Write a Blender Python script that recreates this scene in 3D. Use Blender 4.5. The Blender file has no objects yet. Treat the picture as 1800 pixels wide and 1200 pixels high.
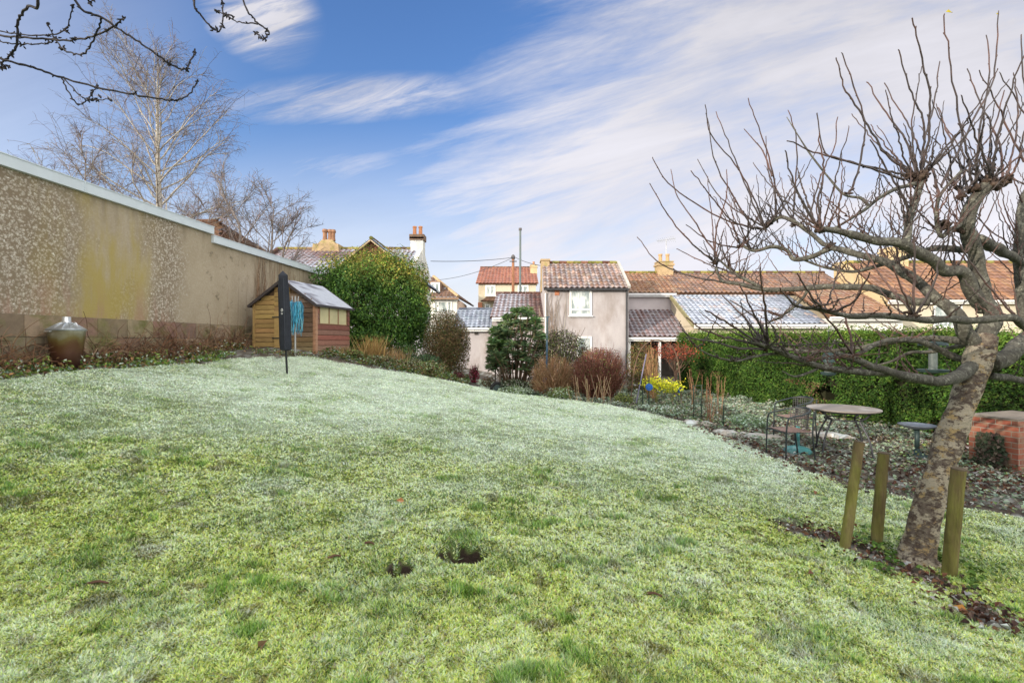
import bpy, math
import numpy as np
from mathutils import Vector

rng = np.random.default_rng(11)
R = math.radians
scene = bpy.context.scene
col = scene.collection
F, EYE = 850.0, 1.6                      # focal length in photo pixels, eye height in metres

# ---------------------------------------------------------------- camera, sky, sun, exposure
cam_d = bpy.data.cameras.new('camera')
cam_d.lens = 17.0; cam_d.sensor_width = 36.0; cam_d.clip_start = 0.05; cam_d.clip_end = 3000
cam = bpy.data.objects.new('camera', cam_d); col.objects.link(cam)
cam.location = (0, 0, EYE); cam.rotation_euler = (R(90), 0, 0)
scene.camera = cam
scene.view_settings.view_transform = 'Standard'
scene.view_settings.look = 'None'
scene.view_settings.gamma = 1.0
scene.view_settings.exposure = 1.22
scene.render.film_transparent = False

SUN_EL = R(15.0)
sun_h = Vector((-0.80, -0.60, 0)).normalized()         # horizontal direction towards the sun
sun_dir = Vector((sun_h.x * math.cos(SUN_EL), sun_h.y * math.cos(SUN_EL), math.sin(SUN_EL)))
sd = bpy.data.lights.new('sun', 'SUN'); sd.energy = 2.2; sd.angle = R(0.6); sd.color = (1.0, 0.88, 0.72)
sun = bpy.data.objects.new('sun', sd); col.objects.link(sun)
sun.rotation_euler = (-sun_dir).to_track_quat('-Z', 'Y').to_euler()

world = bpy.data.worlds.new('World'); scene.world = world; world.use_nodes = True
wt = world.node_tree; wt.nodes.clear()
def WN(t, **kw):
    n = wt.nodes.new(t)
    for k, v in kw.items(): setattr(n, k, v)
    return n
def wl(a, b): wt.links.new(a, b)
def wmath(op, a, b=None, c=None, clamp=False):
    n = WN('ShaderNodeMath', operation=op); n.use_clamp = clamp
    for i, v in enumerate((a, b, c)):
        if v is None: continue
        if hasattr(v, 'is_linked'): wl(v, n.inputs[i])
        else: n.inputs[i].default_value = v
    return n.outputs[0]
def wsmooth(x, lo, hi):
    n = WN('ShaderNodeMapRange', interpolation_type='SMOOTHSTEP')
    wl(x, n.inputs[0]); n.inputs[1].default_value = lo; n.inputs[2].default_value = hi
    return n.outputs[0]
def wmix(f, a, b):
    n = WN('ShaderNodeMix', data_type='RGBA')
    wl(f, n.inputs[0])
    for i, v in ((6, a), (7, b)):
        if hasattr(v, 'is_linked'): wl(v, n.inputs[i])
        else: n.inputs[i].default_value = (*v, 1)
    return n.outputs[2]
sky = WN('ShaderNodeTexSky', sky_type='NISHITA', sun_disc=False)
sky.sun_elevation = SUN_EL; sky.sun_rotation = math.atan2(sun_h.x, sun_h.y)
sky.altitude = 60; sky.air_density = 1.0; sky.dust_density = 0.6; sky.ozone_density = 2.2
SKY_STRENGTH = 0.13
tc = WN('ShaderNodeTexCoord'); sx = WN('ShaderNodeSeparateXYZ'); wl(tc.outputs['Generated'], sx.inputs[0])
dx, dy, dz = sx.outputs
ymx = wmath('MAXIMUM', dy, 0.12)
cu = wmath('DIVIDE', dx, ymx); cv = wmath('DIVIDE', dz, ymx)
cb = WN('ShaderNodeCombineXYZ'); wl(cu, cb.inputs[0]); wl(cv, cb.inputs[1])
def wnoise(scale, rot, stretch, detail=6, rough=0.6, dist=0.0, off=(0, 0, 0)):
    mp = WN('ShaderNodeMapping', vector_type='TEXTURE'); wl(cb.outputs[0], mp.inputs[0])
    mp.inputs['Rotation'].default_value = (0, 0, -rot); mp.inputs['Scale'].default_value = tuple(1 / s for s in stretch); mp.inputs['Location'].default_value = off
    n = WN('ShaderNodeTexNoise'); wl(mp.outputs[0], n.inputs['Vector'])
    n.inputs['Scale'].default_value = scale; n.inputs['Detail'].default_value = detail
    n.inputs['Roughness'].default_value = rough; n.inputs['Distortion'].default_value = dist
    return n.outputs[0]
streak = wnoise(2.4, R(-15), (0.55, 3.6, 1), 8, 0.62, 0.4)
big = wnoise(1.6, R(-25), (0.9, 1.7, 1), 5, 0.55, 0.3, (3.1, 1.7, 0))
fine = wnoise(7.0, R(-18), (0.55, 3.0, 1), 8, 0.68, 0.6, (1.3, 5.2, 0))
# the veil of high cloud that fills the right half of the sky, with a ragged left edge
edge = wmath('SUBTRACT', cu, wmath('MULTIPLY_ADD', cv, 0.80, -0.42))
edge = wmath('ADD', edge, wmath('MULTIPLY', wmath('SUBTRACT', streak, 0.5), 0.75))
edge = wmath('ADD', edge, wmath('MULTIPLY', wmath('SUBTRACT', fine, 0.5), 0.40))
veil = wsmooth(edge, -0.20, 0.36)
body = wmath('ADD', wmath('MULTIPLY', wsmooth(big, 0.25, 0.66), 0.36), wmath('MULTIPLY', wsmooth(streak, 0.26, 0.66), 0.34))
hf = wnoise(13.0, R(-20), (0.42, 3.0, 1), 10, 0.72, 0.5, (7.3, 2.2, 0))
body = wmath('ADD', body, wmath('MULTIPLY', wmath('SUBTRACT', hf, 0.5), 0.45))
veil = wmath('MULTIPLY', veil, wmath('ADD', body, 0.50), clamp=True)
def blob(u0, v0, ru, rv, rot=0.0):
    a = wmath('SUBTRACT', cu, u0); b = wmath('SUBTRACT', cv, v0)
    c, s = math.cos(rot), math.sin(rot)
    p = wmath('ADD', wmath('MULTIPLY', a, c / ru), wmath('MULTIPLY', b, s / ru))
    q = wmath('ADD', wmath('MULTIPLY', a, -s / rv), wmath('MULTIPLY', b, c / rv))
    r = wmath('ADD', wmath('MULTIPLY', p, p), wmath('MULTIPLY', q, q))
    return wsmooth(r, 1.0, 0.0)
def wisp(b, k):
    f = wsmooth(wmath('ADD', wmath('MULTIPLY', fine, 0.75), wmath('MULTIPLY', streak, 0.4)), 0.44, 0.80)
    return wmath('MULTIPLY', wmath('MULTIPLY', b, wmath('ADD', wmath('MULTIPLY', f, 1.1), 0.12)), k, clamp=True)
tot = veil
for b, k in ((blob(-0.53, 0.69, 0.17, 0.12, R(-40)), 1.25), (blob(-0.34, 0.502, 0.36, 0.060, R(3)), 0.85), (blob(-0.40, 0.35, 0.26, 0.045, R(8)), 0.45), (blob(-0.36, 0.28, 0.13, 0.025, 0), 0.7)):
    tot = wmath('MAXIMUM', tot, wisp(b, k))
low = wmath('MULTIPLY', wsmooth(cv, 0.50, 0.02), 0.90)
leftv = wmath('MULTIPLY', wsmooth(cu, -0.45, -1.15), 0.45)
tot = wmath('MAXIMUM', tot, low); tot = wmath('MAXIMUM', tot, leftv)
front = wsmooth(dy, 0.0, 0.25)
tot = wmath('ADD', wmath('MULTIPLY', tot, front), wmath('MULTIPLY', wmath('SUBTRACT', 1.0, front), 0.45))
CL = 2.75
hs = WN('ShaderNodeHueSaturation'); wl(sky.outputs[0], hs.inputs['Color'])
hs.inputs['Hue'].default_value = 0.513; hs.inputs['Saturation'].default_value = 1.20; hs.inputs['Value'].default_value = 0.82
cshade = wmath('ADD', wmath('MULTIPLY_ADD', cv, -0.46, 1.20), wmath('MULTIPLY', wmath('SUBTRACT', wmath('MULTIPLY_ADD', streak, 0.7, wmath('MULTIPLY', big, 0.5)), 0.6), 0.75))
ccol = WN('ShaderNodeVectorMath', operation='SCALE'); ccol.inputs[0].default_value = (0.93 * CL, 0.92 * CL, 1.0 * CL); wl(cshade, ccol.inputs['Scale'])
cloudy = wmix(tot, hs.outputs[0], ccol.outputs[0])
# extra brightness added overhead and behind the viewer to light the shaded garden
sky_fill = wmath('MAXIMUM', wsmooth(dy, 0.30, -0.45), wmath('MULTIPLY', wsmooth(dz, 0.62, 0.95), 0.7))
cloudy = wmix(wmath('MULTIPLY', sky_fill, 0.9), cloudy, (3.55 * CL, 3.5 * CL, 3.3 * CL))
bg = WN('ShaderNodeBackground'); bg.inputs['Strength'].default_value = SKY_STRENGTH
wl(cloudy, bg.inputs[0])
wo = WN('ShaderNodeOutputWorld'); wl(bg.outputs[0], wo.inputs[0])

# ---------------------------------------------------------------- helpers
def X(px, Y): return (px - 900.0) / F * Y
def Z(py, Y): return EYE + (600.0 - py) / F * Y
def P(px, py, Y): return np.array((X(px, Y), Y, Z(py, Y)))

def _hash(ix, iy, iz, seed):
    h = (ix.astype(np.int64) * 374761393 + iy.astype(np.int64) * 668265263 + iz.astype(np.int64) * 1274126177 + seed * 974711) & 0xFFFFFFFF
    h = ((h ^ (h >> 13)) * 1103515245) & 0xFFFFFFFF
    h = ((h ^ (h >> 16)) * 2654435761) & 0xFFFFFFFF
    return ((h ^ (h >> 15)) & 0xFFFF) / 65535.0
def vnoise(p, scale=1.0, seed=0):
    p = np.asarray(p, float) * scale
    if p.shape[-1] == 2: p = np.concatenate([p, np.zeros(p.shape[:-1] + (1,))], -1)
    i = np.floor(p).astype(np.int64); f = p - i; f = f * f * (3 - 2 * f)
    out = 0
    for a in (0, 1):
        for b in (0, 1):
            for c in (0, 1):
                w = (f[..., 0] if a else 1 - f[..., 0]) * (f[..., 1] if b else 1 - f[..., 1]) * (f[..., 2] if c else 1 - f[..., 2])
                out = out + w * _hash(i[..., 0] + a, i[..., 1] + b, i[..., 2] + c, seed)
    return out
def fbm(p, scale=1.0, seed=0, n=3):
    s, a, t = 0, 1.0, 0
    for k in range(n):
        s = s + a * vnoise(p, scale * 2 ** k, seed + 17 * k); t += a; a *= 0.5
    return s / t
def sstep(x, a, b):
    t = np.clip((np.asarray(x, float) - a) / (b - a), 0, 1); return t * t * (3 - 2 * t)
def inside(poly, x, y):
    x = np.asarray(x, float); y = np.asarray(y, float); r = np.zeros(x.shape, bool)
    n = len(poly)
    for k in range(n):
        x0, y0 = poly[k]; x1, y1 = poly[(k + 1) % n]
        c = ((y0 > y) != (y1 > y))
        xi = (x1 - x0) * (y - y0) / ((y1 - y0) if y1 != y0 else 1e-9) + x0
        r ^= c & (x < xi)
    return r
def poly_dist(poly, x, y):
    x = np.asarray(x, float); y = np.asarray(y, float); d = np.full(x.shape, 1e9)
    n = len(poly)
    for k in range(n):
        a = np.array(poly[k], float); b = np.array(poly[(k + 1) % n], float); ab = b - a
        t = np.clip(((x - a[0]) * ab[0] + (y - a[1]) * ab[1]) / max(ab @ ab, 1e-9), 0, 1)
        d = np.minimum(d, np.hypot(x - a[0] - t * ab[0], y - a[1] - t * ab[1]))
    return d

class MB:
    """collects vertices, faces and per-vertex colours for ONE mesh"""
    def __init__(s): s.v = []; s.c = []; s.f = []; s.n = 0
    def add(s, v, f, c=(1, 1, 1)):
        v = np.asarray(v, float).reshape(-1, 3); f = np.asarray(f, np.int64)
        c = np.asarray(c, float)
        if c.ndim == 1: c = np.tile(c, (len(v), 1))
        s.v.append(v); s.c.append(c); s.f.append(f + s.n); s.n += len(v)
    def build(s, name, mat, parent=None, smooth=False):
        v = np.concatenate(s.v); c = np.concatenate(s.c)
        me = bpy.data.meshes.new(name)
        me.vertices.add(len(v)); me.vertices.foreach_set('co', v.astype(np.float32).ravel())
        loops = np.concatenate([f.ravel() for f in s.f])
        tot = np.concatenate([np.full(len(f), f.shape[1], np.int32) for f in s.f])
        st = np.zeros(len(tot), np.int32); st[1:] = np.cumsum(tot)[:-1]
        me.loops.add(len(loops)); me.loops.foreach_set('vertex_index', loops.astype(np.int32))
        me.polygons.add(len(tot)); me.polygons.foreach_set('loop_start', st); me.polygons.foreach_set('loop_total', tot)
        at = me.attributes.new('Col', 'FLOAT_COLOR', 'POINT')
        at.data.foreach_set('color', np.concatenate([c, np.ones((len(c), 1))], 1).astype(np.float32).ravel())
        me.update(calc_edges=True)
        me.polygons.foreach_set('use_smooth', np.full(len(tot), bool(smooth)))
        me.materials.append(mat)
        o = bpy.data.objects.new(name, me); col.objects.link(o)
        if parent is not None:
            o.parent = parent
            w = Vector((0, 0, 0)); q = parent
            while q is not None: w = w + Vector(q.location); q = q.parent
            o.location = -w
        return o

def tag(o, label=None, cat=None, group=None, kind=None):
    if label: o['label'] = label
    if cat: o['category'] = cat
    if group: o['group'] = group
    if kind: o['kind'] = kind
    return o
def thing(name, label, cat, loc=(0, 0, 0), group=None):
    o = bpy.data.objects.new(name, None); col.objects.link(o)
    o.location = tuple(float(v) for v in loc); o.empty_display_size = 0.2
    return tag(o, label, cat, group)

QB = np.array([[0, 1, 3, 2], [4, 6, 7, 5], [0, 4, 5, 1], [2, 3, 7, 6], [0, 2, 6, 4], [1, 5, 7, 3]])
def box(mb, x0, x1, y0, y1, z0, z1, c=(1, 1, 1)):
    v = [(x, y, z) for x in (x0, x1) for y in (y0, y1) for z in (z0, z1)]
    mb.add(v, QB, c)
def obox(mb, o, a, b, n, c=(1, 1, 1)):
    """box spanned by corner o and edge vectors a, b, n"""
    o, a, b, n = (np.asarray(t, float) for t in (o, a, b, n))
    v = [o + i * a + j * b + k * n for i in (0, 1) for j in (0, 1) for k in (0, 1)]
    mb.add(v, QB, c)
def unit(v):
    v = np.asarray(v, float); return v / max(np.linalg.norm(v), 1e-9)
def beam(mb, p0, p1, w, h, up=(0, 0, 1), c=(1, 1, 1)):
    p0 = np.asarray(p0, float); p1 = np.asarray(p1, float); d = p1 - p0
    s = np.cross(d, up)
    if np.linalg.norm(s) < 1e-6: s = np.cross(d, (1, 0, 0))
    s = unit(s); t = unit(np.cross(s, d))
    obox(mb, p0 - s * w / 2 - t * h / 2, d, s * w, t * h, c)
def catmull(pts, per=6):
    p = np.asarray(pts, float)
    if len(p) < 3: return p[0] + (p[-1] - p[0]) * np.linspace(0, 1, per + 1)[:, None]
    q = np.vstack([2 * p[0] - p[1], p, 2 * p[-1] - p[-2]]); out = []
    t = np.linspace(0, 1, per, endpoint=False)[:, None]
    for k in range(1, len(q) - 2):
        a, b, c_, d = q[k - 1], q[k], q[k + 1], q[k + 2]
        out.append(0.5 * (2 * b + (c_ - a) * t + (2 * a - 5 * b + 4 * c_ - d) * t ** 2 + (3 * b - a - 3 * c_ + d) * t ** 3))
    out.append(p[-1:]); return np.vstack(out)
def tube(mb, pts, rad, sides=8, c=(1, 1, 1), cap=True, lump=0.0):
    p = np.asarray(pts, float); n = len(p)
    r = np.broadcast_to(np.asarray(rad, float), (n,)) if np.ndim(rad) == 0 or len(np.atleast_1d(rad)) == n else np.interp(np.linspace(0, 1, n), np.linspace(0, 1, len(rad)), rad)
    t = np.gradient(p, axis=0); t /= np.maximum(np.linalg.norm(t, axis=1, keepdims=True), 1e-9)
    ref = np.array((0, 0, 1.0)) if abs(t[0, 2]) < 0.9 else np.array((1.0, 0, 0))
    u = np.empty_like(p); a = unit(np.cross(t[0], ref))
    for k in range(n):
        a = a - t[k] * (a @ t[k]); a = a / max(np.linalg.norm(a), 1e-9); u[k] = a
    w = np.cross(t, u)
    ang = np.arange(sides) * 2 * math.pi / sides
    rr = r[:, None] * np.ones(sides)
    if lump:
        rr = rr * (1 + lump * (vnoise(np.stack([p[:, 0:1] * 9 + np.cos(ang) * 1.1, p[:, 1:2] * 9 + np.sin(ang) * 1.1, p[:, 2:3] * 9 + 0 * ang], -1), 1.0, 5) - 0.5) * 2)
    v = p[:, None, :] + rr[..., None] * (np.cos(ang)[None, :, None] * u[:, None, :] + np.sin(ang)[None, :, None] * w[:, None, :])
    i = np.arange(n - 1)[:, None] * sides; j = np.arange(sides)[None, :]; j2 = (j + 1) % sides
    f = np.stack([i + j, i + j2, i + sides + j2, i + sides + j], -1).reshape(-1, 4)
    c = np.asarray(c, float)
    cc = np.repeat(c, sides, axis=0) if c.ndim == 2 else c
    base = mb.n
    mb.add(v.reshape(-1, 3), f, cc)
    if cap:
        mb.f.append(np.array([list(range(sides))[::-1]]) + base)
        mb.f.append(np.array([list(range(sides))]) + base + (n - 1) * sides)
def lathe(mb, prof, cx, cy, sides=32, c=(1, 1, 1), close=True):
    """prof: list of (radius, z)"""
    ang = np.arange(sides) * 2 * math.pi / sides; pr = np.asarray(prof, float); n = len(pr)
    v = np.stack([cx + pr[:, 0:1] * np.cos(ang), cy + pr[:, 0:1] * np.sin(ang), pr[:, 1:2] + 0 * ang], -1).reshape(-1, 3)
    i = np.arange(n - 1)[:, None] * sides; j = np.arange(sides)[None, :]; j2 = (j + 1) % sides
    f = np.stack([i + j, i + j2, i + sides + j2, i + sides + j], -1).reshape(-1, 4)
    base = mb.n; mb.add(v, f, c)
    if close:
        mb.f.append(np.array([list(range(sides))[::-1]]) + base); mb.f.append(np.array([list(range(sides))]) + base + (n - 1) * sides)
def rand_unit(n):
    v = rng.normal(size=(n, 3)); return v / np.linalg.norm(v, axis=1, keepdims=True)
def leaves(mb, pos, nrm, size, cols, aspect=0.55, curl=0.25, along=None):
    """one folded diamond leaf per point; nrm is the facing direction"""
    n = len(pos); nrm = nrm / np.maximum(np.linalg.norm(nrm, axis=1, keepdims=True), 1e-9)
    a = rand_unit(n) if along is None else along
    a = a - nrm * (a * nrm).sum(1, keepdims=True); a /= np.maximum(np.linalg.norm(a, axis=1, keepdims=True), 1e-9)
    b = np.cross(nrm, a); s = np.broadcast_to(size, (n,))[:, None]
    v0 = pos - a * s * 0.5; v2 = pos + a * s * 0.5 - nrm * s * curl * 0.3
    m = pos + a * s * 0.05
    v1 = m + b * s * aspect * 0.5 + nrm * s * curl * 0.25; v3 = m - b * s * aspect * 0.5 + nrm * s * curl * 0.25
    v = np.stack([v0, v1, v2, v3], 1).reshape(-1, 3)
    k = np.arange(n)[:, None] * 4
    f = np.concatenate([k + np.array([[0, 1, 2]]), k + np.array([[0, 2, 3]])])
    mb.add(v, f, np.repeat(cols, 4, axis=0))
def blades(mb, pos, tip, width, c0, c1, side=None):
    """tapered blade from pos to tip, one triangle, root and tip colours"""
    n = len(pos); d = tip - pos
    s = np.cross(d, rand_unit(n)) if side is None else side
    s /= np.maximum(np.linalg.norm(s, axis=1, keepdims=True), 1e-9)
    w = np.broadcast_to(width, (n,))[:, None] * 0.5
    v = np.stack([pos - s * w, pos + s * w, tip], 1).reshape(-1, 3)
    cc = np.stack([c0, c0, c1], 1).reshape(-1, 3)
    mb.add(v, np.arange(3 * n).reshape(-1, 3), cc)
def pick(pal, n, jit=0.12, w=None):
    pal = np.asarray(pal, float); k = rng.choice(len(pal), n, p=w)
    return np.clip(pal[k] * (1 + rng.normal(size=(n, 1)) * jit) * (1 + rng.normal(size=(n, 3)) * jit * 0.3), 0.004, 0.95)

# ---------------------------------------------------------------- materials
_m = {}
def MAT(name, base=None, rough=0.8, var=0.2, vs=3.0, bump=0.0, bs=60.0, metal=0.0, spec=0.3, tint=None, ts=1.2, tlo=0.5, thi=0.62, tr=0.0, stretch=(1, 1, 1)):
    """procedural material: base colour (or the mesh's Col attribute) varied by noise, a second tone in patches, bump"""
    if name in _m: return _m[name]
    m = bpy.data.materials.new(name); m.use_nodes = True; t = m.node_tree; N = t.nodes; L = t.links
    b = N['Principled BSDF']; b.inputs['Roughness'].default_value = rough; b.inputs['Metallic'].default_value = metal
    b.inputs['Specular IOR Level'].default_value = spec
    co = N.new('ShaderNodeTexCoord'); mp = N.new('ShaderNodeMapping'); mp.inputs['Scale'].default_value = stretch
    L.new(co.outputs['Object'], mp.inputs[0])
    if base is None:
        a = N.new('ShaderNodeAttribute'); a.attribute_name = 'Col'; c = a.outputs['Color']
    else:
        a = N.new('ShaderNodeRGB'); a.outputs[0].default_value = (*base, 1); c = a.outputs[0]
    def noise(scale, d=5, r=0.6):
        n = N.new('ShaderNodeTexNoise'); L.new(mp.outputs[0], n.inputs['Vector'])
        n.inputs['Scale'].default_value = scale; n.inputs['Detail'].default_value = d; n.inputs['Roughness'].default_value = r
        return n.outputs[0]
    if tint is not None:
        mr = N.new('ShaderNodeMapRange'); L.new(noise(ts, 6, 0.65), mr.inputs[0]); mr.inputs[1].default_value = tlo; mr.inputs[2].default_value = thi
        mx = N.new('ShaderNodeMix'); mx.data_type = 'RGBA'; L.new(mr.outputs[0], mx.inputs[0]); L.new(c, mx.inputs[6]); mx.inputs[7].default_value = (*tint, 1); c = mx.outputs[2]
    if var:
        mr = N.new('ShaderNodeMapRange'); L.new(noise(vs), mr.inputs[0]); mr.inputs[1].default_value = 0.25; mr.inputs[2].default_value = 0.75
        mr.inputs[3].default_value = 1 - var; mr.inputs[4].default_value = 1 + var
        mx = N.new('ShaderNodeVectorMath'); mx.operation = 'SCALE'; L.new(c, mx.inputs[0]); L.new(mr.outputs[0], mx.inputs['Scale']); c = mx.outputs[0]
    L.new(c, b.inputs['Base Color'])
    if bump:
        bn = N.new('ShaderNodeBump'); bn.inputs['Strength'].default_value = bump; bn.inputs['Distance'].default_value = 0.02
        L.new(noise(bs, 4), bn.inputs['Height']); L.new(bn.outputs[0], b.inputs['Normal'])
    if tr:
        td = N.new('ShaderNodeBsdfTranslucent'); L.new(c, td.inputs[0]); ms = N.new('ShaderNodeMixShader'); ms.inputs[0].default_value = tr
        L.new(b.outputs[0], ms.inputs[1]); L.new(td.outputs[0], ms.inputs[2]); L.new(ms.outputs[0], N['Material Output'].inputs[0])
    _m[name] = m; return m

LEAF = MAT('leaf', None, 0.6, 0.0, tr=0.15, spec=0.14)
GRASS = MAT('grass_blade', None, 0.8, 0.0, spec=0.08, tr=0.2)
TWIG = MAT('twig', None, 0.9, 0.15, 8, spec=0.08)
TILE = MAT('roof_tile', None, 0.85, 0.25, 5, 0.2, 40, spec=0.12)
WOOD = MAT('weathered_wood', None, 0.85, 0.22, 6, 0.3, 30, stretch=(1, 1, 6))
WHITE = MAT('white_paint', (0.72, 0.72, 0.71), 0.5, 0.06, 4)
GLASS = MAT('window_glass', (0.20, 0.24, 0.24), 0.08, 0.35, 1.6, spec=0.7, tint=(.50, .53, .52), ts=2.4, tlo=.47, thi=.58, stretch=(1, 1, .4))  # pale streaks in the colour stand in for reflections on the panes
STEEL = MAT('dark_steel', (0.045, 0.055, 0.06), 0.45, 0.15, 9, metal=0.4)

# ---------------------------------------------------------------- the lie of the land
CP = np.array([(0, 0, 0), (0, 2.3, 0), (-3, 0, .15), (-2.5, 2.5, .13), (2.5, 2.3, -.1), (0, 5, .08), (-7.6, 7.15, 1.16), (-6.6, 7.0, 1.08), (-8, 3, .8), (-4.9, 10.5, .88),
    (-5.1, 12.5, 1.33), (-6.6, 12.9, 1.45), (-4.78, 12.3, 1.14), (-3.1, 12.7, .85), (-1.7, 13, .56), (-.5, 14, .12), (.95, 13.5, .06), (2.8, 12, -.02), (3.7, 10.5, -.07),
    (4.19, 6.6, -.22), (4.56, 8, -.2), (3.3, 4, -.2), (6, 7.5, -.25), (8, 8, -.25), (5.5, 16, -.15), (6, 25, -.3), (0, 25, -.3), (-4, 25, .5), (-8, 16, 1.45), (-9, 30, 1.2),
    (20, 20, -.5), (20, 5, -.5), (8, 0, -.35), (-8, -4, .4), (0, -6, 0), (8, -6, -.3), (-20, 10, 1.2), (0, 45, -.3), (-25, 40, 1), (25, 45, -.5)], float)
def _tps():
    n = len(CP); d = np.hypot(CP[:, None, 0] - CP[None, :, 0], CP[:, None, 1] - CP[None, :, 1])
    K = np.where(d > 0, d * d * np.log(np.maximum(d, 1e-9)), 0) + np.eye(n) * 0.12
    Q = np.c_[np.ones(n), CP[:, :2]]
    A = np.block([[K, Q], [Q.T, np.zeros((3, 3))]])
    return np.linalg.solve(A, np.r_[CP[:, 2], 0, 0, 0])
TW = _tps()
def ghe(x, y):
    x = np.asarray(x, float); y = np.asarray(y, float); sh = np.broadcast(x, y).shape
    xf = np.broadcast_to(x, sh).ravel(); yf = np.broadcast_to(y, sh).ravel(); out = np.empty(xf.size)
    for s in range(0, xf.size, 100000):
        a, b = xf[s:s + 100000], yf[s:s + 100000]
        ac, bc = np.clip(a, -26, 26), np.clip(b, -7, 46)
        d2 = (ac[:, None] - CP[:, 0]) ** 2 + (bc[:, None] - CP[:, 1]) ** 2
        z = (0.5 * d2 * np.log(np.maximum(d2, 1e-12))) @ TW[:-3] + TW[-3] + TW[-2] * ac + TW[-1] * bc
        far = sstep(np.hypot(a - ac, b - bc), 0, 30)
        z = z * (1 - far) - 0.3 * far
        pp = np.stack([a, b], -1)
        z = z + 0.035 * (vnoise(pp, 2.2, 3) - 0.5) + 0.022 * (vnoise(pp, 7.0, 4) - 0.5)
        out[s:s + 100000] = z
    return out.reshape(sh) if sh else float(out[0])
def G(px, py, ymax=40.0):
    """the point of the ground seen at a photo pixel"""
    ys = np.linspace(1.0, ymax, 1600)
    zz = Z(py, ys) - ghe(X(px, ys), ys)
    k = np.argmax(zz < 0)
    Y = ys[k] if zz[k] < 0 else ymax
    return np.array((X(px, Y), Y, ghe(X(px, Y), Y)))
def gat(px, Y): return np.array((X(px, Y), Y, ghe(X(px, Y), Y)))
# ---------------------------------------------------------------- ground and lawn
LAWN = [(-7.45, -4), (-7.3, 2), (-7.05, 7), (-6.75, 9.5), (-6.2, 11.2), (-5.3, 12.1), (-4.78, 12.35), (-3.1, 12.6), (-1.75, 12.8), (-1.35, 13.5), (-1.1, 15), (-1.5, 18), (-0.3, 18), (-0.45, 14.2),
        (.95, 13.3), (1.9, 12.6), (2.8, 11.8), (3.55, 10.4), (3.95, 8.6), (4.1, 7.2), (4.25, 6.4), (4.7, 5.7), (5.6, 5.15), (9.2, 4.3), (9.2, -4)]
trunk_foot = G(1612, 985); post_feet = [G(1485, 966), G(1540, 957), G(1668, 1014)]
HOLES = [(G(812, 972), 0.155, 0.20), (G(703, 1004), 0.075, 0.09), (G(846, 966), 0.055, 0.06)]
STRIP = [G(1395, 930)[:2], G(1470, 950)[:2], G(1560, 990)[:2], G(1650, 1030)[:2], G(1720, 1080)[:2], G(1740, 1100)[:2]]
def strip_dist(x, y):
    d = np.full(np.shape(x), 1e9)
    for a, b in zip(STRIP[:-1], STRIP[1:]):
        ab = b - a; t = np.clip(((x - a[0]) * ab[0] + (y - a[1]) * ab[1]) / (ab @ ab), 0, 1)
        d = np.minimum(d, np.hypot(x - a[0] - t * ab[0], y - a[1] - t * ab[1]))
    return d
def lawn_cover(x, y):
    """1 where turf grows, 0 on bare soil"""
    p = np.stack([x, y], -1)
    n = vnoise(p, 5.0, 9) - 0.5
    c = np.where(inside(LAWN, x, y), 1.0, 0.0)
    d = poly_dist(LAWN, x, y)
    c = np.where(c > 0, sstep(d + n * 0.25, 0.0, 0.12), 0.0)
    c = c * sstep(strip_dist(x, y) + n * 0.34 + (vnoise(p, 17, 2) - .5) * .20, 0.03, 0.20)
    for h, r, dep in HOLES:
        c = c * sstep(np.hypot((x - h[0]) / 1.2, (y - h[1])) + n * 0.07 + (vnoise(p, 19, 6) - .5) * .09, r * 0.72, r * 1.05)
    return c
def frost_amount(x, y):
    p = np.stack([x, y], -1)
    return np.clip(0.13 + 0.84 * sstep(np.hypot(x * 0.5, y), 3.0, 9.5) + 0.55 * (fbm(p, 0.9, 21) - 0.5) + 0.35 * (vnoise(p, 3.3, 8) - .5) - 0.15 * sstep(-x, 5.0, 7.0), 0.04, 1)

fx = np.arange(-9.5, 10.5, 0.085); fy = np.arange(0.8, 19, 0.085)
xs = np.concatenate([[-900, -500, -250, -120, -80, -55], np.arange(-40, -9.6, 1.5), fx, np.arange(11, 45, 1.5), [55, 80, 120, 250, 500, 900]])
ys = np.concatenate([[-900, -400, -150, -60, -30], np.arange(-20, 0.6, 1.0), fy, np.arange(19.5, 60, 1.5), [70, 90, 130, 250, 500, 900]])
for h, r, dep in HOLES: xs = np.union1d(xs, np.arange(h[0] - .3, h[0] + .3, .02)); ys = np.union1d(ys, np.arange(h[1] - .25, h[1] + .25, .02))
gx, gy = np.meshgrid(xs, ys); gx = gx.ravel(); gy = gy.ravel()
gz = ghe(gx, gy)
for h, r, dep in HOLES:
    gz -= dep * np.exp(-(((gx - h[0]) / 1.2) ** 2 + (gy - h[1]) ** 2) / (r * 0.75) ** 2)
lc = lawn_cover(gx, gy); fr = frost_amount(gx, gy)[:, None]
pp = np.stack([gx, gy], -1); nn = fbm(pp, 4.0, 31)[:, None]
lawncol = (np.array((.085, .125, .025)) * (1 - fr ** 2) + np.array((.40, .46, .36)) * fr ** 2) * (0.6 + 0.8 * nn)
soil = np.array((.075, .06, .047)) * (0.6 + 0.9 * nn) + 0.22 * sstep(fbm(pp, 9.0, 33), .58, .75)[:, None] * np.array((.9, 1, 1))
inhole = np.zeros(len(gx))
for h, r, dep in HOLES: inhole = np.maximum(inhole, sstep(np.hypot((gx - h[0]) / 1.2, gy - h[1]), r * 1.35, r * .9))
soil = soil * (1 - inhole[:, None]) + np.array((.020, .012, .008)) * inhole[:, None]
rough_far = sstep(np.hypot(gx, gy - 8), 22, 30)[:, None]
gc = lawncol * lc[:, None] + soil * (1 - lc[:, None])
gc = gc * (1 - rough_far) + np.array((.10, .13, .06)) * rough_far
mb = MB(); nx, ny = len(xs), len(ys)
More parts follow.
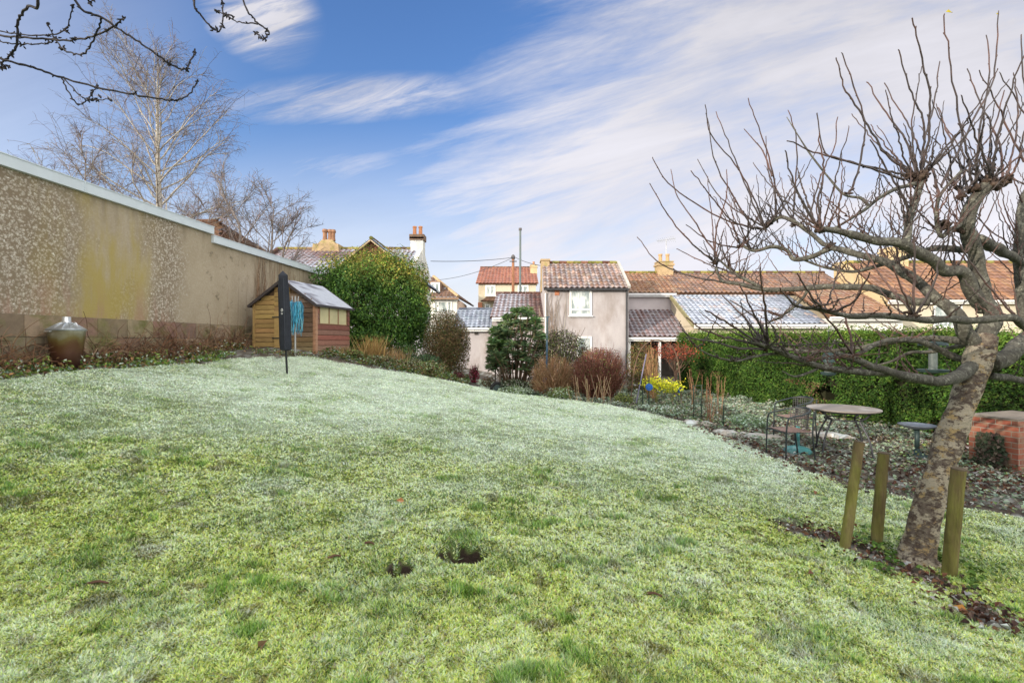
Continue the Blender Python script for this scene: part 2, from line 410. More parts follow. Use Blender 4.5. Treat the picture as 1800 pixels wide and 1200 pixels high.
i = (np.arange(ny - 1)[:, None] * nx + np.arange(nx - 1)[None, :]).ravel()
mb.add(np.stack([gx, gy, gz], -1), np.stack([i, i + 1, i + 1 + nx, i + nx], -1), gc)
tag(mb.build('ground', MAT('earth', None, 0.95, 0.3, 14, 0.6, 60), smooth=True), kind='structure')

# turf: every blade is a bent sliver with a green root and a frosted or mossy tip
def turf(n, y0, y1, power=1.35):
    t = rng.random(n); k = 1 - power
    Y = (y0 ** k + t * (y1 ** k - y0 ** k)) ** (1 / k)
    Xx = (rng.random(n) * 2 - 1) * (Y * 1.10 + 0.8)
    ok = (rng.random(n) < lawn_cover(Xx, Y)); return Xx[ok], Y[ok]
bx, by = turf(1250000, 1.5, 17.5, 1.5)
bz = ghe(bx, by); n = len(bx)
for h, r, dep in HOLES: bz -= dep * np.exp(-(((bx - h[0]) / 1.2) ** 2 + (by - h[1]) ** 2) / (r * 0.75) ** 2)
pp = np.stack([bx, by], -1)
fr = frost_amount(bx, by)
mossy = sstep(fbm(pp, 2.6, 41) + 0.30 * (rng.random(n) - .5), 0.36, 0.52)          # moss cushions
tuft = sstep(fbm(pp * np.array([0.8, 1.2]), 3.6, 44) + 0.30 * (vnoise(pp, 14, 45) - .5), 0.60, 0.90)   # lush darker grass
tuft = np.maximum(tuft, np.exp(-((bx - HOLES[0][0][0]) ** 2 + ((by - HOLES[0][0][1] - .25) * 1.5) ** 2) / .13 ** 2) * 1.3).clip(0, 1)
lump = .6 * vnoise(pp, 15, 46) + .4 * vnoise(pp, 34, 47)
ln = 0.020 + 0.012 * rng.random(n) + 0.018 * tuft * rng.random(n) - 0.007 * mossy * (1 - tuft) + 0.020 * (lump - .5)
ln = np.maximum(ln, .015 + .006 * rng.random(n)) * (1 + 0.02 * by)
lean = rand_unit(n); lean[:, 2] = 0.0
up = np.zeros((n, 3)); up[:, 2] = 1
pos = np.stack([bx, by, bz - 0.001 + 0.016 * lump], -1)
tip = pos + up * ln[:, None] * (0.30 + 0.50 * rng.random((n, 1)) + .35 * tuft[:, None]) + lean * ln[:, None] * (0.55 + 0.75 * rng.random((n, 1)))
side = np.cross(lean, up) + 0.35 * rand_unit(n)
wd = (0.0054 + 0.0011 * by) * (0.8 + 0.7 * mossy * (1 - tuft)) * (0.7 + 0.6 * rng.random(n))
green = pick([(.11, .24, .045), (.24, .38, .07), (.14, .26, .05), (.30, .42, .11)], n)
moss = pick([(.52, .64, .13), (.64, .73, .21), (.40, .55, .10), (.60, .60, .17)], n)
ice = pick([(.80, .92, .88), (.74, .89, .82), (.88, .95, .94), (.74, .86, .66)], n, .06)
straw = pick([(.42, .34, .19), (.33, .25, .15)], n)
k = (rng.random(n) < 0.46 + 0.44 * mossy)[:, None]
base = np.where(k, moss, green)
base = np.where((tuft > rng.random(n))[:, None], green * np.array((1.15, 1.2, .95)), base)
base = np.where((rng.random(n) < .05)[:, None], straw, base)
brown = sstep(fbm(pp, 5.5, 51), .69, .78)[:, None]
base = base * (1 - .55 * brown) + np.array((.14, .09, .055)) * .55 * brown
base = base * (.76 + .46 * sstep(lump, .18, .60))[:, None]  # shade in the hollows between lumps, painted into the blade colour
f2 = np.clip(fr + 0.8 * (rng.random(n) - .5) + .55 * (lump - .5), 0, 1) * (1 - 0.65 * tuft)
tipc = base * (1 - f2[:, None]) + ice * f2[:, None]
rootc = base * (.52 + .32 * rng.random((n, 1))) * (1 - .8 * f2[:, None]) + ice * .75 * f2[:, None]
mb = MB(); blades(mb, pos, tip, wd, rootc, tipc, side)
tag(mb.build('lawn_grass', GRASS), 'frosted mossy lawn grass covering the sloping garden', 'grass', kind='stuff')

# ---------------------------------------------------------------- rendered wall along the garden's edge
def wallx(y): return -8.0 + 0.0588 * y
WY0, WY1, WYS = -9.0, 17.4, 11.75
def wall_mat():
    m = bpy.data.materials.new('stained_render'); m.use_nodes = True; t = m.node_tree; N = t.nodes; L = t.links; b = N['Principled BSDF']
    b.inputs['Roughness'].default_value = 0.92; b.inputs['Specular IOR Level'].default_value = 0.15
    co = N.new('ShaderNodeTexCoord'); s = N.new('ShaderNodeSeparateXYZ'); L.new(co.outputs['Object'], s.inputs[0])
    cbx = N.new('ShaderNodeCombineXYZ'); L.new(s.outputs[1], cbx.inputs[0]); L.new(s.outputs[2], cbx.inputs[1])
    def mth(op, a, b_=None, cl=False):
        n = N.new('ShaderNodeMath'); n.operation = op; n.use_clamp = cl
        for k_, v in enumerate((a, b_)):
            if v is None: continue
            if hasattr(v, 'is_linked'): L.new(v, n.inputs[k_])
            else: n.inputs[k_].default_value = v
        return n.outputs[0]
    def nz(scale, st=(1, 1, 1), d=6, r=.6, off=0):
        mp = N.new('ShaderNodeMapping'); mp.inputs['Scale'].default_value = st; mp.inputs['Location'].default_value = (off, off, 0); L.new(cbx.outputs[0], mp.inputs[0])
        n = N.new('ShaderNodeTexNoise'); n.inputs['Scale'].default_value = scale; n.inputs['Detail'].default_value = d; n.inputs['Roughness'].default_value = r; L.new(mp.outputs[0], n.inputs['Vector']); return n.outputs[0]
    def sm(x, lo, hi):
        n = N.new('ShaderNodeMapRange'); n.interpolation_type = 'SMOOTHSTEP'; L.new(x, n.inputs[0]); n.inputs[1].default_value = lo; n.inputs[2].default_value = hi; return n.outputs[0]
    def mix(f, a, b_):
        n = N.new('ShaderNodeMix'); n.data_type = 'RGBA'
        if hasattr(f, 'is_linked'): L.new(f, n.inputs[0])
        else: n.inputs[0].default_value = f
        for k_, v in ((6, a), (7, b_)):
            if hasattr(v, 'is_linked'): L.new(v, n.inputs[k_])
            else: n.inputs[k_].default_value = (*v, 1)
        return n.outputs[2]
    y = mth('ADD', s.outputs[1], mth('MULTIPLY', mth('SUBTRACT', nz(1.1, (1, .7, 1)), .5), 1.2)); z = s.outputs[2]
    def band(a, b_, w=.35): return mth('MULTIPLY', sm(y, a - w, a + w), sm(y, b_ + w, b_ - w))
    c = mix(sm(nz(.9, (1, .6, 1)), .35, .65), (.38, .31, .22), (.47, .39, .29))
    c = mix(mth('MULTIPLY', sm(nz(26, d=3), .45, .7), .25), c, (.30, .24, .17))
    peb = mth('MAXIMUM', band(-12, 8.35, .45), band(9.75, 10.75, .45)); peb = mth('MAXIMUM', mth('MAXIMUM', peb, .16), mth('MULTIPLY', band(8.2, 9.9), mth('MULTIPLY', sm(nz(1.6, (1, .35, 1), off=4), .46, .6), .7)))
    vo = N.new('ShaderNodeTexVoronoi'); vo.inputs['Scale'].default_value = 25; L.new(cbx.outputs[0], vo.inputs['Vector'])
    spots = mth('MULTIPLY', sm(nz(16, d=7, r=.85, off=2), .45, .56), sm(vo.outputs['Distance'], .75, .35))
    c = mix(mth('MULTIPLY', peb, .75), c, (.20, .15, .105))
    c = mix(mth('MULTIPLY', peb, spots), c, (.62, .56, .49))
    white = mth('MULTIPLY', peb, sm(nz(13, d=1, off=9), .72, .76)); c = mix(white, c, (.80, .78, .74))
    alg = mth('MULTIPLY', mth('MAXIMUM', band(8.25, 9.8, .5), mth('MULTIPLY', band(7.6, 8.6, .4), .35)), sm(nz(2.6, (1, .22, 1), off=7), .36, .62))
    c = mix(mth('MULTIPLY', alg, .80), c, (.40, .31, .085))
    pink = mth('MULTIPLY', mth('MULTIPLY', band(7.0, 10.4), sm(z, 3.0, 1.9)), sm(nz(3.3, (1, .2, 1), off=12), .47, .60)); c = mix(mth('MULTIPLY', pink, .65), c, (.38, .225, .17))
    spotm = mth('MULTIPLY', mth('MULTIPLY', band(11.5, 14.2), sm(nz(4.2, (1, 1, 1), 7, .7, 15), .56, .66)), .6); c = mix(spotm, c, (.13, .105, .07))
    drip = mth('MULTIPLY', mth('MULTIPLY', band(13.0, 18), sm(nz(5.5, (1, .1, 1), off=20), .52, .66)), .55); c = mix(drip, c, (.20, .135, .08))
    top = mth('MULTIPLY', sm(z, 3.5, 4.3), mth('MULTIPLY', sm(nz(5, (1, .15, 1), off=3), .45, .65), .5)); c = mix(top, c, (.20, .16, .11))
    L.new(c, b.inputs['Base Color'])
    bn = N.new('ShaderNodeBump'); bn.inputs['Strength'].default_value = .7; bn.inputs['Distance'].default_value = .02; L.new(nz(30, d=5, r=.75), bn.inputs['Height']); L.new(bn.outputs[0], b.inputs['Normal'])
    return m
wall = thing('boundary_wall', 'long rendered garden wall with pale metal coping and algae stains behind the shed', 'wall', (wallx(8), 8, 1.2))
mb = MB()
def slab(mb, y0, y1, z0, z1, off0, off1, c=(1, 1, 1)):
    o = np.array((wallx(y0) + off0, y0, z0)); a = np.array((wallx(y1) - wallx(y0), y1 - y0, 0)); obox(mb, o, a, (off1 - off0, 0, 0), (0, 0, z1 - z0), c)
slab(mb, WY0, WYS, 2.02, 4.22, -.30, 0); slab(mb, WYS, WY1, 2.02, 4.02, -.30, 0)
mb.build('wall_face', wall_mat(), wall)
mb = MB()
yy = WY0
blk = []
for r_ in range(4):
    z0 = .62 + r_ * .35; y = WY0 - (r_ % 2) * .3
    while y < WY1:
        y1 = min(y + .62, WY1); ya = max(y, WY0)
        cc = pick([(.27, .21, .14), (.23, .175, .12), (.30, .235, .165), (.26, .165, .125)], 1, .10)[0]
        slab(mb, ya + .006, y1 - .006, z0 + .006, z0 + .344, -.25, .05 + rng.random() * .012, cc); y = y1
slab(mb, WY0, WY1, -.6, 2.02, -.29, .035, (.2, .17, .13))
mb.build('block_plinth', MAT('mossy_block', None, .92, .3, 5, .6, 40, tint=(.17, .16, .06), ts=2.2, tlo=.5, thi=.68), wall)
for a, b_, z in ((WY0, WYS, 4.20), (WYS, WY1, 4.00)):
    mb = MB(); slab(mb, a, b_, z, z + .17, -.36, .075)
    slab(mb, a, b_, z + .17, z + .185, -.36, .085)
    y = a + 2.9
    while y < b_ - .5: slab(mb, y, y + .02, z - .004, z + .189, -.365, .089); y += 2.9
    mb.build('coping', MAT('coping_metal', (.60, .66, .72), .45, .07, 2.5, metal=0.0, spec=.5), wall)

# dead creeper stems up the wall and the tangle at its foot
mb = MB()
def creeper_at(y, z0, h, spread, r=.006, n=7):
    p = np.array((wallx(y) + .05, y, z0)); pts = [p]
    for k_ in range(n):
        p = p + np.array((0, rng.normal() * spread, h / n)); pts.append(np.array((wallx(p[1]) + .04 + rng.random() * .03, p[1], p[2])))
    tube(mb, catmull(pts, 3), np.linspace(r, r * .35, 3 * n + 1), 4, pick([(.20, .12, .07), (.27, .18, .11), (.14, .09, .06)], 1)[0])
for k_ in range(120):
    y = 13.6 + rng.random() ** 1.6 * 2.3; creeper_at(y, ghe(-7.1, y) + .1, .9 + rng.random() * 2.1, .035, .007, 9)
for k_ in range(34):
    y = 12.0 + rng.random() * 5; creeper_at(y, 1.4, .5 + rng.random() * 1.5, .03, .006, 7)
tag(mb.build('bare_creeper', TWIG), 'bare brown creeper stems climbing the wall just left of the shed roof', 'climber')
mb = MB()
for k_ in range(1000):
    y = 5.5 + rng.random() * 7.2; x = wallx(y) + .08 + abs(rng.normal()) * .20
    if 7.2 < y < 8.3 and rng.random() < .55: continue
    p = np.array((x, y, ghe(x, y))); d = np.array((rng.normal() * .15, rng.normal() * .6, .9)); pts = [p]
    h = .10 + rng.random() * (.20 if rng.random() < .6 else .36)
    for q in range(5):
        p = p + unit(d) * h * .5; d = d + np.array((rng.normal() * .15, rng.normal() * .5, rng.normal() * .3 - .18)); pts.append(np.array((max(p[0], wallx(p[1]) + .07), p[1], p[2])))
    tube(mb, catmull(pts, 3), np.linspace(.0065, .0035, 16), 3, pick([(.17, .085, .05), (.23, .13, .08), (.11, .06, .045), (.28, .19, .12)], 1)[0], cap=False)
n = 2600
y = 5.0 + rng.random(n) * 7.4; x = wallx(y) + .12 + np.abs(rng.normal(size=n)) * .28; z = ghe(x, y) + rng.random(n) ** 2 * .22
nn = rand_unit(n); nn[:, 2] = abs(nn[:, 2]) + .3
leaves(mb, np.stack([x, y, z], -1), nn, .05 + .04 * rng.random(n), pick([(.10, .16, .04), (.16, .20, .05), (.30, .17, .08), (.22, .13, .07), (.45, .50, .42), (.22, .30, .08)], n))
tag(mb.build('wall_undergrowth', TWIG), 'tangle of dead brambles and weeds along the foot of the wall', 'undergrowth', kind='stuff')

# ---------------------------------------------------------------- beds: leaf litter, frosted ground cover
BED = [(-.45, 14.2), (.95, 13.3), (1.9, 12.6), (2.8, 11.8), (3.55, 10.4), (3.95, 8.6), (4.1, 7.2), (4.25, 6.4), (4.7, 5.7), (5.6, 5.15), (9.2, 4.3), (9.5, 8.5), (6.0, 17.5), (2, 20), (-.4, 19)]
def scatter(n, x0, x1, y0, y1, poly):
    x = x0 + rng.random(n) * (x1 - x0); y = y0 + rng.random(n) * (y1 - y0); k = inside(poly, x, y); return x[k], y[k]
mb = MB()
x, y = scatter(26000, -1, 9.5, 4.2, 10.6, BED); k = rng.random(len(x)) < .26 + .55 * sstep(fbm(np.stack([x, y], -1), 1.6, 61), .45, .66) * sstep(y, 11, 8.5); x, y = x[k], y[k]
e = np.array([s_ for s_ in STRIP]); t = rng.random(520) * (len(STRIP) - 1); q = np.floor(t).astype(int); w = (t - q)[:, None]
sp = e[q] * (1 - w) + e[np.minimum(q + 1, len(STRIP) - 1)] * w + rng.normal(size=(520, 2)) * .13
x = np.r_[x, sp[:, 0]]; y = np.r_[y, sp[:, 1]]
ex = 3.4 + rng.random(700) * 1.6; ey = 4.6 + rng.random(700) * 5; d = poly_dist(LAWN, ex, ey); kk = (d < .35) ; x = np.r_[x, ex[kk]]; y = np.r_[y, ey[kk]]
n = len(x); nn = rand_unit(n) * .8; nn[:, 2] = 1
leaves(mb, np.stack([x, y, ghe(x, y) + .012 + rng.random(n) * .035], -1), nn, .022 + .034 * rng.random(n) + .0055 * np.hypot(x - 3, y - 4), pick([(.13, .06, .04), (.09, .05, .04), (.20, .10, .06), (.16, .11, .09), (.26, .20, .17), (.46, .46, .46), (.05, .032, .03)], n), .62, .9)
tag(mb.build('fallen_leaves', LEAF), 'fallen brown and frosted leaves littering the bed by the table', 'leaf litter', kind='stuff')
mb = MB()
x, y = scatter(125000, -1, 9.5, 4.2, 19, BED)
dens = sstep(fbm(np.stack([x, y], -1), 1.1, 71) + .25 * sstep(y, 8.0, 11.5) - .30 * sstep(8.8 - y, 0, 1.5) * sstep(x, 6, 4.5), .40, .56)
dens = np.maximum(dens, .34 * sstep(y, 3.5, 5.5)); k = rng.random(len(x)) < np.maximum(dens, .45) * (.70 + .1 * sstep(y, 9, 12)); x, y = x[k], y[k]; n = len(x)
nn = rand_unit(n) * .7; nn[:, 2] = 1
hgt = .14 * fbm(np.stack([x, y], -1), 2.2, 73) * (.5 + .5 * sstep(y, 7, 11)) + .10 * sstep(vnoise(np.stack([x, y], -1), 3.1, 75), .55, .85)
icy = np.clip(.28 + .8 * (fbm(np.stack([x, y], -1), 1.7, 77) - .42), .03, .65)[:, None]; icy = np.clip(icy + .5 * (rng.random((n, 1)) - .5), 0, .9)
gcol = pick([(.05, .10, .03), (.07, .14, .05), (.12, .18, .05), (.20, .25, .07), (.17, .11, .07), (.24, .17, .11), (.12, .08, .055)], n); ic = pick([(.42, .55, .48), (.50, .58, .55), (.38, .48, .38)], n, .08)
leaves(mb, np.stack([x, y, ghe(x, y) + .01 + hgt * rng.random(n) * 1.3], -1), nn, .024 + .0022 * y + .034 * rng.random(n), gcol * (1 - icy) + ic * icy, .7, .5)
tag(mb.build('ground_cover', LEAF), 'low frosted ground cover plants between the lawn and the hedge', 'ground cover', kind='stuff')
# low plants on the lawn's far side, round the shed and in front of the laurel
BED2 = [(-4.9, 12.4), (-3.1, 12.6), (-1.75, 12.8), (-1.35, 13.5), (-1.3, 15), (-1.6, 18), (-6, 18), (-6.2, 14.5), (-5.0, 14)]
mb = MB(); x, y = scatter(16000, -6.4, -1, 12, 18, BED2); n = len(x); nn = rand_unit(n) * .8; nn[:, 2] = 1
h = .20 * fbm(np.stack([x, y], -1), 2.4, 81)
leaves(mb, np.stack([x, y, ghe(x, y) + h * rng.random(n) * 1.4], -1), nn, .05 + .05 * rng.random(n), pick([(.07, .13, .04), (.10, .17, .05), (.22, .15, .07), (.30, .36, .28), (.16, .20, .05)], n), .6, .5)
x, y = scatter(2600, -6.2, -4.3, 11.4, 13.4, [(-6.4, 11.3), (-5.2, 12.0), (-4.7, 12.3), (-4.3, 13.3), (-4.6, 13.4), (-5.2, 12.2), (-6.4, 11.7)]); n = len(x); nn = rand_unit(n); nn[:, 2] += 1
leaves(mb, np.stack([x, y, ghe(x, y) + .12 * rng.random(n)], -1), nn, .06, pick([(.10, .17, .05), (.16, .22, .06), (.35, .42, .33), (.25, .17, .08)], n))
x, y = scatter(30000, -7.7, -6.4, 1, 12, [(-7.8, 1), (-7.15, 1), (-6.95, 7), (-6.65, 9.5), (-6.15, 11.2), (-7.4, 11.5)]); n = len(x); k = rng.random(n) < sstep(fbm(np.stack([x, y], -1), 1.7, 83), .35, .6); x, y = x[k], y[k]; n = len(x); nn = rand_unit(n); nn[:, 2] += 1
leaves(mb, np.stack([x, y, ghe(x, y) + .16 * rng.random(n) * fbm(np.stack([x, y], -1), 2.5, 85)], -1), nn, .04 + .04 * rng.random(n), pick([(.10, .20, .05), (.16, .28, .06), (.09, .15, .05), (.40, .50, .42), (.26, .16, .09), (.26, .33, .07)], n))
tag(mb.build('border_plants', LEAF), 'low mixed weeds and frosted leaves bordering the lawn by wall and shed', 'ground cover', kind='stuff')
# ---------------------------------------------------------------- houses
def tile_roof(mb, A, B, C, D, pal, tw=.24, th=.34, amp=.05, frost=0.0, clip=None, w=None, fpatch=None):
    """pantiles on the parallelogram A (eave left) B (eave right) C (ridge right) D (ridge left), each tile its own curved piece"""
    A, B, C, D = (np.asarray(p, float) for p in (A, B, C, D))
    lu = np.linalg.norm(B - A); lv = np.linalg.norm(D - A); nu = max(2, int(lu / tw)); nv = max(2, int(lv / th))
    N = unit(np.cross(B - A, D - A))
    iu, iv = np.meshgrid(np.arange(nu), np.arange(nv)); iu = iu.ravel(); iv = iv.ravel()
    if clip is not None:
        k = clip((iu + .5) / nu, (iv + .5) / nv); iu, iv = iu[k], iv[k]
    n = len(iu); s = np.array([0, .2, .4, .6, .8, 1.0]); hp = np.array([.15, .9, 1.0, .45, 0, .15]) * amp
    tc_ = pick(pal, n, .09, w); tc_ = tc_ * .78 + tc_.mean(0) * .22
    pan = np.array([.3, 0, 0, .5, 1, .3])
    vv, cc = [], []
    for e, lift in ((-.06, .026), (1.0, 0.0)):
        u = (iu[:, None] + s[None, :]) / nu; v = np.clip((iv[:, None] + e) / nv, -.01, 1)
        u = u[..., None]; v = v[..., None] * np.ones_like(u)
        p = (A * (1 - u) + B * u) * (1 - v) + (D * (1 - u) + C * u) * v + N * (hp[None, :, None] + lift)
        vv.append(p)
        fa = frost if fpatch is None else frost * fpatch(p.reshape(-1, 3)).reshape(n, 6)[..., None]
        fr_ = np.clip(fa * (pan[None, :, None] * .9 + (.55 if e < 0 else .15) + .6 * (rng.random((n, 1, 1)) - .5)), 0, .95)
        cc.append(tc_[:, None, :] * (1 - fr_) + np.array((.60, .66, .78)) * fr_)
    v = np.concatenate(vv, 1).reshape(-1, 3); c = np.concatenate(cc, 1).reshape(-1, 3)
    k = np.arange(n)[:, None] * 12; f = np.concatenate([k + np.array([[j, j + 1, 7 + j, 6 + j]]) for j in range(5)] + [k + np.array([[6 - 6, 6 - 6, 0, 0]])][:0])
    mb.add(v, f, c)
    # risers that close each tile's lower edge
    fr2 = []
    lo = v.reshape(n, 12, 3)[:, :6]; hi = lo - N * .03
    vb = np.concatenate([lo, hi], 1).reshape(-1, 3); cb_ = np.repeat(tc_ * .8, 12, axis=0)
    f = np.concatenate([k + np.array([[j, 6 + j, 7 + j, j + 1]]) for j in range(5)]); mb.add(vb, f, cb_)
    if clip is None:
        o = -N * .10; q = [A + o, B + o, C + o, D + o, A - N * .012, B - N * .012, C - N * .012, D - N * .012]
        mb.add(q, [[3, 2, 1, 0], [4, 5, 6, 7], [0, 1, 5, 4], [1, 2, 6, 5], [2, 3, 7, 6], [3, 0, 4, 7]], np.mean(pal, 0) * .6)
def ridge(mb, a, b, pal, r=.10, moss=None):
    a = np.asarray(a, float); b = np.asarray(b, float); n = max(2, int(np.linalg.norm(b - a) / .4))
    for k in range(n):
        p, q = a + (b - a) * k / n, a + (b - a) * (k + .96) / n
        c = pick(pal, 1)[0]
        if moss is not None and rng.random() < .6: c = pick(moss, 1)[0]
        tube(mb, [p, q], [r, r * .92], 8, c)
RED = [(.155, .078, .046), (.195, .10, .06), (.125, .062, .04), (.185, .12, .08), (.095, .055, .04)]
DRK = [(.10, .05, .042), (.13, .065, .055), (.075, .04, .036), (.11, .07, .062)]
ORA = [(.23, .115, .06), (.20, .098, .05), (.26, .145, .08), (.165, .08, .045), (.23, .155, .10)]
SLT = [(.12, .14, .18), (.15, .17, .22), (.10, .115, .15), (.17, .19, .24)]
BRN = [(.13, .075, .05), (.17, .095, .065), (.10, .06, .042)]
MOSSY = [(.19, .165, .05), (.15, .14, .04), (.23, .19, .06)]
def window(root, x0, x1, z0, z1, y, name='window', transom=None, mullions=(), axis='y', frame=.07, sgn=-1):
    """white frame with panes, on a wall facing -y (axis y) or facing +-x (axis x)"""
    mb = MB(); g = MB()
    def bx(m, a0, a1, b0, b1, d0, d1):
        lo, hi = y + sgn * d1, y + sgn * d0
        if lo > hi: lo, hi = hi, lo
        if axis == 'y': box(m, a0, a1, lo, hi, b0, b1)
        else: box(m, lo, hi, a0, a1, b0, b1)
    f = frame
    bx(mb, x0, x0 + f, z0, z1, -.02, .05); bx(mb, x1 - f, x1, z0, z1, -.02, .05)
    bx(mb, x0 + f, x1 - f, z0, z0 + f, -.02, .048); bx(mb, x0 + f, x1 - f, z1 - f, z1, -.02, .048)
    if transom is not None: bx(mb, x0 + f, x1 - f, transom - f * .45, transom + f * .45, -.02, .046)
    for m in mullions: bx(mb, m - f * .45, m + f * .45, z0 + f, z1 - f, -.02, .044)
    bx(mb, x0 - .06, x1 + .06, z0 - .05, z0 - .002, -.02, .10)
    o = mb.build(name, WHITE, root)
    bx(g, x0 + f * .8, x1 - f * .8, z0 + f * .8, z1 - f * .8, .004, .02)
    g.build('pane', GLASS, o)
    return o
def chimney(root, x, y, z0, z1, w, d, mat, pots=2, potc=(.42, .20, .10), ph=.45, capc=None):
    mb = MB(); box(mb, x - w / 2, x + w / 2, y - d / 2, y + d / 2, z0, z1)
    box(mb, x - w / 2 - .06, x + w / 2 + .06, y - d / 2 - .06, y + d / 2 + .06, z1 - .22, z1 - .10); box(mb, x - w / 2 - .03, x + w / 2 + .03, y - d / 2 - .03, y + d / 2 + .03, z1 + .002, z1 + .06)
    o = mb.build('chimney', mat, root)
    for k in range(pots):
        p = MB(); px_ = x + (k - (pots - 1) / 2) * w / max(pots, 1) * .95
        lathe(p, [(.13, z1 + .05), (.115, z1 + .12), (.105, z1 + ph * .8), (.13, z1 + ph * .84), (.13, z1 + ph), (.09, z1 + ph)], px_, y, 14)
        p.build('chimney_pot', MAT('pot_%d' % int(potc[0] * 100), potc, .85, .25, 5), o)
    return o
def gutter(root, x0, x1, y, z, mat=None, r=.055):
    mb = MB(); box(mb, x0, x1, y - .12, y - .001, z - .10, z); box(mb, x0, x1, y - .02, y + .03, z - .20, z - .104)
    return mb.build('gutter', mat or WHITE, root)
def pipe(root, x, y, z0, z1, mat=None, r=.04):
    mb = MB(); tube(mb, [(x, y, z0), (x, y, z1)], r, 8); return mb.build('downpipe', mat or WHITE, root)
RENDER = MAT('pinkish_render', (.39, .36, .365), .93, .15, 1.6, .6, 30, tint=(.28, .24, .225), ts=1.1, tlo=.48, thi=.7, spec=.1, stretch=(1, 1, .45))
CREAM = MAT('cream_render', (.52, .46, .36), .92, .10, 1.2, .4, 40, tint=(.40, .34, .25), ts=.6, tlo=.5, thi=.7, spec=.1)
WHITER = MAT('white_render', (.68, .66, .62), .92, .08, 1.2, .3, 40, spec=.1)
YELLOW = MAT('ochre_render', (.50, .40, .24), .92, .12, 1.4, .3, 40, tint=(.42, .30, .16), ts=.9)
STONE = MAT('chimney_stone', (.40, .29, .17), .93, .3, 4, .6, 25, tint=(.24, .20, .08), ts=2)
BRICKRED = MAT('chimney_brick', (.36, .15, .085), .93, .3, 6, .5, 25)

# -- the two-storey rendered house in the middle
Y = 25.0
h = thing('rendered_house', 'two storey pinkish rendered house with red pantiles and one white upstairs window', 'house', (3.9, 26.2, -.35))
xl, xr, ze, zr = X(957, Y), X(1105, Y), Z(505, Y), Z(463, 27.4)
mb = MB(); box(mb, xl, xr, Y, 29.8, -1.2, ze - .02)
mb.add([(xl, Y, ze - .02), (xl, 29.8, ze - .02), (xl, 27.4, zr - .05), (xl + .25, Y, ze - .02), (xl + .25, 29.8, ze - .02), (xl + .25, 27.4, zr - .05)], [[0, 2, 1], [3, 4, 5]])
mb.f.append(np.array([[0, 3, 5, 2], [1, 2, 5, 4]]) + mb.n - 6)
mb.add([(xr, Y, ze - .02), (xr, 29.8, ze - .02), (xr, 27.4, zr - .05), (xr - .25, Y, ze - .02), (xr - .25, 29.8, ze - .02), (xr - .25, 27.4, zr - .05)], [[0, 1, 2], [3, 5, 4]])
mb.f.append(np.array([[0, 2, 5, 3], [1, 4, 5, 2]]) + mb.n - 6)
mb.build('wall', RENDER, h)
mb = MB(); tile_roof(mb, (xl - .05, Y - .2, ze - .05), (xr - .1, Y - .2, ze - .05), (xr - .1, 27.4, zr), (xl + .05, 27.4, zr), RED + [(.34, .22, .16)], .255, .33, .06, .24)
tile_roof(mb, (xr - .1, 30.0, ze - .05), (xl, 30.0, ze - .05), (xl, 27.4, zr), (xr - .1, 27.4, zr), RED, .30, .40, .04)
ridge(mb, (xl + .2, 27.4, zr + .04), (xr - .1, 27.4, zr + .04), RED, .11, MOSSY); rf = mb.build('roof', TILE, h)
mb = MB(); beam(mb, (xr - .02, Y - .28, ze - .02), (xr - .02, 27.4, zr + .06), .12, .16); beam(mb, (xr - .02, 27.4, zr + .06), (xr - .02, 30.0, ze - .02), .16, .22); mb.build('verge', MAT('verge_mortar', (.42, .40, .38), .9, .2, 4), h)
mb = MB(); box(mb, xl - .04, xl + .42, 27.0, 27.9, ze, Z(460, 27.4)); box(mb, xl - .08, xl + .46, 26.96, 27.94, Z(460, 27.4) + .002, Z(460, 27.4) + .09); mb.build('chimney', STONE, rf)
mb = MB(); box(mb, xl - .05, xr, Y - .24, Y - .13, ze - .16, ze - .06); mb.build('gutter', MAT('dark_gutter', (.035, .035, .04), .5), h)
window(h, X(1001, Y), X(1040, Y), Z(555, Y), Z(508, Y), Y, transom=Z(544, Y), frame=.10)
window(h, X(1014, Y), X(1040, Y), Z(628, Y), Z(591, Y), Y, frame=.09)
pipe(h, xr - .12, Y - .08, -.3, ze - .12, MAT('dark_gutter'), .05)
pipe(h, xl + .05, Y - .07, 1.0, ze - .3, WHITE, .035)
mb = MB(); box(mb, X(975, Y), X(983, Y), Y - .03, Y + .02, Z(519, Y), Z(508, Y)); mb.build('brick_patch', BRICKRED, h)
mb = MB()
for k in range(60):
    x = X(958 + rng.random() ** 1.5 * 25, Y); p = np.array((x, Y - .03, .6)); pts = [p]; hh = 1.6 + rng.random() * 2.0
    for q in range(8): p = p + np.array((rng.normal() * .09, 0, hh / 8)); pts.append(p)
    tube(mb, pts, np.linspace(.018, .006, 9), 3, pick([(.20, .15, .12), (.28, .23, .19)], 1)[0])
tag(mb.build('bare_climber', TWIG), 'bare grey climber stems on the left end of the rendered house', 'climber')

# -- terrace: the part right of it with its low lean-to, the frosted extension
Y = 28.0
t1 = thing('terrace_house', 'orange tiled terraced house set back right of the rendered house with a dark lean-to', 'house', (8, 29, -.4))
xa, xb = X(1104, Y) - .5, X(1186, Y)
zr, ze = Z(480, 30.6), Z(515, Y)
mb = MB(); box(mb, xa, xb, Y, 33, -1.2, ze); mb.build('wall', MAT('mauve_render', (.43, .385, .40), .93, .15, 1.4, .4, 35, spec=.1), t1)
mb = MB(); tile_roof(mb, (xa, Y - .2, ze), (xb + .2, Y - .2, ze), (xb + .2, 30.6, zr), (xa, 30.6, zr), ORA, .255, .34, .06, .08)
tile_roof(mb, (xb, 33.2, ze), (xa, 33.2, ze), (xa, 30.6, zr), (xb, 30.6, zr), ORA, .3, .4)
ridge(mb, (xa, 30.6, zr + .03), (xb, 30.6, zr + .03), ORA, .11, MOSSY); rf = mb.build('roof', TILE, t1)
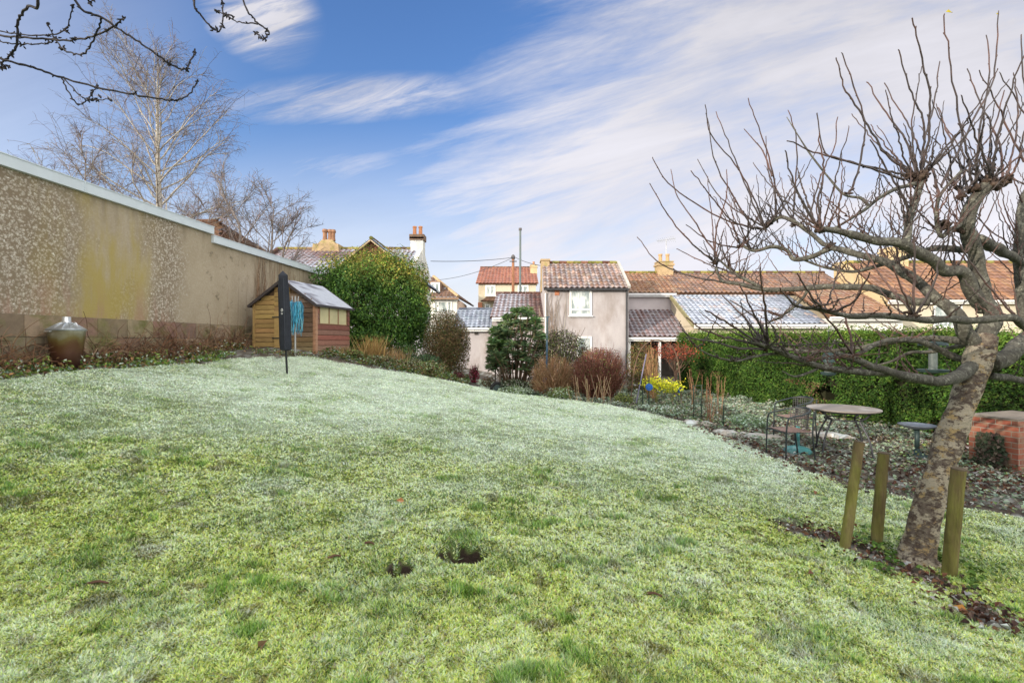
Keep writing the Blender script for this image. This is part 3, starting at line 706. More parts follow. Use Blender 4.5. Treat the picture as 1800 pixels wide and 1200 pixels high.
gutter(t1, xa, xb, Y - .2, ze - .04, MAT('pale_gutter', (.62, .62, .64), .6))
xl2, xr2 = xr + .02, X(1186, Y); zt, zb = Z(545, Y), Z(591, 25.2)
mb = MB(); tile_roof(mb, (xl2, 25.2, zb), (xr2, 25.2, zb), (xr2, Y - .02, zt), (xl2, Y - .02, zt), DRK, .25, .33, .055, .26); mb.build('lean_to_roof', TILE, t1)
mb = MB(); box(mb, xl2, xr2, 27.0, 27.1, -1, zb + .3); mb.build('lean_to_shade_sheet', MAT('dark_recess', (.05, .045, .04), .9), t1)  # dark sheet that paints the shade in the opening under the lean-to
gutter(t1, xl2, xr2, 25.2, zb - .05)
for xx in (xl2 + .1, (xl2 + xr2) / 2, xr2 - .15):
    mb = MB(); box(mb, xx - .06, xx + .06, 25.3, 25.42, -.6, zb - .12); mb.build('lean_to_post', WHITE, t1)
# main terrace continues to the right with chimney
t2 = thing('terrace_house', 'long brown tiled terraced house with mossy ridge behind the frosted extension', 'house', (14, 29, -.4))
xc, xd = X(1186, Y), X(1500, Y)
mb = MB(); box(mb, xc, xd, Y, 33, -1.2, ze); mb.build('wall', CREAM, t2)
mb = MB(); tile_roof(mb, (xc + .2, Y - .2, ze), (xd, Y - .2, ze), (xd, 30.6, zr), (xc + .2, 30.6, zr), BRN + BRN + ORA[:3] + RED[:2], .255, .34, .06, .12)
tile_roof(mb, (xd, 33.2, ze), (xc, 33.2, ze), (xc, 30.6, zr), (xd, 30.6, zr), BRN, .3, .4)
ridge(mb, (xc, 30.6, zr + .03), (xd, 30.6, zr + .03), BRN, .12, MOSSY); rf2 = mb.build('roof', TILE, t2)
zc = Z(462, 30.6)
c_ = chimney(t2, X(1167, 30.6), 30.6, zr - 1.0, zc, .95, .75, YELLOW if False else STONE, 2, (.45, .29, .15), .55)
# frosted extension
e1 = thing('house_extension', 'single storey cream extension with blue frosted pantiles beside the hedge', 'extension', (12, 26, -.4))
Ye = 24.5; xa, xb = X(1218, Ye), X(1452, Ye); zb, zt = Z(569, Ye), Z(518, Y - .03)
mb = MB(); box(mb, xa + .03, xb, Ye + .1, Y - .04, -1.2, zb - .1)
mb.add([(xa + .03, Ye + .1, zb - .12), (xa + .03, Y - .04, zb - .12), (xa + .03, Y - .04, zt - .16), (xa + .28, Ye + .1, zb - .12), (xa + .28, Y - .04, zb - .12), (xa + .28, Y - .04, zt - .16)], [[0, 2, 1], [3, 4, 5]])
mb.f.append(np.array([[0, 3, 5, 2], [1, 2, 5, 4]]) + mb.n - 6)
mb.build('wall', CREAM, e1)
mb = MB(); tile_roof(mb, (xa, Ye - .15, zb), (xb, Ye - .15, zb), (xb, Y - .03, zt), (xa, Y - .03, zt), SLT + [(.26, .2, .18)], .255, .33, .055, .55, fpatch=lambda p: sstep(p[:, 0] - 1.2 * vnoise(p, .8, 5), 15.5, 12.8)[:, None] * .9 + .10)
mb.build('roof', TILE, e1)
gutter(e1, xa, xb, Ye - .15, zb - .03); pipe(e1, X(1232, Ye), Ye + .02, 0, zb - .2); pipe(e1, X(1330, Ye), Ye + .02, 0, zb - .2)
window(e1, X(1236, Ye), X(1256, Ye), 1.0, Z(582, Ye), Ye + .1)
mb = MB(); beam(mb, (xa - .03, Ye - .15, zb - .08), (xa - .03, Y - .05, zt - .08), .10, .2); mb.build('verge', MAT('mossy_verge', (.22, .20, .11), .9, .3, 4), e1)
# orange roofed extension and the ochre gable to its right
e2 = thing('house_extension', 'single storey extension with bright orange tiles behind the apple tree', 'extension', (18, 26, -.4))
xa, xb = X(1455, Ye) , X(1590, Ye); zb2, zt2 = Z(556, Ye), Z(507, Y - .03)
mb = MB(); box(mb, xa + .02, xb, Ye + .1, Y - .04, -1.2, zb2 - .1); mb.build('wall', WHITER, e2)
mb = MB(); tile_roof(mb, (xa, Ye - .15, zb2), (xb, Ye - .15, zb2), (xb, Y - .03, zt2), (xa, Y - .03, zt2), ORA, .255, .33, .045, .10); mb.build('roof', TILE, e2)
gutter(e2, xa, xb, Ye - .15, zb2 - .03)
h3 = thing('gabled_house', 'ochre gabled house with mossy ridge and red tiles behind the apple trunk', 'house', (24, 27, -.4))
Yg = 25.5; xa, xb = X(1556, Yg), X(1900, Yg); ze3, zr3 = Z(527, Yg), Z(462, 28.5)
mb = MB(); box(mb, xa, xb, Yg, 31.5, -1.2, ze3)
mb.add([(xa, Yg, ze3), (xa, 31.5, ze3), (xa, 28.5, zr3 - .04), (xa + .3, Yg, ze3), (xa + .3, 31.5, ze3), (xa + .3, 28.5, zr3 - .04)], [[0, 2, 1], [3, 4, 5]])
mb.f.append(np.array([[0, 3, 5, 2], [1, 2, 5, 4]]) + mb.n - 6)
mb.build('wall', YELLOW, h3)
mb = MB(); tile_roof(mb, (xa + .1, Yg - .2, ze3), (xb, Yg - .2, ze3), (xb, 28.5, zr3), (xa + .1, 28.5, zr3), RED[:3] + ORA[:3], .30, .36, .05, .06)
tile_roof(mb, (xb, 31.7, ze3), (xa, 31.7, ze3), (xa, 28.5, zr3), (xb, 28.5, zr3), RED, .3, .4)
ridge(mb, (xa, 28.5, zr3 + .03), (xb, 28.5, zr3 + .03), RED, .12, MOSSY); mb.build('roof', TILE, h3)
gutter(h3, xa, xb, Yg - .2, ze3 - .03); 
mb = MB(); box(mb, xa + .3, xb, Yg - .012, Yg, -1, ze3 - .3); mb.build('front_render', CREAM, h3)
chimney(h3, X(1556, 28.5) + .5, 28.5, zr3 - .8, Z(438, 28.5), 1.1, .8, YELLOW, 0)
window(h3, X(1640, Yg), X(1690, Yg), Z(575, Yg), Z(537, Yg), Yg - .012, mullions=(X(1665, Yg),))
# chimney of the house before it
chimney(t2, X(1492, 29.5), 29.5, 4.2, Z(463, 29.5), 1.3, .8, YELLOW, 0)
# TV aerial on the terrace chimney
mb = MB(); ax_, ay = X(1171, 30.6), 30.6; za = Z(420, 30.6)
tube(mb, [(ax_, ay, zc - .1), (ax_, ay, za)], .022, 6); tube(mb, [(X(1155, ay), ay, Z(424, ay)), (X(1187, ay), ay, Z(419, ay))], .018, 6)
for k in range(9):
    px_ = 1156 + k * 3.6; p = P(px_, 424 - (px_ - 1155) / 32 * 5, ay); tube(mb, [p - (0, .3, .16 + .012 * k), p + (0, .3, .16 + .012 * k)], .012, 5)
tag(mb.build('tv_aerial', MAT('aerial_metal', (.35, .36, .38), .5, .1, metal=.5)), 'spindly metal TV aerial above the terrace chimney pots', 'aerial')

# -- outbuildings left of the rendered house
o1 = thing('outbuilding', 'low outbuilding with dark frosted slate blue tiles left of the rendered house', 'outbuilding', (-1.7, 26, -.3))
Yo = 26.0; xa, xb = X(800, Yo), X(864, Yo); zb, zt = Z(575, Yo), Z(544, 28)
mb = MB(); box(mb, xa, xb, Yo + .1, 28.2, -1.2, zb - .08); mb.build('wall', RENDER, o1)
mb = MB(); tile_roof(mb, (xa - .1, Yo - .1, zb), (xb, Yo - .1, zb), (xb, 28, zt), (xa - .1, 28, zt), SLT, .25, .32, .045, .35); ridge(mb, (xa, 28, zt + .02), (xb, 28, zt + .02), SLT); mb.build('roof', TILE, o1)
gutter(o1, xa, xb, Yo - .1, zb - .03)
mb = MB(); box(mb, X(834, Yo), X(840, Yo), Yo + .05, Yo + .12, Z(588, Yo), Z(582, Yo)); mb.build('vent', MAT('dark_recess'), o1)
o2 = thing('outbuilding', 'rendered outbuilding with purplish brown tiles joined to the left of the rendered house', 'outbuilding', (.3, 26, -.3))
Yo = 25.6; xa, xb = X(865, Yo), X(957, Yo) ; zb, zt = Z(557, Yo), Z(516, 28.4)
mb = MB(); box(mb, xa, xb - .04, Yo + .1, 28.6, -1.2, zb - .08); mb.build('wall', RENDER, o2)
mb = MB(); tile_roof(mb, (xa - .1, Yo - .1, zb), (xb - .03, Yo - .1, zb), (xb - .03, 28.4, zt), (xa + .15, 28.4, zt), DRK, .255, .33, .045, .38, fpatch=lambda p: sstep(p[:, 0], 1.4, .2)[:, None] + .15)
ridge(mb, (xa + .1, 28.4, zt + .02), (xb - .03, 28.4, zt + .02), DRK); mb.build('roof', TILE, o2); gutter(o2, xa, xb - .04, Yo - .1, zb - .03)

# -- far houses
Yf = 49.0; f1 = thing('cream_house', 'far cream house with red brown roof behind the telegraph pole', 'house', (-.5, 51, -.3))
xa, xb = X(841, Yf), X(942, Yf); ze, zr = Z(498, Yf), Z(470, 52)
mb = MB(); box(mb, xa, xb, Yf, 55, -1, ze); mb.build('wall', CREAM, f1)
mb = MB(); tile_roof(mb, (xa - .25, Yf - .3, ze), (xb + .25, Yf - .3, ze), (xb + .1, 52, zr), (xa, 52, zr), [(.25, .095, .065), (.28, .12, .08), (.21, .085, .06)], .35, .4, .05, .06); tile_roof(mb, (xb, 55.3, ze), (xa, 55.3, ze), (xa, 52, zr), (xb, 52, zr), RED, .5, .5)
ridge(mb, (xa, 52, zr), (xb, 52, zr), RED, .12); mb.build('roof', TILE, f1)
chimney(f1, X(938, 51), 50.9, ze, Z(467, 51), .7, .6, YELLOW, 1, (.42, .2, .1), .4)
window(f1, X(853, Yf), X(871, Yf), Z(520, Yf), Z(501, Yf), Yf, mullions=(X(862, Yf),), frame=.16)
window(f1, X(910, Yf), X(929, Yf), Z(520, Yf), Z(501, Yf), Yf, mullions=(X(919, Yf),), frame=.16)
window(f1, X(852, Yf), X(862, Yf), Z(543, Yf), Z(534, Yf), Yf, frame=.12)
mb = MB(); p0 = (X(846, Yf), Yf - 1.0, Z(530, Yf)); tile_roof(mb, p0, (X(882, Yf), Yf - 1.0, Z(530, Yf)), (X(878, Yf), Yf - .02, Z(521, Yf)), (X(858, Yf), Yf - .02, Z(521, Yf)), BRN, .3, .3); mb.build('porch_roof', TILE, f1)
mb = MB(); box(mb, xa - .02, X(848, Yf), Yf - .5, Yf - .003, -1, Z(532, Yf)); mb.build('brick_pier', BRICKRED, f1)
Yd = 45.0; f2_ = thing('dormer_house', 'far white house with brown roof and a dormer window right of the big evergreen', 'house', (-6.4, 47, .2))
xa, xb = X(735, Yd), X(806, Yd); ze = Z(523, Yd); za = Z(487, 47.5); xap = X(762, 47.5)
mb = MB(); box(mb, xa, xb - .15, Yd, 52, -1, ze - .05); mb.build('wall', WHITER, f2_)
mb = MB(); A_, B_ = np.array((xa - 1.5, Yd - .4, ze)), np.array((xb, Yd - .4, ze))
tile_roof(mb, A_, B_, (xb, 47.5, za), (xa - 1.5, 47.5, za), BRN, .33, .36, .05, .05, clip=lambda u, v: (u < 1 - v * (1 - (xap - A_[0]) / (B_[0] - A_[0]))) )
B2 = np.array((X(833, 51), 51, Z(538, 51))); tile_roof(mb, B_, B2, (xap + .05, 51, za), (xap + .05, 47.5, za), BRN, .33, .36, .05, .05)
tube(mb, [B_ + (0, 0, .08), (xap, 47.5, za + .08)], .14, 6, (.42, .30, .18)); tube(mb, [(xap, 47.5, za + .06), (xap, 51, za + .06)], .14, 6, (.3, .2, .12)); mb.build('roof', TILE, f2_)
mb = MB(); box(mb, xb - .2, xb + .2, Yd + .4, 51, -1, ze - .3); mb.build('side_wall', MAT('pink_render', (.60, .44, .36), .9, .1, 1.5), f2_)
mb = MB(); box(mb, X(755, Yd), X(774, Yd), Yd + .1, 47, Z(516, Yd), Z(494, Yd)); o = mb.build('dormer', MAT('dormer_boards', (.24, .15, .10), .8, .2, 4), f2_)
window(f2_, X(757, Yd), X(773, Yd), Z(513, Yd), Z(496, Yd), Yd + .1, 'dormer_window', mullions=(X(765, Yd),), frame=.14)
window(f2_, X(762, Yd), X(795, Yd), Z(552, Yd), Z(528, Yd), Yd, mullions=(X(770, Yd), X(787, Yd)), frame=.16)
mb = MB(); box(mb, xa - 1.5, xb + .05, Yd - .45, Yd - .4, ze - .2, ze - .02); mb.build('fascia', MAT('dormer_boards'), f2_)

# -- the big house behind the evergreen
h4 = thing('white_house', 'large house with frosted hipped roof and tall gable chimney behind the evergreen', 'house', (-11, 33, 1))
xr, y0, yr, y1 = -6.1, 28.3, 33.2, 36.5; zr, ze = Z(438, yr), 5.5; xl = X(470, 31) ; xh = X(488, yr)
mb = MB(); box(mb, xl + .4, xr - .02, y0 + .2, y1 - .2, -1, ze - .1)
mb.add([(xr, y0 - .1, ze - .3), (xr, y1 + .1, 6.2), (xr, yr, zr + .12), (xr - .3, y0 - .1, ze - .3), (xr - .3, y1 + .1, 6.2), (xr - .3, yr, zr + .12)], [[0, 1, 2], [3, 5, 4]])
mb.f.append(np.array([[0, 2, 5, 3], [1, 4, 5, 2], [0, 3, 4, 1]]) + mb.n - 6); mb.build('wall', WHITER, h4)
PUR = [(.15, .085, .085), (.18, .11, .105), (.12, .08, .085), (.20, .10, .08)]
mb = MB(); A_ = np.array((xl, y0, ze)); B_ = np.array((xr - .3, y0, ze)); kk = (xh - xl) / (xr - .3 - xl)
fp = lambda p: sstep(vnoise(p, .35, 8) + .25 * sstep(p[:, 0], -13, -8), .35, .75)[:, None]
tile_roof(mb, A_, B_, (xr - .3, yr, zr), (xl, yr, zr), PUR, .30, .36, .05, .75, clip=lambda u, v: u > v * kk, fpatch=fp)
tile_roof(mb, (xl, y1, 6.4), A_, (xh, yr, zr), (xh, yr, zr), PUR, .30, .36, .05, .3)
tile_roof(mb, (xr - .3, y1, 6.4), (xl, y1, 6.4), (xh, yr, zr), (xr - .3, yr, zr), PUR, .35, .4, .05)
ridge(mb, (xh, yr, zr + .03), (xr - .3, yr, zr + .03), ORA + BRN, .13, MOSSY); ridge(mb, A_ + (0, 0, .04), (xh, yr, zr + .04), BRN, .12)
rf = mb.build('roof', TILE, h4)
# front gable, tile hung
yg = 27.4; xg = X(652, yg); zg = Z(421, yg); hw = 3.0; zge = zg - hw * .82
mb = MB(); box(mb, xg - hw + .3, xg + hw - .3, yg + .3, y0 + 1, -1, zge); mb.build('wing_wall', WHITER, h4)
mb = MB(); tile_roof(mb, (xg - hw, yg + .2, zge + .1), (xg + hw, yg + .2, zge + .1), (xg + hw, yg + .2, zg), (xg - hw, yg + .2, zg), [(.20, .10, .06), (.26, .13, .075), (.16, .085, .055)], .28, .3, .03, 0, clip=lambda u, v: np.abs(u - .5) * 2 < 1 - v)
mb.add([(xg - hw, yg + .25, zge), (xg + hw, yg + .25, zge), (xg, yg + .25, zg), (xg - hw, yg + .35, zge), (xg + hw, yg + .35, zge), (xg, yg + .35, zg)], [[0, 1, 2], [3, 5, 4]], (.13, .07, .045)); mb.build('tile_hung_gable', TILE, h4)
mb = MB(); tile_roof(mb, (xg + hw + .1, yg, zge - .02), (xg + hw + .1, yr - .2, zge - .02), (xg, yr - .2, zg + .06), (xg, yg, zg + .06), SLT, .3, .36, .05, .5); tile_roof(mb, (xg - hw - .1, yr - .2, zge - .02), (xg - hw - .1, yg, zge - .02), (xg, yg, zg + .06), (xg, yr - .2, zg + .06), BRN, .3, .36, .05, .2)
ridge(mb, (xg, yg, zg + .1), (xg, yr - .4, zg + .1), BRN, .11, MOSSY); mb.build('wing_roof', TILE, h4)
mb = MB(); beam(mb, (xg, yg - .02, zg - .04), (xg + hw + .12, yg - .02, zge - .1), .06, .2, (0, -1, 0)); beam(mb, (xg, yg - .02, zg - .04), (xg - hw - .12, yg - .02, zge - .1), .06, .2, (0, -1, 0)); mb.build('bargeboard', MAT('bargeboard', (.52, .40, .27), .8, .15, 4), h4)
chimney(h4, X(741, yr) - .25, yr, zr - 1.0, Z(416, yr), .85, .8, WHITER, 0)
xc_ = X(741, yr) - .25; mb = MB(); box(mb, xc_ - .5, xc_ + .5, yr - .46, yr + .46, Z(424, yr), Z(416, yr) + .08); c_ = mb.build('chimney_cap', MAT('stack_brick', (.20, .13, .09), .9, .3, 8), h4)
for dx_ in (-.22, .18):
    p = MB(); z1 = Z(416, yr) + .08; lathe(p, [(.15, z1), (.13, z1 + .15), (.12, z1 + .5), (.15, z1 + .54), (.14, z1 + .62), (.08, z1 + .62)], xc_ + dx_, yr, 12); p.build('chimney_pot', MAT('pot_clay', (.50, .22, .11), .85, .2, 5), c_)
xs_ = X(577, yr); mb = MB()
for a, b_, r0, r1 in ((zr - .5, zr + .28, .95, .85), (zr + .282, zr + .62, .62, .34)): mb.add([(xs_ + sx_ * r, yr + sy_ * r * .6, zz) for zz, r in ((a, r0), (b_, r1)) for sx_, sy_ in ((-1, -1), (1, -1), (1, 1), (-1, 1))], [[0, 1, 5, 4], [1, 2, 6, 5], [2, 3, 7, 6], [3, 0, 4, 7], [4, 5, 6, 7]])
c_ = mb.build('chimney', STONE, h4)
for dx_ in (-.2, .12, .3):
    p = MB(); z1 = zr + .6; lathe(p, [(.17, z1), (.14, z1 + .2), (.14, z1 + .5), (.20, z1 + .6), (.16, z1 + .75), (.08, z1 + .75)], xs_ + dx_, yr + dx_ * .3, 12); p.build('chimney_pot', MAT('pot_old', (.28, .15, .09), .85, .25, 5), c_)
# tiled roof just showing over the long wall
h5 = thing('neighbour_house', 'brown tiled roof peak just showing above the wall under the birch', 'house', (-14.5, 22, 1))
yb = 21.0; xa, xb = X(322, yb), X(352, yb); xm = X(304, yb); zm = Z(366, yb); zz = Z(400, yb)
mb = MB(); box(mb, xa - 1.5, xb + .5, yb, yb + 5, 0, zz - .4); mb.build('wall', CREAM, h5)
mb = MB(); tile_roof(mb, (xa - 2.2, yb - .3, zz - .5), (xb + .9, yb - .3, zz - .5), (xb + .9, yb + 2.4, zm), (xa - 2.2, yb + 2.4, zm), [(.20, .115, .07), (.16, .09, .055)], .3, .34, .05, 0, clip=lambda u, v: (u > v * .55) & (u < 1 - v * .36))
tile_roof(mb, (xb + .9, yb - .3, zz - .5), (xb + .9, yb + 5.3, zz - .5), (xm + .5, yb + 2.4, zm), (xm + .5, yb + 2.4, zm), BRN, .3, .34, .05); tile_roof(mb, (xa - 2.2, yb + 5.3, zz - .5), (xa - 2.2, yb - .3, zz - .5), (xm - .5, yb + 2.4, zm), (xm - .5, yb + 2.4, zm), BRN, .3, .34, .05)
ridge(mb, (xm - .5, yb + 2.4, zm + .02), (xm + .5, yb + 2.4, zm + .02), BRN, .12); mb.build('roof', TILE, h5)

# -- the garden's own house, behind the camera; it keeps the lawn in shade
h0 = thing('garden_house', 'two storey house that the garden belongs to standing behind the viewer', 'house', (-6, -14, 0))
mb = MB(); box(mb, -22, 7, -19, -9, -1, 6.2); mb.build('wall', CREAM, h0)
mb = MB(); tile_roof(mb, (7.4, -8.7, 6.0), (-22.4, -8.7, 6.0), (-22.4, -14, 9.6), (7.4, -14, 9.6), RED, .5, .5); tile_roof(mb, (-22.4, -19.3, 6.0), (7.4, -19.3, 6.0), (7.4, -14, 9.6), (-22.4, -14, 9.6), RED, .5, .5); mb.build('roof', TILE, h0)
for xw in (-16, -10, -4, 3):
    for z0 in (.9, 3.7): window(h0, xw - .8, xw + .8, z0, z0 + 1.3, -9, mullions=(xw,), sgn=1)

# -- poles and wires
tp = thing('telegraph_pole', 'brown wooden telegraph pole carrying wires in front of the cream house', 'pole', (X(902, 40), 40, -.3))
mb = MB(); tube(mb, [(X(902, 40), 40, -.3), (X(902, 40), 40, Z(450, 40))], [.15, .11], 10, (.33, .15, .08)); mb.build('shaft', MAT('pole_wood', (.30, .14, .08), .9, .25, 3, stretch=(1, 1, .2)), tp)
mb = MB(); zt = Z(450, 40); lathe(mb, [(.16, zt - .25), (.18, zt - .1), (.14, zt + .02), (.05, zt + .12)], X(902, 40), 40, 12); box(mb, X(902, 40) - .3, X(902, 40) + .3, 39.85, 39.92, zt - .5, zt - .42); mb.build('insulator_head', MAT('insulator', (.10, .09, .09), .6), tp)
gp = thing('steel_pole', 'tall plain grey pole rising left of the rendered house chimney', 'pole', (X(914.5, 30), 30, -.3))
mb = MB(); tube(mb, [(X(914.5, 30), 30, -.3), (X(914.5, 30), 30, Z(404, 30))], [.085, .065], 10); mb.build('shaft', MAT('pole_grey', (.13, .16, .165), .6, .1, 3), gp)
mb = MB(); tube(mb, [(X(914.5, 30), 30, Z(405, 30)), (X(914.5, 30), 30, Z(401, 30))], .10, 10); mb.build('cap', MAT('insulator'), gp)
def wire(a, b, sag, label):
    t = np.linspace(0, 1, 25)[:, None]; p = np.asarray(a) * (1 - t) + np.asarray(b) * t; p[:, 2] -= sag * 4 * (t * (1 - t))[:, 0]
    mb = MB(); tube(mb, p, .020, 4); tag(mb.build('overhead_wire', MAT('cable', (.06, .06, .065), .7)), label, 'wire', 'wires from the telegraph pole')
ptop = np.array((X(902, 40), 39.88, Z(453, 40)))
wire(ptop, P(757, 459, 33), .12, 'overhead wire running left from the pole to the white gable')
wire(ptop + (.2, 0, 0), P(958, 468, 27.4), .1, 'overhead wire dropping right from the pole to the rendered house')
wire(ptop - (.2, 0, .1), P(770, 492, 46), .3, 'faint overhead wire dropping left from the pole to the dormer house')
# ---------------------------------------------------------------- garden objects
# -- shed: its front gable looks at the camera, its right side has the windows
c1 = np.array((X(554, 12.5), 12.5)); c2 = np.array((X(613, 14.1), 14.1)); sdir = unit(np.r_[c2 - c1, 0]); slen = np.linalg.norm(c2 - c1)
gdir = np.array((-sdir[1], sdir[0], 0)); gw = 1.78
O = np.array((c1[0], c1[1], 0.0)); zb = 1.22; ze = Z(531, 12.5); za = Z(492, 12.6)
shed = thing('garden_shed', 'weathered wooden garden shed with red side and frosted felt roof against the wall', 'shed', (O + gdir * .9 + sdir * .7 + (0, 0, zb)))
def sp(a, b, z): return O + gdir * a + sdir * b + (0, 0, z)
def board_panel(name, org, along, length, z0, ztop, nb, pal, outw, openings=(), weather=None):
    mb = MB(); hgt = (ztop(length / 2) - z0) if callable(ztop) else ztop - z0
    bh = hgt / nb
    for k in range(nb):
        za_, zb_ = z0 + k * bh, z0 + (k + 1) * bh
        segs = [(0, length)]
        for (o0, o1, q0, q1) in openings:
            if za_ < q1 - .01 and zb_ > q0 + .01:
                ns = []
                for (s0, s1) in segs:
                    if o0 > s0: ns.append((s0, min(o0, s1)))
                    if o1 < s1: ns.append((max(o1, s0), s1))
                segs = ns
        for s0, s1 in segs:
            if callable(ztop):
                lo, hi = s0, s1
                ss = np.linspace(s0, s1, 60); okk = [s_ for s_ in ss if ztop(s_) > za_ + bh * .5]
                if not okk: continue
                s0_, s1_ = okk[0], okk[-1]
            else: s0_, s1_ = s0, s1
            npc = 6
            for q in range(npc):
                t0 = s0_ + (s1_ - s0_) * q / npc; t1 = s0_ + (s1_ - s0_) * (q + 1) / npc
                break
            c = weather(k / nb, pick(pal, 1, .10)[0])
            a = org + along * s0_ + (0, 0, za_); obox(mb, a + outw * .002, along * (s1_ - s0_), outw * .022, (0, 0, bh - .011), c)
            # lip of the board above stands proud
            obox(mb, a + outw * .0241, along * (s1_ - s0_), outw * .010, (0, 0, bh * .42), c * .92)
    return mb.build(name, WOOD, shed)
gold = [(.40, .26, .105), (.34, .215, .09), (.44, .29, .12), (.27, .17, .08)]; brown = [(.18, .11, .075), (.23, .145, .10), (.145, .09, .065), (.26, .18, .125)]; redw = [(.27, .105, .08), (.23, .095, .075), (.30, .135, .105), (.25, .14, .11)]
ft = lambda s_: ze + (za - ze) * (1 - abs(s_ - gw / 2) / (gw / 2))
out_f = -sdir
# front in two halves: left of the door golden, right browner
def front_weather(f, c): return c
wn = lambda f, c: c * (1 - f * .15) if f > .25 else c * .6 + np.array((.30, .22, .08)) * .4
board_panel('front_wall', sp(0, 0, zb), gdir, .72, 0, lambda s_: ft(s_) - zb, 13, brown, out_f, weather=wn)
board_panel('front_wall', sp(1.18, 0, zb), gdir, gw - 1.18, 0, lambda s_: ft(s_ + 1.18) - zb, 13, gold[:2], out_f, weather=lambda f, c: c)
board_panel('front_wall', sp(.72, 0, zb + 1.18), gdir, .46, 0, lambda s_: ft(s_ + .72) - zb - 1.18, 6, [(.34, .22, .09), (.28, .17, .08)], out_f, weather=lambda f, c: c)
# solid core behind the boards
mb = MB(); v = [sp(a, b, z) for b in (.01, slen - .01) for a, z in ((.01, zb - .4), (gw - .01, zb - .4), (gw - .01, ze - .02), (gw / 2, za - .04), (.01, ze - .02))]
mb.add(v, [[0, 4, 5, 9][::-1]], (.2, .13, .08)); mb.f.append(np.array([[1, 6, 7, 2], [2, 7, 8, 3], [3, 8, 9, 4], [4, 9, 5, 0]]) + mb.n - 10); mb.f.append(np.array([[0, 1, 2, 3, 4], [9, 8, 7, 6, 5]]) + mb.n - 10)
mb.build('carcass', MAT('shed_inside', (.16, .10, .06), .9), shed)
mb = MB(); obox(mb, sp(.73, 0, zb + .02) + out_f * .003, gdir * .44, out_f * .03, (0, 0, 1.15), (.33, .215, .09)); 
obox(mb, sp(.97, 0, zb + .02) + out_f * .034, gdir * .19, out_f * .022, (0, 0, 1.16), (.42, .28, .11)); d_ = mb.build('door', WOOD, shed)
for zz in (.45, 1.0):
    mb = MB(); obox(mb, sp(.86, 0, zb + zz) + out_f * .057, gdir * .36, out_f * .008, (0, 0, .03)); mb.build('hinge', STEEL, d_)
mb = MB(); obox(mb, sp(gw - .03, 0, zb - .02) + out_f * .036, gdir * .06, out_f * .02, (0, 0, ze - zb), (.38, .25, .10)); mb.build('corner_trim', WOOD, shed)
mb = MB(); obox(mb, sp(-.03, 0, zb - .02) + out_f * .036, gdir * .06, out_f * .02, (0, 0, ze - zb), (.38, .20, .12))
obox(mb, sp(-.022, 0, zb - .02) + out_f * .03, -gdir * .022, sdir * .08, (0, 0, ze - zb), (.40, .23, .15)); mb.build('corner_trim', WOOD, shed)
wz0 = zb + .60 * (ze - zb); out_s = -gdir
board_panel('side_wall', sp(0, 0, zb), sdir, slen, 0, ze - zb, 10, redw, out_s, openings=((.14, slen - .10, .605 * (ze - zb), .97 * (ze - zb)),), weather=lambda f, c: c if f > .18 else c * .45 + np.array((.32, .24, .17)) * .55)
for k in range(3):
    w_ = (slen - .30) / 3; a = .16 + k * w_
    mb = MB(); z0, z1 = zb + .60 * (ze - zb), zb + .955 * (ze - zb); t = .022
    for q0, q1, r0, r1 in ((a, a + t, z0, z1), (a + w_ - t, a + w_, z0, z1), (a + t, a + w_ - t, z0, z0 + t), (a + t, a + w_ - t, z1 - t, z1)): obox(mb, sp(0, q0, r0) + out_s * .001, sdir * (q1 - q0), out_s * .026, (0, 0, r1 - r0), (.30, .18, .11))
    w = mb.build('window', WOOD, shed)
    mb = MB(); obox(mb, sp(0, a + t, z0 + t) + out_s * .003, sdir * (w_ - 2 * t), out_s * .010, (0, 0, z1 - z0 - 2 * t)); mb.build('pane', MAT('blind_pane', (.56, .50, .30), .35, .15, 3, spec=.5), w)
mb = MB()
for s_ in (0, 1):
    e0 = sp(-.12, -.12, ze - .07) if s_ == 0 else sp(gw + .12, -.12, ze - .07); r0 = sp(gw / 2, -.12, za + .03)
    n = 12; m_ = 8; uu, vv = np.meshgrid(np.linspace(0, 1, m_), np.linspace(0, 1, n)); L_ = sdir * (slen + .2)
    g_ = e0 + (r0 - e0) * vv[..., None] + L_ * uu[..., None]; g_[..., 2] += .02 * (vnoise(g_, 3.5, 6) - .5)
    i = (np.arange(n - 1)[:, None] * m_ + np.arange(m_ - 1)).ravel(); fq = np.stack([i, i + 1, i + 1 + m_, i + m_], -1)
    cc = np.where((vnoise(g_, 5, 9) > .42)[..., None], np.array((.40, .42, .49)), np.array((.16, .155, .19)))
    mb.add(g_.reshape(-1, 3), fq if s_ else fq[:, ::-1], cc.reshape(-1, 3)); g2 = g_ - (0, 0, .03); mb.add(g2.reshape(-1, 3), fq[:, ::-1] if s_ else fq, (.07, .065, .07))
    for a, b_ in ((e0, r0), (e0 + L_, r0 + L_)): beam(mb, a - (0, 0, .03), b_ - (0, 0, .03), .03, .07, c=(.055, .045, .045))
    beam(mb, e0 - (0, 0, .02), e0 + L_ - (0, 0, .02), .03, .06, c=(.055, .05, .055))
mb.build('roof', MAT('frosted_felt', None, .8, .15, 12, .3, 50), shed)

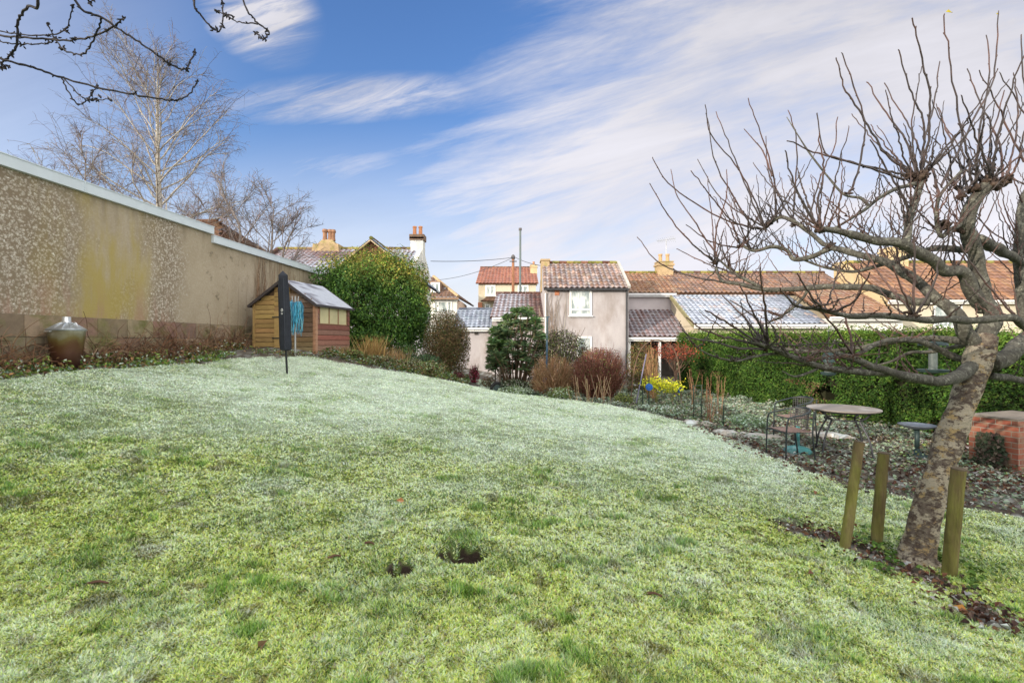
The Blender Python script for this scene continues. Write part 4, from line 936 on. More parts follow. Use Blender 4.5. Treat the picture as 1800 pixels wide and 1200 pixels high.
# -- folded rotary airer with blue line
b = gat(519, 12.05); ra = thing('rotary_airer', 'folded rotary clothes airer hung with faded blue line in front of the shed', 'clothes airer', b)
mb = MB(); tube(mb, [b - (0, 0, .1), b + (0, 0, 1.45)], .022, 10); mb.build('post', MAT('dull_alloy', (.42, .42, .43), .5, .12, 5, metal=.5), ra)
mb = MB()
for k in range(4):
    a = k * math.pi / 2 + .5; d = np.array((math.cos(a), math.sin(a), 0)) * .07; tube(mb, [b + d * .4 + (0, 0, .62), b + d + (0, 0, 1.46)], .012, 6)
mb.build('arm', MAT('dull_alloy'), ra)
mb = MB()
for k in range(130):
    a = rng.random() * 6.28; r_ = .06 + .11 * rng.random() ** .7; p = b + np.array((math.cos(a) * r_, math.sin(a) * r_ * .7, 1.32 - .20 * r_ + rng.normal() * .03)); L_ = .35 + .45 * rng.random()
    pts = [p]
    for q in range(6): p = p + np.array((rng.normal() * .014, rng.normal() * .014, -L_ / 6)); pts.append(p)
    tube(mb, pts, .006, 4, pick([(.05, .30, .46), (.09, .38, .55), (.20, .45, .56), (.03, .20, .33)], 1)[0])
mb.build('line', MAT('blue_cord', None, .7, .1, 8), ra)

# -- closed parasol under its dark cover
b = G(505, 657); D = b[1]
pa = thing('closed_parasol', 'closed garden parasol in a black zipped cover standing on the lawn', 'parasol', b)
top = P(497, 476, D); mid = P(502.5, 616, D); ax = unit(top - mid)
mb = MB(); tube(mb, [b - (0, 0, .1), mid + ax * .2], .022, 12); mb.build('pole', MAT('black_pole', (.02, .022, .025), .4, .1), pa)
def ringpts(c, r, rot=.2, n=8, flat=.85):
    u = np.array((1, 0, 0)); w = np.array((0, 1, 0)); a = np.arange(n) * 2 * math.pi / n + rot; rr = r * np.where(np.arange(n) % 2 == 0, 1.0, .86)
    return c + np.cos(a)[:, None] * rr[:, None] * u + np.sin(a)[:, None] * rr[:, None] * w * flat
prof = [(0.0, .060), (.012, .118), (.10, .130), (.25, .132), (.42, .128), (.60, .124), (.76, .116), (.90, .106), (.945, .098), (.985, .03), (1.0, .004)]
mb = MB(); vs = []
for t, r in prof:
    c = mid + (top - mid) * t; q = ringpts(c, r * (1 + .03 * rng.normal())); q += rng.normal(size=q.shape) * .003; vs.append(q)
v = np.concatenate(vs); i = np.arange(len(prof) - 1)[:, None] * 8; j = np.arange(8)[None, :]; j2 = (j + 1) % 8
mb.add(v, np.stack([i + j, i + j2, i + 8 + j2, i + 8 + j], -1).reshape(-1, 4)); mb.f.append(np.array([list(range(8))[::-1]]))
cov = mb.build('cover', MAT('cover_cloth', (.022, .025, .035), .75, .25, 6, .3, 30), pa)
# white lettering running down the cover's left-hand side, an O over a half hidden V
mb = MB(); zc = Z(651, D); fx_ = mid[0] - .090; fy_ = D - .118
a = np.linspace(0, 2 * math.pi, 24); c0 = P(494.6, 545.5, D); c0[1] = D - .118
c0 = P(495.5, 545, D - .115)
tube(mb, np.stack([c0[0] + .022 * np.cos(a), c0[1] + .010 * np.cos(a) * -1 - 0 * a, c0[2] + .030 * np.sin(a)], -1), .0055, 5)
c0 = P(495.5, 551.5, D - .115); tube(mb, [c0 + (-.02, .008, .018), c0 + (.005, -.003, -.012), c0 + (.022, -.010, .016)], .0055, 5)
mb.build('lettering', WHITE, cov)
mb = MB(); tube(mb, [P(503, 490, D) + (0, -.118, 0), P(505, 612, D) + (0, -.113, 0)], .006, 5); mb.build('zip', MAT('zip', (.035, .04, .055), .5), cov)

# -- garden incinerator
bq = gat(117, 7.8); bin_ = thing('garden_incinerator', 'rusty galvanised garden incinerator bin with ribbed lid and chimney by the wall', 'incinerator', bq)
zr_ = Z(579, 7.8); z0 = bq[2] - .04; cx, cy = bq[0], bq[1]
def inc_mat():
    m = bpy.data.materials.new('rusty_galvanised'); m.use_nodes = True; t = m.node_tree; N = t.nodes; L = t.links; b_ = N['Principled BSDF']
    co = N.new('ShaderNodeTexCoord'); s = N.new('ShaderNodeSeparateXYZ'); L.new(co.outputs['Object'], s.inputs[0]); n = N.new('ShaderNodeTexNoise'); n.inputs['Scale'].default_value = 5; n.inputs['Detail'].default_value = 6; L.new(co.outputs['Object'], n.inputs['Vector'])
    ad = N.new('ShaderNodeMath'); ad.operation = 'MULTIPLY_ADD'; L.new(n.outputs[0], ad.inputs[0]); ad.inputs[1].default_value = .35; L.new(s.outputs[2], ad.inputs[2])
    r = N.new('ShaderNodeValToRGB'); mr = N.new('ShaderNodeMapRange'); L.new(ad.outputs[0], mr.inputs[0]); mr.inputs[1].default_value = z0 + .17; mr.inputs[2].default_value = zr_ + .17; L.new(mr.outputs[0], r.inputs[0])
    e = r.color_ramp.elements; e[0].color = (.07, .03, .022, 1); e[0].position = 0; e[1].color = (.42, .40, .33, 1); e[1].position = 1
    for p, c in ((.45, (.09, .036, .022, 1)), (.62, (.11, .052, .02, 1)), (.80, (.17, .13, .045, 1)), (.92, (.26, .24, .17, 1))): q = e.new(p); q.color = c
    L.new(r.outputs[0], b_.inputs['Base Color']); b_.inputs['Metallic'].default_value = .35; b_.inputs['Roughness'].default_value = .42; return m
mb = MB(); lathe(mb, [(.185, z0), (.205, z0 + .3), (.236, zr_ - .05), (.242, zr_ - .02), (.242, zr_)], cx, cy, 40); mb.build('body', inc_mat(), bin_, smooth=True)
mb = MB(); n = 48; ang = np.arange(n) * 2 * math.pi / n; rib = np.where(np.arange(n) % 4 == 0, .012, 0.0); pr = [(.254, -.02, 0), (.256, .0, 0), (.24, .012, .3), (.15, .062, 1), (.068, .105, 1), (.060, .11, 0)]
v = np.concatenate([np.stack([cx + r * np.cos(ang), cy + r * np.sin(ang), zr_ + h_ + rib * q], -1) for r, h_, q in pr]); i = np.arange(len(pr) - 1)[:, None] * n; j = np.arange(n)[None, :]; j2 = (j + 1) % n
mb.add(v, np.stack([i + j, i + j2, i + n + j2, i + n + j], -1).reshape(-1, 4)); GALV = MAT('galvanised', (.40, .43, .47), .35, .18, 7, metal=.75); lid = mb.build('lid', GALV, bin_)
mb = MB(); lathe(mb, [(.062, zr_ + .10), (.055, zr_ + .20), (.049, zr_ + .205), (.047, zr_ + .12)], cx, cy, 24, close=False); mb.build('chimney', MAT('bright_zinc', (.66, .67, .68), .3, .1, 7, metal=.7), lid, smooth=True)
mb = MB(); a = np.linspace(0, math.pi, 12); tube(mb, np.stack([cx + .185 + .045 * np.cos(a), cy - .06 + 0 * a, zr_ + .035 + .075 * np.sin(a)], -1), .008, 6); mb.build('lid_handle', MAT('bright_zinc'), lid)
mb = MB(); tube(mb, [(cx - .13, cy - .185, zr_ - .03), (cx - .13, cy - .235, zr_ - .035), (cx - .02, cy - .265, zr_ - .035), (cx - .02, cy - .225, zr_ - .03)], .011, 6); mb.build('side_handle', MAT('bright_zinc'), bin_)

# -- three leaning posts round the apple tree
POST = MAT('mossy_post', (.15, .115, .06), .95, .4, 14, .8, 26, tint=(.19, .19, .05), ts=5.5, tlo=.44, thi=.66, stretch=(1, 1, .22), spec=.1); 
for k, (ft_, (tx, ty), rr, lb) in enumerate(zip(post_feet, ((1510, 778), (1553, 797), (1685, 825)), (.041, .045, .048), ('tallest leaning mossy post, leftmost beside the apple trunk', 'mossy round post between the leaning post and the apple trunk', 'square-topped mossy post in front of the apple trunk on its right'))):
    tp_ = P(tx, ty, ft_[1] + (.10, .0, -.05)[k]); d = tp_ - ft_; t = np.linspace(-.12, 1, 14)[:, None]; pts = ft_ + d * t; pts[1:-1] += rng.normal(size=(12, 3)) * .0012
    p_ = thing('wooden_post', lb, 'post', ft_, 'posts around the apple tree')
    mb = MB(); tube(mb, pts, np.linspace(rr * 1.02, rr * .96, 14) * (1 + .008 * rng.normal(size=14)), 16, lump=.02); mb.build('stake', POST, p_, smooth=False)
    mb = MB(); ud = unit(d); tube(mb, [tp_ + ud * .0005, tp_ + ud * .010, tp_ + ud * .014], [rr * .97, rr * .95, rr * .80], 16); mb.build('cut_top', MAT('post_end', (.11, .085, .06), .95, .3, 20), p_)

# -- bird bath
b = gat(1612, 7.75); bb = thing('bird_bath', 'dark green pedestal bird bath standing in front of the hedge', 'bird bath', b); zt = Z(748, 7.75)
GREENM = MAT('green_metal', (.03, .052, .055), .5, .2, 6, metal=.2)
mb = MB(); lathe(mb, [(.17, b[2] - .05), (.17, b[2] + .02), (.13, b[2] + .05), (.05, b[2] + .08), (.032, b[2] + .14)], b[0], b[1], 24); mb.build('base', GREENM, bb, smooth=True)
mb = MB(); lathe(mb, [(.034, b[2] + .12), (.034, zt - .05)], b[0], b[1], 16); mb.build('pedestal', GREENM, bb, smooth=True)
mb = MB(); lathe(mb, [(.035, zt - .06), (.12, zt - .05), (.21, zt - .015), (.248, zt + .015), (.252, zt + .022), (.243, zt + .020), (.20, zt - .004), (.0, zt - .018)], b[0], b[1], 40, close=False); mb.build('bowl', MAT('bowl_metal', (.13, .15, .19), .4, .25, 9, metal=.3), bb, smooth=True)

# -- brick pier with ivy
def brick_mat():
    m = bpy.data.materials.new('old_brick'); m.use_nodes = True; t = m.node_tree; N = t.nodes; L = t.links; b_ = N['Principled BSDF']; b_.inputs['Roughness'].default_value = .92
    co = N.new('ShaderNodeTexCoord'); s = N.new('ShaderNodeSeparateXYZ'); L.new(co.outputs['Object'], s.inputs[0]); ad = N.new('ShaderNodeMath'); ad.operation = 'SUBTRACT'; L.new(s.outputs[0], ad.inputs[0]); L.new(s.outputs[1], ad.inputs[1])
    cbx = N.new('ShaderNodeCombineXYZ'); L.new(ad.outputs[0], cbx.inputs[0]); L.new(s.outputs[2], cbx.inputs[1])
    br = N.new('ShaderNodeTexBrick'); L.new(cbx.outputs[0], br.inputs['Vector']); br.inputs['Scale'].default_value = 1; br.inputs['Brick Width'].default_value = .225; br.inputs['Row Height'].default_value = .078; br.inputs['Mortar Size'].default_value = .007; br.inputs['Mortar Smooth'].default_value = .2
    br.inputs['Color1'].default_value = (.28, .085, .05, 1); br.inputs['Color2'].default_value = (.19, .055, .036, 1); br.inputs['Mortar'].default_value = (.24, .21, .17, 1)
    n = N.new('ShaderNodeTexNoise'); n.inputs['Scale'].default_value = 9; n.inputs['Detail'].default_value = 6; L.new(co.outputs['Object'], n.inputs['Vector'])
    mx = N.new('ShaderNodeMix'); mx.data_type = 'RGBA'; mr = N.new('ShaderNodeMapRange'); L.new(n.outputs[0], mr.inputs[0]); mr.inputs[1].default_value = .46; mr.inputs[2].default_value = .68; L.new(mr.outputs[0], mx.inputs[0]); L.new(br.outputs['Color'], mx.inputs[6]); mx.inputs[7].default_value = (.24, .15, .10, 1); L.new(mx.outputs[2], b_.inputs['Base Color'])
    bn = N.new('ShaderNodeBump'); bn.inputs['Strength'].default_value = .6; bn.inputs['Distance'].default_value = .015; mm = N.new('ShaderNodeMath'); mm.operation = 'MULTIPLY_ADD'; L.new(br.outputs['Fac'], mm.inputs[0]); mm.inputs[1].default_value = -1; L.new(n.outputs[0], mm.inputs[2]); L.new(mm.outputs[0], bn.inputs['Height']); L.new(bn.outputs[0], b_.inputs['Normal']); return m
pl = gat(1703, 7.4); pr_ = gat(1790, 6.85); zt = Z(730, 7.4); d = pr_ - pl; d[2] = 0; nrm = unit(np.array((d[1], -d[0], 0))); back = -nrm * 1.1
pier = thing('brick_pier', 'low red brick garden wall end with a patch of ivy right of the apple tree', 'brick wall', (pl + d / 2))
mb = MB(); o = np.array((pl[0], pl[1], -.7)); obox(mb, o, d, back, (0, 0, zt + .7)); mb.build('brickwork', brick_mat(), pier)
mb = MB(); obox(mb, np.array((pl[0], pl[1], zt + .002)) - unit(d) * .012 + nrm * .012, d * 1.02, back, (0, 0, .028)); mb.build('mortar_cap', MAT('mortar', (.20, .17, .145), .95, .25, 9, .5, 40), pier)
n = 850; t = .52 + .17 * rng.normal(size=n); hz = pl[2] + .05 + rng.random(n) ** 1.3 * .46; keep = (t > .1) & (t < 1.0) & (np.abs(t - .50) < .40 * (1.05 - (hz - pl[2]) * .9)); t, hz = t[keep], hz[keep]; n = len(t)
pos = np.array((pl[0], pl[1], 0)) + d * t[:, None] + nrm * (.02 + .07 * rng.random((n, 1))); pos[:, 2] = hz
mb = MB(); leaves(mb, pos, nrm + rand_unit(n) * .6, .05 + .03 * rng.random(n), pick([(.05, .07, .045), (.08, .085, .06), (.04, .055, .03), (.16, .13, .10), (.10, .07, .06)], n), .75)
tag(mb.build('ivy', LEAF), 'dark frosted ivy clinging to the front of the low brick wall', 'ivy')

# -- table, two chairs, parasol foot
def ring(r, n=40): a = np.linspace(0, 2 * math.pi, n); return np.stack([r * np.cos(a), r * np.sin(a), 0 * a], -1)
b = gat(1482, 7.85); tb = thing('garden_table', 'round metal garden table with bowed legs in front of the hedge', 'table', b); zt = Z(717, 7.85); H = zt - b[2]
TOP = MAT('table_top', (.20, .175, .16), .6, .12, 5, tint=(.32, .30, .29), ts=3, spec=.5)
mb = MB(); lathe(mb, [(.0, zt - .02), (.50, zt - .02), (.512, zt - .012), (.512, zt + .002), (.50, zt + .006), (.0, zt + .006)], b[0], b[1], 56, close=False); mb.build('tabletop', TOP, tb)
TS = MAT('table_steel', (.05, .052, .06), .5, .15, 8, metal=.3)
mb = MB(); tube(mb, ring(.26) + b + (0, 0, H - .17), .010, 8, cap=False); tube(mb, ring(.43) + b + (0, 0, H - .035), .012, 8, cap=False); mb.build('ring', TS, tb)
for k in range(4):
    a = k * math.pi / 2 + .35; e = np.array((math.cos(a), math.sin(a), 0)); mb = MB()
    tube(mb, catmull([b + e * .43 + (0, 0, H - .03), b + e * .36 + (0, 0, H - .12), b + e * .27 + (0, 0, H - .17), b + e * .31 + (0, 0, H - .26), b + e * .41 + (0, 0, H - .45), b + e * .48 + (0, 0, .0)], 5), .015, 8); mb.build('leg', TS, tb)
def make_chair(label):
    r = thing('garden_chair', label, 'chair', (0, 0, 0), 'metal bistro chairs at the garden table')
    mb = MB()
    for k in range(7): x0 = -.20 + k * .058; box(mb, x0, x0 + .05, -.21, .21, .425, .437)
    mb.build('seat', MAT('slat_wood', (.22, .145, .125), .6, .2, 6), r)
    for sy in (-1, 1):
        for fr_ in (1, 0):
            mb = MB()
            if fr_: tube(mb, catmull([(.235, sy * .25, -.06), (.225, sy * .245, .42), (.20, sy * .25, .62), (.14, sy * .255, .665), (.0, sy * .265, .69)], 5), .012, 8)
            else: tube(mb, catmull([(-.27, sy * .20, -.06), (-.22, sy * .205, .40), (-.24, sy * .215, .74)], 5), .012, 8)
            mb.build('leg', STEEL, r)
    mb = MB(); a = np.linspace(-math.pi / 2, math.pi / 2, 18); tube(mb, np.stack([-.0 - .27 * np.cos(a), .265 * np.sin(a), .69 + .075 * np.cos(a)], -1), .013, 8); mb.build('arm_hoop', STEEL, r)
    mb = MB(); tube(mb, [(.22, -.235, .418), (.22, .235, .418), (-.22, .21, .418), (-.22, -.21, .418), (.22, -.235, .418)], .010, 6); mb.build('seat_frame', STEEL, r)
    mb = MB(); a = np.linspace(-.95, .95, 14); hs_ = np.linspace(.47, .745, 8); A2, H2 = np.meshgrid(a, hs_); rr = .235 + (H2 - .47) * .10
    v = np.stack([-rr * np.cos(A2) + .005, rr * 1.0 * np.sin(A2), H2], -1)
    for q in range(14): tube(mb, v[:, q], .0052, 5)
    for q in range(8): tube(mb, v[q], .0045 if 0 < q < 7 else .008, 5)
    mb.build('backrest', MAT('woven_panel', (.085, .08, .08), .75, .3, 45), r)
    return r
ch = make_chair('nearer metal bistro chair with brown slatted seat, standing closest to the lawn')
p = gat(1389, 7.55); ch.location = (p[0], p[1], p[2]); ch.rotation_euler = (0, 0, R(184))
def copy_tree(o, parent=None):
    c = o.copy(); col.objects.link(c)
    if parent is not None: c.parent = parent
    for k in list(o.children): copy_tree(k, c)
    return c
c2_ = copy_tree(ch); p = gat(1398, 8.55); c2_.location = (p[0], p[1], p[2] + .03); c2_.rotation_euler = (0, 0, R(192)); c2_['label'] = 'farther metal bistro chair, half hidden behind the chair nearer the lawn'
b = gat(1402, 7.95); pb = thing('parasol_base', 'teal domed parasol base with short tube beside the garden chairs', 'parasol base', b)
TEAL = MAT('teal_plastic', (.06, .22, .23), .5, .2, 6, tint=(.20, .36, .36), ts=5)
mb = MB(); lathe(mb, [(.21, b[2] - .03), (.21, b[2] + .02), (.17, b[2] + .07), (.06, b[2] + .10)], b[0], b[1], 28); mb.build('foot', TEAL, pb, smooth=True)
mb = MB(); lathe(mb, [(.035, b[2] + .09), (.032, b[2] + .42)], b[0], b[1], 16); mb.build('tube', TEAL, pb, smooth=True)

# -- blue washing line post, wheel, arch, stakes, stones, oddments
b = G(960, 697); wp = thing('washing_line_post', 'slim blue metal washing line post in front of the brown shrubs', 'post', b); D = b[1]; tp_ = P(962, 556, D)
BLUE = MAT('blue_paint', (.045, .10, .17), .5, .25, 3, tint=(.05, .07, .07), ts=1.5)
mb = MB(); tube(mb, [b - (0, 0, .1), tp_], .030, 10); mb.build('post', BLUE, wp)
mb = MB(); c = P(957.5, 668, D); lathe(mb, [(.02, c[2] - .09), (.055, c[2] - .08), (.06, c[2] + .06), (.02, c[2] + .08)], c[0], c[1] - .03, 12); mb.build('line_winder', MAT('bright_blue', (.02, .10, .36), .5), wp)
mb = MB(); tube(mb, [tp_ + (-.08, 0, -.02), tp_ + (.08, 0, -.02)], .012, 6); mb.build('hook', BLUE, wp)
b = gat(874, 14.2); wh = thing('barrow_wheel', 'black tyred wheel lying upright at the lawn edge beside the shrubs', 'wheel', b); c = b + (0, 0, .10)
mb = MB(); a = np.linspace(0, 2 * math.pi, 30); tube(mb, np.stack([c[0] + .17 * np.cos(a), c[1] + .05 * np.cos(a), c[2] + .17 * np.sin(a)], -1), .045, 10, cap=False); mb.build('tyre', MAT('rubber', (.02, .02, .022), .8), wh, smooth=True)
mb = MB(); tube(mb, [c + (0, -.02, 0), c + (0, .02, 0)], [.12, .12], 24); tube(mb, [c + (.01, -.06, 0), c + (0, .06, 0)], .03, 10); mb.build('rim', MAT('wheel_rim', (.06, .09, .09), .5), wh)
ar = thing('garden_arch', 'rusty metal rose arch between the round red shrub and the hedge', 'arch', gat(1140, 12.6)); Da = 12.6
RUST = MAT('rusty_rod', (.14, .085, .06), .8, .3, 8); LIL = MAT('lilac_rod', (.17, .16, .24), .6, .2, 5)
for dy in (0, .5):
    mb = MB(); g0, g1 = gat(1108, Da + dy), gat(1198, Da + dy); tube(mb, catmull([g0, P(1115, 650, Da + dy), P(1128, 612, Da + dy), P(1153, 598, Da + dy), P(1182, 610, Da + dy), P(1194, 650, Da + dy), g1], 6), .013, 6); mb.build('hoop', RUST, ar)
for px_, py_ in ((1115, 650), (1128, 612), (1153, 598), (1182, 610)): mb = MB(); tube(mb, [P(px_, py_, Da), P(px_, py_, Da) + (0, .5, 0)], .010, 5); mb.build('rung', RUST, ar)
lp = thing('leaning_pole', 'lilac metal pole leaning against the rose arch', 'pole', gat(1118, 12.2)); mb = MB(); tube(mb, [gat(1117, 12.2), P(1136, 622, 12.2)], .016, 7); mb.build('rod', LIL, lp)
mb = MB(); tube(mb, [gat(1118, 12.2) + (0, 0, .02), gat(1118, 12.2) + (0, 0, .10)], .022, 7); mb.build('ferrule', STEEL, lp)
def stake(px_, py_t, Dd, r_, label, mat, name='plant_stake', grp='stakes in the frosted bed'):
    g = gat(px_, Dd); mb = MB(); t = P(px_ + rng.normal() * 1.0, py_t, Dd); tube(mb, [g - (0, 0, .05), g * .5 + t * .5 + (rng.normal() * .01, 0, 0), t], [r_, r_, r_ * .9], 6)
    tag(mb.build(name, mat), label, 'stake', grp)
GST = MAT('green_stake', (.025, .045, .035), .6)
stake(1130, 668, 12.0, .014, 'dark stake left of the blue disc near the yellow plant', GST)
stake(1141, 660, 11.8, .014, 'dark stake standing against the blue disc', GST)
stake(1219, 678, 10.4, .013, 'green stake at the left end of the short wire frame', GST)
stake(1234, 676, 10.3, .013, 'green stake at the right end of the short wire frame', GST)
stake(1272, 712, 9.4, .012, 'short dark stake behind the stone edging', GST)
stake(1193, 655, 13.5, .012, 'thin dark stake below the small red tree', GST)
mb = MB(); tube(mb, [P(1217, 678, 10.4), P(1236, 677, 10.3)], .008, 5); tube(mb, [P(1218, 708, 10.4), P(1236, 712, 10.3)], .006, 5); tag(mb.build('wire_frame', GST), 'short green wire rails joining two stakes in the bed', 'plant support')
mb = MB(); g = P(1141, 680, 11.75); tube(mb, [g + (0, -.02, 0), g + (0, .02, 0)], [.085, .085], 20, (1, 1, 1)); tube(mb, [g + (0, -.03, 0), g + (0, -.021, 0)], [.05, .06], 16); tag(mb.build('blue_disc', MAT('bright_blue')), 'round bright blue disc hung on a stake by the yellow plant', 'disc')
g = gat(1193, 15.5); mb = MB(); lathe(mb, [(.10, g[2]), (.13, g[2] + .22), (.14, g[2] + .24), (.12, g[2] + .24), (.10, g[2] + .18)], g[0], g[1], 18); tag(mb.build('blue_tub', MAT('bright_blue')), 'small blue plastic tub at the foot of the hedge', 'tub')
for k, (px0, px1, Dd, h_, lb) in enumerate(((1203, 1255, 9.9, .12, 'mossy rounded edging stone at the far end of the lawn edge'), (1255, 1300, 9.0, .13, 'long pale edging stone in front of the dry stems'), (1300, 1378, 8.9, .11, 'flat frosted edging slab left of the chairs'), (1420, 1500, 9.1, .12, 'flat grey slab behind the table legs'))):
    a = gat(px0, Dd); b = gat(px1, Dd - .15); n1 = 9; mb = MB(); L_ = b - a; vs = []
    pr = [(-.16, 0), (-.17, .5), (-.13, .92), (0, 1), (.13, .92), (.17, .5), (.16, 0)]
    for q in range(n1):
        t = q / (n1 - 1); e = (1 - abs(2 * t - 1) ** 6) * .35 + .65
        for w_, z_ in pr: vs.append(a + L_ * t + np.array((0, w_ * e, z_ * h_ * e - .03)) + rng.normal(size=3) * .008)
    i = (np.arange(n1 - 1)[:, None] * 7 + np.arange(6)).ravel(); mb.add(vs, np.stack([i, i + 7, i + 8, i + 1], -1)); mb.f.append(np.array([list(range(7))])); mb.f.append(np.array([list(range(7))[::-1]]) + 7 * (n1 - 1))
    tag(mb.build('edging_stone', MAT('edging_stone', (.34, .31, .28), .93, .3, 7, .7, 25, tint=(.50, .54, .55), ts=4, tlo=.48, thi=.62)), lb, 'stone', 'stones edging the bed')
# hanging feeders by the hedge
def feeder(px_, py_top, py_tray, Dd, r_, label):
    c = P(px_, py_tray, Dd); zt_ = Z(py_top, Dd); f = thing('bird_feeder', label, 'bird feeder', c)
    mb = MB(); lathe(mb, [(.02, zt_ + .10), (.06, zt_ + .07), (r_ * .9, zt_ - .01), (r_ * .92, zt_ - .03), (.02, zt_ - .02)], c[0], c[1], 24); mb.build('roof', GREENM, f)
    mb = MB(); lathe(mb, [(.045, c[2] + .02), (.045, zt_ - .02)], c[0], c[1], 14); mb.build('seed_tube', MAT('seed_tube', (.10, .12, .12), .3, .3, 20), f)
    mb = MB(); lathe(mb, [(.02, c[2] - .03), (r_ * .9, c[2] - .01), (r_, c[2] + .02), (r_ * .95, c[2] + .022), (r_ * .6, c[2] + .005)], c[0], c[1], 28); mb.build('tray', GREENM, f)
    mb = MB(); tube(mb, [(c[0], c[1], zt_ + .08), (c[0], c[1], zt_ + .45)], .004, 5); mb.build('hanger', STEEL, f)
feeder(1640, 603, 652, 5.9, .16, 'green bird feeder with wide tray hanging under the apple limb by the trunk')
feeder(1456, 632, 657, 6.2, .09, 'small caged bird feeder hanging in the lower apple twigs')
# bits on the lawn
for (px_, py_, L_, ang, lb) in ((650, 962, .09, -.5, 'short brown twig on the lawn left of the soil hole'), (172, 1035, .12, .1, 'brown stick lying on the lawn at lower left'), (588, 985, .10, .6, 'dark stick on the lawn below left of the twig'), (1150, 1055, .11, -.6, 'thin dark twig on the lawn right of the soil hole')):
    g = G(px_, py_); d = np.array((math.cos(ang), math.sin(ang) * .6, 0)) * L_; mb = MB(); tube(mb, catmull([g - d / 2 + (0, 0, .018), g + (0, .006, .028), g + d / 2 + (0, 0, .02)], 4), np.linspace(.010, .005, 9), 6, (.12, .07, .05)); tag(mb.build('twig_on_lawn', TWIG), lb, 'twig', 'sticks lying on the lawn')
for (px_, py_, s_, c_, lb) in ((704, 886, .075, (.55, .27, .13), 'orange fallen leaf upright on the lawn above the small soil hole'), (1432, 870, .075, (.30, .15, .09), 'brown fallen leaf on the lawn by the bed edge'), (1600, 1003, .07, (.16, .08, .06), 'dark leaf on the soil at the trunk foot'), (460, 1148, .07, (.28, .18, .11), 'dull brown leaf on the lawn at the bottom left'), (1690, 1078, .075, (.55, .28, .08), 'orange brown leaf on the soil strip below the posts'), (1425, 1014, .06, (.20, .10, .07), 'small brown leaf on the lawn left of the soil strip'), (80, 660, .09, (.12, .07, .05), 'dark leaf on the lawn edge below the incinerator')):
    g = G(px_, py_) + (0, 0, .03); mb = MB(); nn = unit(rand_unit(1)[0] * .5 + (0, -.9, .9)); leaves(mb, g[None], nn[None], s_, np.array([c_]), .65, .9); 
    tag(mb.build('fallen_leaf', LEAF), lb, 'leaf', 'single leaves lying on the lawn')
# ---------------------------------------------------------------- plants and trees
def shell_points(n, c, r, inner=.55, lump=.22, freq=1.4, seed=0, flat_bottom=-.9):
    """points through the outer part of a lumpy ellipsoid, with outward directions"""
    d = rand_unit(int(n * 1.25)); d = d[d[:, 2] > flat_bottom][:n]
    q = 1 + lump * 2 * (fbm(d * np.array(r) + np.array(c), freq, seed) - .5) * 1.6
    t = inner + (1 - inner) * rng.random(len(d)) ** .6
    p = np.array(c) + d * np.array(r) * (q * t)[:, None]
    return p, d
def twigs_from(mb, base, n, h, spread, r, pal, jit=.08, seg=5, arch=0.0, sides=3):
    for k in range(n):
        a = rng.random() * 6.283; s = spread * rng.random() ** .6; L = h * (.65 + .45 * rng.random())
        tip = np.array((math.cos(a) * s, math.sin(a) * s, L)); b0 = np.asarray(base) + np.array((math.cos(a), math.sin(a), 0)) * s * .22 * rng.random()
        pts = []
        for q in range(seg + 1):
            t = q / seg; pts.append(b0 + np.array((tip[0] * t ** 1.5, tip[1] * t ** 1.5, tip[2] * (t - arch * t * t))) + rng.normal(size=3) * jit * h * .12 * (q > 0))
        tube(mb, pts, np.linspace(r, r * .35, seg + 1), sides, pick(pal, 1)[0], cap=False)
def bush(name, label, cat, c, r, n, size, pal, w=None, inner=.55, lump=.22, seed=0, stems=True, aspect=.55, up=.35, foot=None, tips=None, group=None, hang=False):
    b = thing(name, label, cat, (c[0], c[1], foot if foot is not None else c[2] - r[2]), group)
    p, d = shell_points(n, c, r, inner, lump, 1.3, seed)
    z0 = (foot if foot is not None else c[2] - r[2]); p[:, 2] = np.maximum(p[:, 2], z0 + .02 + .05 * rng.random(len(p)))
    cols = pick(pal, len(p), .15, w)
    cl = fbm(p, 2.3 / max(.4, max(r)) * 1.5, seed + 3); cols = cols * (.72 + .6 * cl)[:, None]
    if tips is not None:
        f = sstep(p[:, 2] + .35 * (vnoise(p, 1.6, seed + 5) - .5) * 2, tips[1], tips[2])[:, None] * (rng.random((len(p), 1)) < .8); cols = cols * (1 - f) + pick(tips[0], len(p)) * f
    nrm = d * .8 + rand_unit(len(p)) * .75 + np.array((0, 0, up))
    along = None
    if hang: along = np.array((0, 0, -1.0)) + rand_unit(len(p)) * .5
    mb = MB(); leaves(mb, p, nrm, size * (.7 + .6 * rng.random(len(p))), cols, aspect, .3, along); mb.build('foliage', LEAF, b)
    if stems:
        mb = MB(); base = np.array((c[0], c[1], z0 - .05)); twigs_from(mb, base, int(26 + 14 * r[0]), r[2] * 1.75, max(r[0], r[1]) * .85, .018, [(.10, .07, .05), (.14, .10, .07), (.07, .055, .04)]); mb.build('stems', TWIG, b)
    return b
